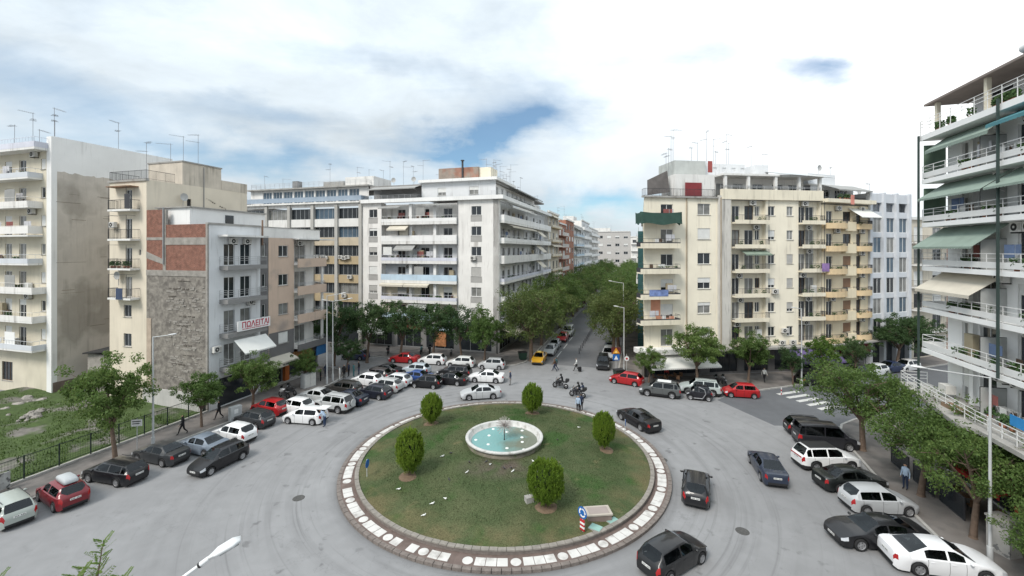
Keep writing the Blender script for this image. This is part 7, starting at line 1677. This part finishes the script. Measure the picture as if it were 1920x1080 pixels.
# close lamp whose head leans into view at the bottom
t = thing('street_lamp', 'close street lamp with long tilted arm at the lower picture edge', 'street lamp', (-7.6, 8.4, 0), 0, 'street lamps round the square'); ob('pole', MB().tube((0, 0, 0), (0, 0, 9.3), 0.09, 10, 0, 0.06).mesh('pole', M_LAMP), t)
hp = Vector((-6.10, 8.75, 10.28)) - Vector((-7.6, 8.4, 0)); e0_ = Vector((0, 0, 9.25)); dr = (hp - e0_).normalized(); ob('arm', MB().tube(e0_, hp, 0.035, 8).tube(hp - dr * 0.20, hp - dr * 0.02, 0.05, 8).mesh('arm', M_LAMPH), t); ob('arm_clamp', MB().tube(hp - dr * 0.24, hp - dr * 0.205, 0.055, 8).mesh('arm_clamp', M_BLK), t); ob('lamp_head', lamp_head(), t, hp - dr * 0.03, rot=(0, R(-20), R(30)), scale=(0.82, 1, 1))

def sign_post(label, pos, h, z0=0.1, name='sign_post', cat='sign', r=0.03): t = thing(name, label, cat, (pos[0], pos[1], z0)); ob('post', MB().tube((0, 0, 0), (0, 0, h), r, 8).mesh('post', M_LAMP), t); return t
M_SBLUE = mat('sign_blue', (0.015, 0.11, 0.36), 0.5); M_SWHITE = mat('sign_white', (0.72, 0.72, 0.71), 0.5); M_SRED = mat('sign_red', (0.42, 0.02, 0.025), 0.5); M_SYEL = mat('sign_amber', (0.62, 0.26, 0.02), 0.5)
def disc(r, y, m, seg=24): return MB().tube((0, y, 0), (0, y + 0.012, 0), r, seg).mesh('disc', m)
# roundabout sign on the lawn edge
sp = Vector((4.03, 24.75, 0)); zg = lawn_z(4.03, 24.75); t = thing('roundabout_sign', 'blue roundabout arrow sign over a red and white marker board on the lawn', 'sign', (sp.x, sp.y, zg), R(-52)); ob('post', MB().tube((0, 0.03, 0), (0, 0.03, 1.3), 0.03, 8).mesh('post', M_LAMP), t)
d = ob('sign_disc', disc(0.34, 0, M_SBLUE), t, (0, -0.02, 1.08)); m = MB()
for k in range(3):
    a0 = R(90 + 120 * k); seg = 8
    pts_o = [(0.25 * math.cos(a0 - R(78) * i / seg), 0.25 * math.sin(a0 - R(78) * i / seg)) for i in range(seg + 1)]; pts_i = [(0.17 * math.cos(a0 - R(78) * i / seg), 0.17 * math.sin(a0 - R(78) * i / seg)) for i in range(seg + 1)]
    vv = [(x, -0.004, z) for x, z in pts_o] + [(x, -0.004, z) for x, z in pts_i]; m.add(vv, [(i, i + 1, seg + 2 + i, seg + 1 + i) for i in range(seg)])
    a1 = a0 - R(78); a2 = a0 - R(108); m.add([(0.29 * math.cos(a1), -0.004, 0.29 * math.sin(a1)), (0.21 * math.cos(a2), -0.004, 0.21 * math.sin(a2)), (0.13 * math.cos(a1), -0.004, 0.13 * math.sin(a1))], [(0, 1, 2)])
ob('arrow', m.mesh('arrow', M_SWHITE), d)
bd = MB()
for k in range(5): bd.box(-0.16, 0.16, -0.05, 0.02, 0.08 + 0.12 * k, 0.2 + 0.12 * k, k % 2)
ob('marker_board', bd.mesh('marker_board', [M_SRED, M_SWHITE]), t)
for (px, py, zg, lab, rz) in ((688, 893, 0.45, 'slim blue sign seen edge-on at the near side of the lawn', 84), (1172, 812, 0.45, 'slim grey sign seen edge-on at the lawn rim by the black saloon', 70)):
    q = G(px, py, zg); t = sign_post(lab, q, 1.25, zg - 0.05); t.rotation_euler.z = R(rz); ob('sign_disc', disc(0.3, 0, M_SBLUE), t, (0, -0.04, 0.95))
# concrete slab, hatches, stone block, birds
q = G(1121, 963, 0.6); zg = lawn_z(q.x, q.y); t = thing('utility_slab', 'flat concrete utility box on the lawn behind the roundabout sign', 'utility box', (q.x, q.y, zg), R(6)); ob('base', MB().box(-0.72, 0.72, -0.42, 0.42, -0.1, 0.30).mesh('base', mat('box_side', (0.22, 0.17, 0.15), 0.9, 0.15)), t); ob('lid', MB().box(-0.78, 0.78, -0.47, 0.47, 0.30, 0.38).box(-0.62, 0.62, -0.33, 0.33, 0.381, 0.39, 1).mesh('lid', [mat('slab_edge', (0.40, 0.36, 0.31), 0.9, 0.1), mat('slab_top', (0.30, 0.255, 0.235), 0.9, 0.1)]), t)
M_TEAL = mat('teal_cover', (0.24, 0.40, 0.36), 0.7, 0.12, 4)
for (px, py, rz, lab) in ((1117, 988, -35, 'teal hatch cover lying nearer the roundabout sign'), (1151, 975, 38, 'teal hatch cover lying beside the concrete utility box')):
    q = G(px, py, 0.45); zg = lawn_z(q.x, q.y); t = thing('hatch_cover', lab, 'hatch', (q.x, q.y, zg), R(rz), 'teal hatch covers on the lawn'); ob('frame', MB().box(-0.36, 0.36, -0.29, 0.29, -0.05, 0.06).mesh('frame', M_CONC), t); ob('lid', MB().box(-0.33, 0.33, -0.26, 0.26, 0.06, 0.085).mesh('lid', M_TEAL), t)
q = G(992, 937, 0.8); t = thing('stone_block', 'rough stone block beside the widest clipped shrub', 'stone', (q.x, q.y, lawn_z(q.x, q.y)), 0.4); ob('block', MB().box(-0.25, 0.25, -0.2, 0.2, -0.05, 0.32).mesh('block', M_CONC), t)
def bird_mesh(c, n):
    m = MB(); m.sph((0, 0, 0.10), 0.13, 0.065, 0.065, 10, 6); m.sph((0.13, 0, 0.18), 0.042, 0.038, 0.04, 8, 5); m.tube((0.08, 0, 0.13), (0.13, 0, 0.17), 0.035, 6); m.tube((0.165, 0, 0.178), (0.20, 0, 0.17), 0.010, 5, 1, 0.002); m.add([(-0.08, 0.04, 0.12), (-0.25, 0.03, 0.09), (-0.25, -0.03, 0.09), (-0.08, -0.04, 0.12), (-0.10, 0, 0.07)], [(0, 1, 2, 3), (0, 4, 1), (3, 2, 4), (1, 4, 2)])
    for y in (0.025, -0.025): m.tube((0, y, 0.05), (0.01, y, -0.005), 0.007, 4, 1)
    return m.mesh(n, [c, mat('bird_leg', (0.35, 0.13, 0.06), 0.7)])
bw, bd_ = bird_mesh(mat('white_feathers', (0.70, 0.70, 0.68), 0.8), 'bird'), bird_mesh(mat('dark_feathers', (0.05, 0.05, 0.055), 0.8, 0.3, 20), 'bird')
BIRDS = [(830, 857, 0), (876, 887, 0), (919, 873, 0), (962, 885, 0), (835, 937, 0), (811, 946, 0), (795, 968, 0), (748, 919, 0), (1000, 867, 0), (1085, 803, 0), (845, 851, 1), (912, 867, 1), (842, 901, 1), (945, 879, 1), (958, 879, 1), (880, 868, 1), (1045, 826, 1)]
for i, (px, py, k) in enumerate(BIRDS):
    zg = 0.75
    for _ in range(3): q = G(px, py, zg); zg = lawn_z(q.x, q.y)
    t = tag(ob('pigeon', bd_ if k else bw, None, (q.x, q.y, zg + 0.012), rnd.uniform(0, 6.28), scale=(0.75,) * 3), 'dark pigeon standing on the round lawn' if k else 'white pigeon standing on the round lawn', 'bird', 'dark pigeons on the lawn' if k else 'white pigeons on the lawn')
# traffic signs
t = sign_post('square parking sign with dark lines on a post beside the lot fence', G(257, 847), 2.6); ob('sign_plate', MB().box(-0.38, 0.38, -0.02, 0.0, 0, 0.55, 0).box(-0.3, 0.3, -0.026, -0.021, 0.35, 0.42, 1).box(-0.3, 0.2, -0.026, -0.021, 0.18, 0.25, 1).mesh('sign_plate', [M_SWHITE, M_PLTXT]), t, (0, -0.03, 2.0), R(15))
t = sign_post('warning triangle over blue crossing sign on a dark backing at the avenue corner', G(1155, 700), 3.6); ob('backing_board', MB().box(-0.62, 0.62, 0.0, 0.03, 2.5, 3.4).mesh('backing_board', mat('backing_dark', (0.10, 0.02, 0.02), 0.7)), t, (0, -0.06, 0)); ob('triangle', MB().add([(-0.5, -0.07, 2.55), (0.5, -0.07, 2.55), (0, -0.07, 3.35)], [(0, 1, 2)]).mesh('triangle', M_SYEL), t); ob('symbol', MB().add([(-0.2, -0.075, 2.65), (0.2, -0.075, 2.65), (0.0, -0.075, 3.0)], [(0, 1, 2)]).mesh('symbol', mat('amber_light', (0.9, 0.6, 0.2), 0.5)), t)
ob('crossing_sign', MB().box(-0.45, 0.45, -0.07, -0.04, 1.65, 2.45, 0).add([(-0.28, -0.074, 1.75), (0.28, -0.074, 1.75), (0, -0.074, 2.3)], [(0, 1, 2)], 1).mesh('crossing_sign', [M_SBLUE, M_SWHITE]), t)
t = sign_post('round white ringed sign beside the avenue corner lamp', G(1175, 702), 2.6); ob('sign_disc', disc(0.32, 0, M_SWHITE), t, (0, -0.06, 2.0)); ob('sign_centre', disc(0.14, 0, M_SRED), t, (0, -0.075, 2.0))
t = thing('utility_cabinet', 'pale street cabinet beside the orange shop pillars', 'cabinet', G(578, 727) + Vector((0, 0, 0.12)), R(60)); ob('cabinet', MB().box(-0.75, 0.75, -0.4, 0.4, 0, 1.7).mesh('cabinet', mat('cabinet_grey', (0.44, 0.45, 0.45), 0.7, 0.1, 2)), t); ob('cabinet_door', MB().box(-0.68, -0.02, -0.425, -0.402, 0.1, 1.6).box(0.02, 0.68, -0.425, -0.402, 0.1, 1.6).mesh('cabinet_door', M_ACW), t)
t = thing('utility_cabinet', 'grey street cabinet with a white notice near the bushy tree', 'cabinet', G(441, 790) + Vector((0, 0, 0.12)), R(60)); ob('cabinet', MB().box(-0.5, 0.5, -0.25, 0.25, 0, 1.35).mesh('cabinet', MATS['cabinet_grey']), t); ob('notice', MB().box(-0.2, 0.15, -0.262, -0.252, 0.7, 1.1).mesh('notice', M_SWHITE), t)
# graffiti pier and cafe screens on the east pavement
t = thing('concrete_pier', 'rough concrete pier with faint scrawl beside the pale tree trunk', 'pier', (26.6, 23.4, 0.12), R(10)); ob('pier', MB().box(-0.45, 0.45, -0.5, 0.5, 0, 1.8).mesh('pier', mat('scrawled_concrete', (0.34, 0.33, 0.31), 0.9, 0.15, 2, c2=(0.16, 0.16, 0.16), c2scale=3, c2lo=0.58, c2hi=0.61)), t); ob('cap', MB().box(-0.5, 0.5, -0.55, 0.55, 1.8, 1.9).mesh('cap', M_KERB), t)
for i, (x, y) in enumerate(((28.6, 31.2), (27.9, 28.6), (27.3, 26.1))):
    t = thing('cafe_screen', ('dark cafe windbreak nearest the broad corner tree', 'dark cafe windbreak under the spreading tree', 'dark cafe windbreak beside the concrete pier')[i], 'windbreak', (x, y, 0.12), R(90 - GA), 'dark windbreaks of the cafe terrace'); ob('frame', MB().box(0, 2.3, -0.03, 0.03, 0, 0.08).box(0, 2.3, -0.03, 0.03, 1.35, 1.42).box(0, 0.06, -0.031, 0.031, 0.08, 1.35).box(2.24, 2.3, -0.031, 0.031, 0.08, 1.35).mesh('frame', M_IRON), t); ob('panel', MB().box(0.06, 2.24, -0.01, 0.01, 0.08, 1.35).mesh('panel', mat('smoked_panel', (0.025, 0.03, 0.035), 0.15)), t)
M_WOOD = mat('cafe_wood', (0.16, 0.09, 0.05), 0.7)
def cafe_set(label, p, rz):
    t = thing('cafe_table', label, 'table', (p[0], p[1], 0.12), rz, 'cafe tables'); ob('table_top', MB().lathe([(0, 0.75), (0.36, 0.75), (0.36, 0.72), (0, 0.72)], 16).mesh('table_top', M_WOOD), t); ob('leg', MB().tube((0, 0, 0), (0, 0, 0.72), 0.03, 6).mesh('leg', M_IRON), t)
    for k in range(2):
        a = rz + k * math.pi; c = thing('cafe_chair', 'dark cafe chair drawn up to a round table under the trees', 'chair', (p[0] + 0.72 * math.cos(a), p[1] + 0.72 * math.sin(a), 0.12), a + math.pi, 'cafe chairs'); ob('seat', cached('cseat', lambda: MB().box(-0.2, 0.2, -0.2, 0.2, 0.43, 0.47).mesh('seat', M_WOOD)), c); ob('backrest', cached('cback', lambda: MB().box(-0.2, -0.17, -0.2, 0.2, 0.5, 0.88).mesh('backrest', M_WOOD)), c)
        for sx in (-0.17, 0.17):
            for sy in (-0.17, 0.17): ob('leg', cached('cleg', lambda: MB().box(-0.015, 0.015, -0.015, 0.015, 0, 0.43).mesh('leg', M_IRON)), c, (sx, sy, 0))
for i, (x, y, r_) in enumerate(((29.6, 30.5, 0.3), (28.9, 27.6, 1.2), (28.4, 25.2, 0.7))): cafe_set(('round cafe table nearest the corner tree', 'round cafe table under the red awning', 'round cafe table behind the concrete pier')[i], (x, y), r_)
for i, px in enumerate((1238, 1256, 1274)): q = G(px, 716); cafe_set(('round cafe table under the white awning at the corner', 'middle cafe table under the white awning', 'cafe table under the white awning nearest the tall tree')[i], q, 0.5 * i)
# bollards down the middle of the avenue
bo = cached('bollard', lambda: MB().tube((0, 0, 0), (0, 0, 0.85), 0.06, 8).tube((0, 0, 0.85), (0, 0, 0.9), 0.08, 8).mesh('bollard', M_IRON))
for i in range(16):
    q = G(1086, 663) + U * (i * 1.9); tag(ob('bollard', bo, None, (q.x, q.y, 0.0)), 'dark bollard in the line dividing the avenue', 'bollard', 'bollards dividing the avenue')
# small striped marker at the zebra crossing
q = G(1465, 740); t = thing('traffic_marker', 'small red and white marker post at the zebra crossing', 'marker', q); bd = MB()
for k in range(4): bd.tube((0, 0, 0.2 * k), (0, 0, 0.2 * k + 0.2), 0.05, 8, k % 2)
ob('post', bd.mesh('post', [M_SRED, M_SWHITE]), t)
# ------------------------------------------------------------------ people
M_SKIN = mat('skin', (0.42, 0.25, 0.17), 0.6, 0.05); M_SHOE = mat('shoe_dark', (0.03, 0.028, 0.026), 0.7)
def cloth(name, c): return mat('cloth_' + name, c, 0.9, 0.12, 9)
M_HAIRD = mat('hair_dark', (0.018, 0.013, 0.010), 0.7); M_HAIRG = mat('hair_grey', (0.30, 0.29, 0.28), 0.7)
def person_mesh(pose):
    """joints (y forward, x to the person's left), skin radii; one continuous surface, zones coloured by the nearest bone"""
    J = {'pel': (0, 0, 0.95), 'wst': (0, 0.01, 1.10), 'chs': (0, 0.0, 1.32), 'nck': (0, 0.01, 1.50), 'hd0': (0, 0.03, 1.60), 'hd1': (0, 0.03, 1.70),
         'shL': (0.17, 0, 1.42), 'shR': (-0.17, 0, 1.42), 'elL': (0.23, -0.02, 1.14), 'elR': (-0.23, -0.02, 1.14), 'wrL': (0.25, 0.05, 0.89), 'wrR': (-0.25, 0.05, 0.89), 'haL': (0.25, 0.08, 0.80), 'haR': (-0.25, 0.08, 0.80),
         'hpL': (0.09, 0, 0.90), 'hpR': (-0.09, 0, 0.90), 'knL': (0.10, 0.02, 0.50), 'knR': (-0.10, 0.02, 0.50), 'anL': (0.10, 0, 0.09), 'anR': (-0.10, 0, 0.09), 'toL': (0.11, 0.16, 0.035), 'toR': (-0.11, 0.16, 0.035)}
    if pose == 'walk':
        J.update({'knL': (0.09, 0.20, 0.52), 'anL': (0.09, 0.33, 0.10), 'toL': (0.09, 0.49, 0.06), 'knR': (-0.09, -0.06, 0.50), 'anR': (-0.09, -0.34, 0.16), 'toR': (-0.09, -0.22, 0.04),
                  'elL': (0.23, -0.14, 1.16), 'wrL': (0.23, -0.16, 0.92), 'haL': (0.23, -0.14, 0.83), 'elR': (-0.23, 0.10, 1.16), 'wrR': (-0.22, 0.28, 0.98), 'haR': (-0.22, 0.35, 0.92)})
    if pose in ('ride', 'sit'):
        J.update({'pel': (0, 0, 0.92), 'hpL': (0.10, 0.02, 0.88), 'hpR': (-0.10, 0.02, 0.88), 'knL': (0.22, 0.40, 0.78), 'knR': (-0.22, 0.40, 0.78), 'anL': (0.20, 0.28, 0.36), 'anR': (-0.20, 0.28, 0.36), 'toL': (0.20, 0.44, 0.32), 'toR': (-0.20, 0.44, 0.32),
                  'wst': (0, 0.03, 1.06), 'chs': (0, 0.10, 1.28), 'nck': (0, 0.15, 1.45), 'hd0': (0, 0.19, 1.55), 'hd1': (0, 0.20, 1.65), 'shL': (0.18, 0.10, 1.38), 'shR': (-0.18, 0.10, 1.38), 'elL': (0.30, 0.30, 1.18), 'elR': (-0.30, 0.30, 1.18), 'wrL': (0.28, 0.52, 1.10), 'wrR': (-0.28, 0.52, 1.10), 'haL': (0.28, 0.60, 1.10), 'haR': (-0.28, 0.60, 1.10)})
    if pose == 'lean':
        J.update({'wst': (0, 0.06, 1.09), 'chs': (0, 0.20, 1.26), 'nck': (0, 0.33, 1.38), 'hd0': (0, 0.41, 1.45), 'hd1': (0, 0.46, 1.53), 'shL': (0.17, 0.27, 1.32), 'shR': (-0.17, 0.27, 1.32), 'elL': (0.22, 0.42, 1.10), 'elR': (-0.22, 0.42, 1.10), 'wrL': (0.16, 0.62, 1.02), 'wrR': (-0.16, 0.62, 1.02), 'haL': (0.15, 0.70, 1.00), 'haR': (-0.15, 0.70, 1.00)})
    RAD = {'pel': (0.155, 0.115), 'wst': (0.14, 0.105), 'chs': (0.17, 0.12), 'nck': (0.055, 0.06), 'hd0': (0.082, 0.098), 'hd1': (0.085, 0.100), 'shL': 0.075, 'elL': 0.050, 'wrL': 0.032, 'haL': 0.038, 'hpL': 0.105, 'knL': 0.070, 'anL': 0.045, 'toL': 0.040}
    E = [('pel', 'wst', 1), ('wst', 'chs', 1), ('chs', 'nck', 1), ('nck', 'hd0', 0), ('hd0', 'hd1', 3)]
    for s in 'LR': E += [('chs', 'sh' + s, 1), ('sh' + s, 'el' + s, 1), ('el' + s, 'wr' + s, 1), ('wr' + s, 'ha' + s, 0), ('pel', 'hp' + s, 2), ('hp' + s, 'kn' + s, 2), ('kn' + s, 'an' + s, 2), ('an' + s, 'to' + s, 4)]
    names = list(J); ix = {n: i for i, n in enumerate(names)}
    me = bpy.data.meshes.new('sk'); me.from_pydata([J[n] for n in names], [(ix[a], ix[b]) for a, b, _ in E], []); o = bpy.data.objects.new('sk', me); col.objects.link(o)
    md = o.modifiers.new('skin', 'SKIN'); md.use_smooth_shade = True
    for n, sv in zip(names, me.skin_vertices[0].data):
        r_ = RAD.get(n) or RAD[n[:2] + 'L']; sv.radius = r_ if isinstance(r_, tuple) else (r_, r_); sv.use_root = n == 'pel'
    sb = o.modifiers.new('sub', 'SUBSURF'); sb.levels = 1; sb.render_levels = 1
    bpy.context.view_layer.update(); dg = bpy.context.evaluated_depsgraph_get(); out = bpy.data.meshes.new_from_object(o.evaluated_get(dg)); bpy.data.objects.remove(o); out.name = 'person'
    verts = [v.co.copy() for v in out.vertices]; faces = [tuple(p.vertices) for p in out.polygons]; mb = MB(); hd = Vector(J['hd0']).lerp(Vector(J['hd1']), 0.5); up = (Vector(J['hd1']) - Vector(J['hd0'])).normalized()
    segs = [(Vector(J[a]), Vector(J[b]), k) for a, b, k in E]
    mats_ = []
    for f in faces:
        c = sum((verts[i] for i in f), Vector()) / len(f); best = (9, 0)
        for a, b, k in segs:
            t = max(0, min(1, (c - a).dot(b - a) / (b - a).length_squared)); d = (c - a.lerp(b, t)).length
            if k == 1 or k == 2: d -= 0.04
            if d < best[0]: best = (d, k)
        k = best[1]
        if k == 3: k = 3 if (c - hd).dot(up) > 0.02 + 0.45 * max(0, c.y - hd.y) or c.y < hd.y - 0.02 else 0
        mats_.append(k)
    mb.v = [tuple(v) for v in verts]; mb.f = [list(f) for f in faces]; mb.m = mats_; mb.s = [True] * len(faces)
    # nose, ears, fingers
    mb.tube(hd + Vector((0, 0.085, 0.0)), hd + Vector((0, 0.115, -0.02)), 0.012, 5, 0, 0.016); 
    for s in (1, -1): mb.sph((hd.x + s * 0.088, hd.y - 0.005, hd.z), 0.012, 0.02, 0.03, 6, 4, 0)
    for s in 'LR':
        h_, w = Vector(J['ha' + s]), Vector(J['wr' + s]); d = (h_ - w).normalized(); a = d.cross(Vector((0, 1, 0.3))).normalized(); b = d.cross(a)
        for i in range(4): p = h_ + b * (0.022 * (i - 1.5)) + d * 0.012; q = p + d * (0.045 + 0.01 * (1 - abs(i - 1.3))); mb.tube(p, q, 0.009, 5, 0, 0.008); mb.tube(q, q + (d * 0.7 + a * 0.5).normalized() * 0.03, 0.008, 5, 0, 0.006)
        mb.tube(h_ + b * 0.03 - d * 0.02, h_ + b * 0.055 + d * 0.03, 0.010, 5, 0, 0.008)
    bpy.data.meshes.remove(out); return mb.mesh('person', [M_SKIN, cloth('grey', (0.2, 0.2, 0.2)), cloth('jeans', (0.03, 0.05, 0.10)), M_HAIRD, M_SHOE])
POSE = {p: person_mesh(p) for p in ('stand', 'walk', 'ride', 'lean')}
CL = {'black': (0.015, 0.015, 0.017), 'blue': (0.22, 0.32, 0.48), 'white': (0.62, 0.62, 0.60), 'jeans': (0.045, 0.075, 0.15), 'grey': (0.20, 0.20, 0.21), 'navy': (0.02, 0.03, 0.06), 'teal': (0.04, 0.12, 0.13), 'sky': (0.34, 0.43, 0.55), 'brown': (0.12, 0.07, 0.045), 'red': (0.35, 0.03, 0.03)}
def person(label, pose, pos, head, top, legs, hair=None, z=0.0, group=None, h=1.0):
    o = tag(ob('person', POSE[pose], None, (pos[0], pos[1], z), R(head - 90), scale=(h, h, h)), label, 'person', group)
    for i, m in ((1, cloth(top, CL[top])), (2, cloth(legs, CL[legs])), (3, hair or M_HAIRD)): o.material_slots[i].link = 'OBJECT'; o.material_slots[i].material = m
    return o
person('person in black striding along the pavement by the lot fence', 'walk', G(343, 817), 235, 'black', 'black', z=0.13)
person('person in black striding past the small tree near the grey house', 'walk', G(411, 788), 240, 'black', 'black', z=0.13)
person('person in jeans leaning into the open car boot', 'lean', G(609, 800), 171, 'sky', 'jeans')
person('person in grey beside the rear of the white saloon', 'stand', G(957, 722), 200, 'navy', 'grey')
person('grey haired person in pale blue shirt at the far rim of the island', 'stand', G(1084, 774), 250, 'sky', 'black', M_HAIRG)
person('person in dark clothes beside the pale blue shirt at the island rim', 'stand', G(1090, 771), 110, 'navy', 'black')
person('person in brown crossing at the mouth of the avenue', 'walk', G(1040, 696), 160, 'brown', 'navy')
person('second person crossing the avenue close behind the one in brown', 'walk', G(1043, 694), 165, 'teal', 'jeans')
person('person in white top pulling a dark trolley across the avenue', 'walk', G(1081, 696), 175, 'white', 'black')
for (px, py, hd_, tp, lg, lab) in ((601, 716, 30, 'black', 'black', 'person in black closest to the pale street cabinet'), (611, 708, 100, 'navy', 'navy', 'person in navy waiting behind the twin lamp posts'), (637, 713, 200, 'white', 'white', 'person dressed all in white beside the twin lamp posts'), (645, 709, 320, 'black', 'black', 'person in black next to the one in white'), (654, 706, 180, 'navy', 'black', 'person in navy coat near the parked white hatchback'), (663, 707, 40, 'teal', 'teal', 'person in teal coat near the parked white hatchback'), (673, 702, 220, 'black', 'jeans', 'person in black and jeans at the edge of the waiting group')):
    person(lab, 'stand', G(px, py), hd_, tp, lg, z=0.0, group='people waiting near the twin lamp posts')
person('person with white top walking under the trees before the yellow block', 'walk', G(1433, 718), 260, 'white', 'black', z=0.13)
person('person in pale blue shirt on the east pavement near the red awning', 'stand', (26.9, 29.6), 200, 'sky', 'navy', z=0.13)
person('person in jeans standing by the cafe windbreak', 'stand', (28.3, 28.3), 130, 'blue', 'jeans', z=0.13)
person('person in red near the cafe tables of the yellow block', 'stand', G(1250, 714), 250, 'red', 'black', z=0.13)
# trolley behind the person crossing
q = G(1087, 697); t = thing('trolley_bag', 'dark wheeled trolley bag pulled across the avenue', 'bag', q, R(10)); ob('bag', MB().box(-0.2, 0.2, -0.15, 0.15, 0.12, 0.65).mesh('bag', cloth('black', CL['black'])), t); ob('handle', MB().tube((-0.15, 0, 0.6), (-0.45, 0, 1.0), 0.015, 5).mesh('handle', M_IRON), t)
for y in (0.14, -0.14): ob('wheel', cached('tw', lambda: MB().tube((0, -0.02, 0.07), (0, 0.02, 0.07), 0.07, 10).mesh('wheel', M_TYRE)), t, (0.12, y, 0))

# ------------------------------------------------------------------ motorcycles and scooters
def bike_wheel(): return cached('bw', lambda: MB().lathe([(0.20, -0.05), (0.28, -0.06), (0.305, -0.03), (0.305, 0.03), (0.28, 0.06), (0.20, 0.05), (0.20, -0.05)], 20).lathe([(0.0, 0.02), (0.06, 0.03), (0.20, 0.01), (0.20, -0.01), (0.06, -0.03), (0, -0.02)], 12, 1).mesh('wheel', [M_TYRE, M_RIMM]))
def bike(label, pos, head, color, box=True, group=None, name='motorcycle'):
    t = thing(name, label, 'motorcycle', (pos[0], pos[1], 0.006), R(head), group)
    for x in (0.70, -0.66): ob('wheel', bike_wheel(), t, (x, 0, 0.305), rot=(R(90), 0, 0))
    b = MB(); b.sph((0.18, 0, 0.86), 0.30, 0.16, 0.15, 12, 7); b.sph((0.40, 0, 0.70), 0.26, 0.17, 0.26, 10, 6); b.sph((-0.55, 0, 0.80), 0.34, 0.13, 0.10, 10, 6); b.sph((0.72, 0, 0.62), 0.22, 0.07, 0.06, 8, 5); ob('fairing', b.mesh('fairing', M_CARP), t, color=color)
    ob('seat', MB().sph((-0.28, 0, 0.86), 0.42, 0.15, 0.07, 12, 5).mesh('seat', M_BLK), t); ob('engine', MB().box(-0.30, 0.32, -0.16, 0.16, 0.28, 0.66).tube((-0.2, 0.2, 0.35), (-0.85, 0.22, 0.42), 0.05, 8).mesh('engine', mat('engine_grey', (0.09, 0.09, 0.095), 0.5, metal=0.4)), t)
    ob('fork', MB().tube((0.70, 0.09, 0.31), (0.46, 0.09, 1.0), 0.025, 6).tube((0.70, -0.09, 0.31), (0.46, -0.09, 1.0), 0.025, 6).mesh('fork', M_RIMM), t); ob('handlebar', MB().tube((0.38, -0.36, 1.06), (0.46, 0, 1.02), 0.016, 6).tube((0.38, 0.36, 1.06), (0.46, 0, 1.02), 0.016, 6).mesh('handlebar', M_BLK), t)
    ob('windshield', MB().add([(0.62, -0.18, 0.95), (0.62, 0.18, 0.95), (0.46, 0.14, 1.28), (0.46, -0.14, 1.28), (0.61, -0.18, 0.94), (0.61, 0.18, 0.94), (0.45, 0.14, 1.27), (0.45, -0.14, 1.27)], [(0, 1, 2, 3), (7, 6, 5, 4)]).mesh('windshield', M_CGL), t); ob('headlight', MB().sph((0.66, 0, 0.88), 0.06, 0.10, 0.07, 8, 5).mesh('headlight', M_HEAD), t)
    if box: ob('top_box', MB().box(-1.02, -0.66, -0.22, 0.22, 0.92, 1.22).mesh('top_box', M_BLK), t)
    return t
def on_bike(b, label, x=-0.25, **k):
    h = b.rotation_euler.z; p = (b.location.x + math.cos(h) * x, b.location.y + math.sin(h) * x); o = person(label, 'ride', p, math.degrees(h), k.get('top', 'black'), k.get('legs', 'black'), z=0.0); hm = MB(); hm.sph((0, 0.195, 1.62), 0.135, 0.15, 0.14, 12, 8); ob('helmet', hm.mesh('helmet', k.get('hel', M_BLK)), o); return o
b1 = bike('dark touring motorcycle leading at the mouth of the avenue', G(1051, 728), 155, BLK); on_bike(b1, 'rider in black on the leading motorcycle'); 
b2 = bike('dark touring motorcycle following close to the island rim', G(1083, 745), 150, (0.02, 0.02, 0.025)); on_bike(b2, 'rider in black on the following motorcycle'); on_bike(b2, 'pillion rider in black behind the following rider', x=-0.72, top='navy', hel=M_IRON)
gs = 'motor scooters parked on the pavements'
for i, (px, py, hd_, c, lab) in enumerate(((533, 748, 150, (0.5, 0.5, 0.5), 'white scooter parked near the pale street cabinet'), (546, 742, 150, BLK, 'black scooter parked next to the white scooter'), (728, 666, 100, DRED, 'red scooter parked before the striped shop awning'), (790, 664, 95, (0.03, 0.16, 0.17), 'teal scooter parked before the orange shop poster'), (806, 664, 95, BLK, 'black scooter parked beside the teal scooter'), (846, 668, 95, (0.25, 0.25, 0.26), 'grey scooter parked before the shaded shop window'), (1345, 726, 80, BLK, 'black scooter parked behind the pale silver off-roader'), (1358, 725, 80, (0.2, 0.2, 0.21), 'grey scooter parked near the tree behind the red hatchback'))):
    b = bike(lab, G(px, py), hd_, c, i % 2 == 0, gs, 'motor_scooter'); b.location.z = 0.135
# driver of the black hatchback lowest in view
t = bylab('with red lamps and driver'); h = t.rotation_euler.z; lx, ly = -0.15, -0.34
o = person('driver in pale blue shirt inside the black hatchback lowest in view', 'ride', (t.location.x + math.cos(h) * lx - math.sin(h) * ly, t.location.y + math.sin(h) * lx + math.cos(h) * ly), math.degrees(h), 'sky', 'black', z=-0.42)
# waste bins and planters
for i, (px, py, lab) in enumerate(((980, 676, 'dark green wheeled bin beside the big olive green tree'), (1160, 712, 'small grey bin at the avenue corner lamp'))):
    q = G(px, py); t = thing('waste_bin', lab, 'bin', (q.x, q.y, 0.13), 0.3); ob('bin', MB().add([(-0.45, -0.35, 0.1), (0.45, -0.35, 0.1), (0.45, 0.35, 0.1), (-0.45, 0.35, 0.1), (-0.6, -0.45, 1.1), (0.6, -0.45, 1.1), (0.6, 0.45, 1.1), (-0.6, 0.45, 1.1)], [(3, 2, 1, 0), (4, 5, 6, 7), (0, 1, 5, 4), (1, 2, 6, 5), (2, 3, 7, 6), (3, 0, 4, 7)]).mesh('bin', mat('bin_green', (0.02, 0.05, 0.035) if i == 0 else (0.02, 0.05, 0.035), 0.6)), t); ob('lid', MB().box(-0.62, 0.62, -0.48, 0.48, 1.1, 1.2).mesh('lid', M_BLK), t)
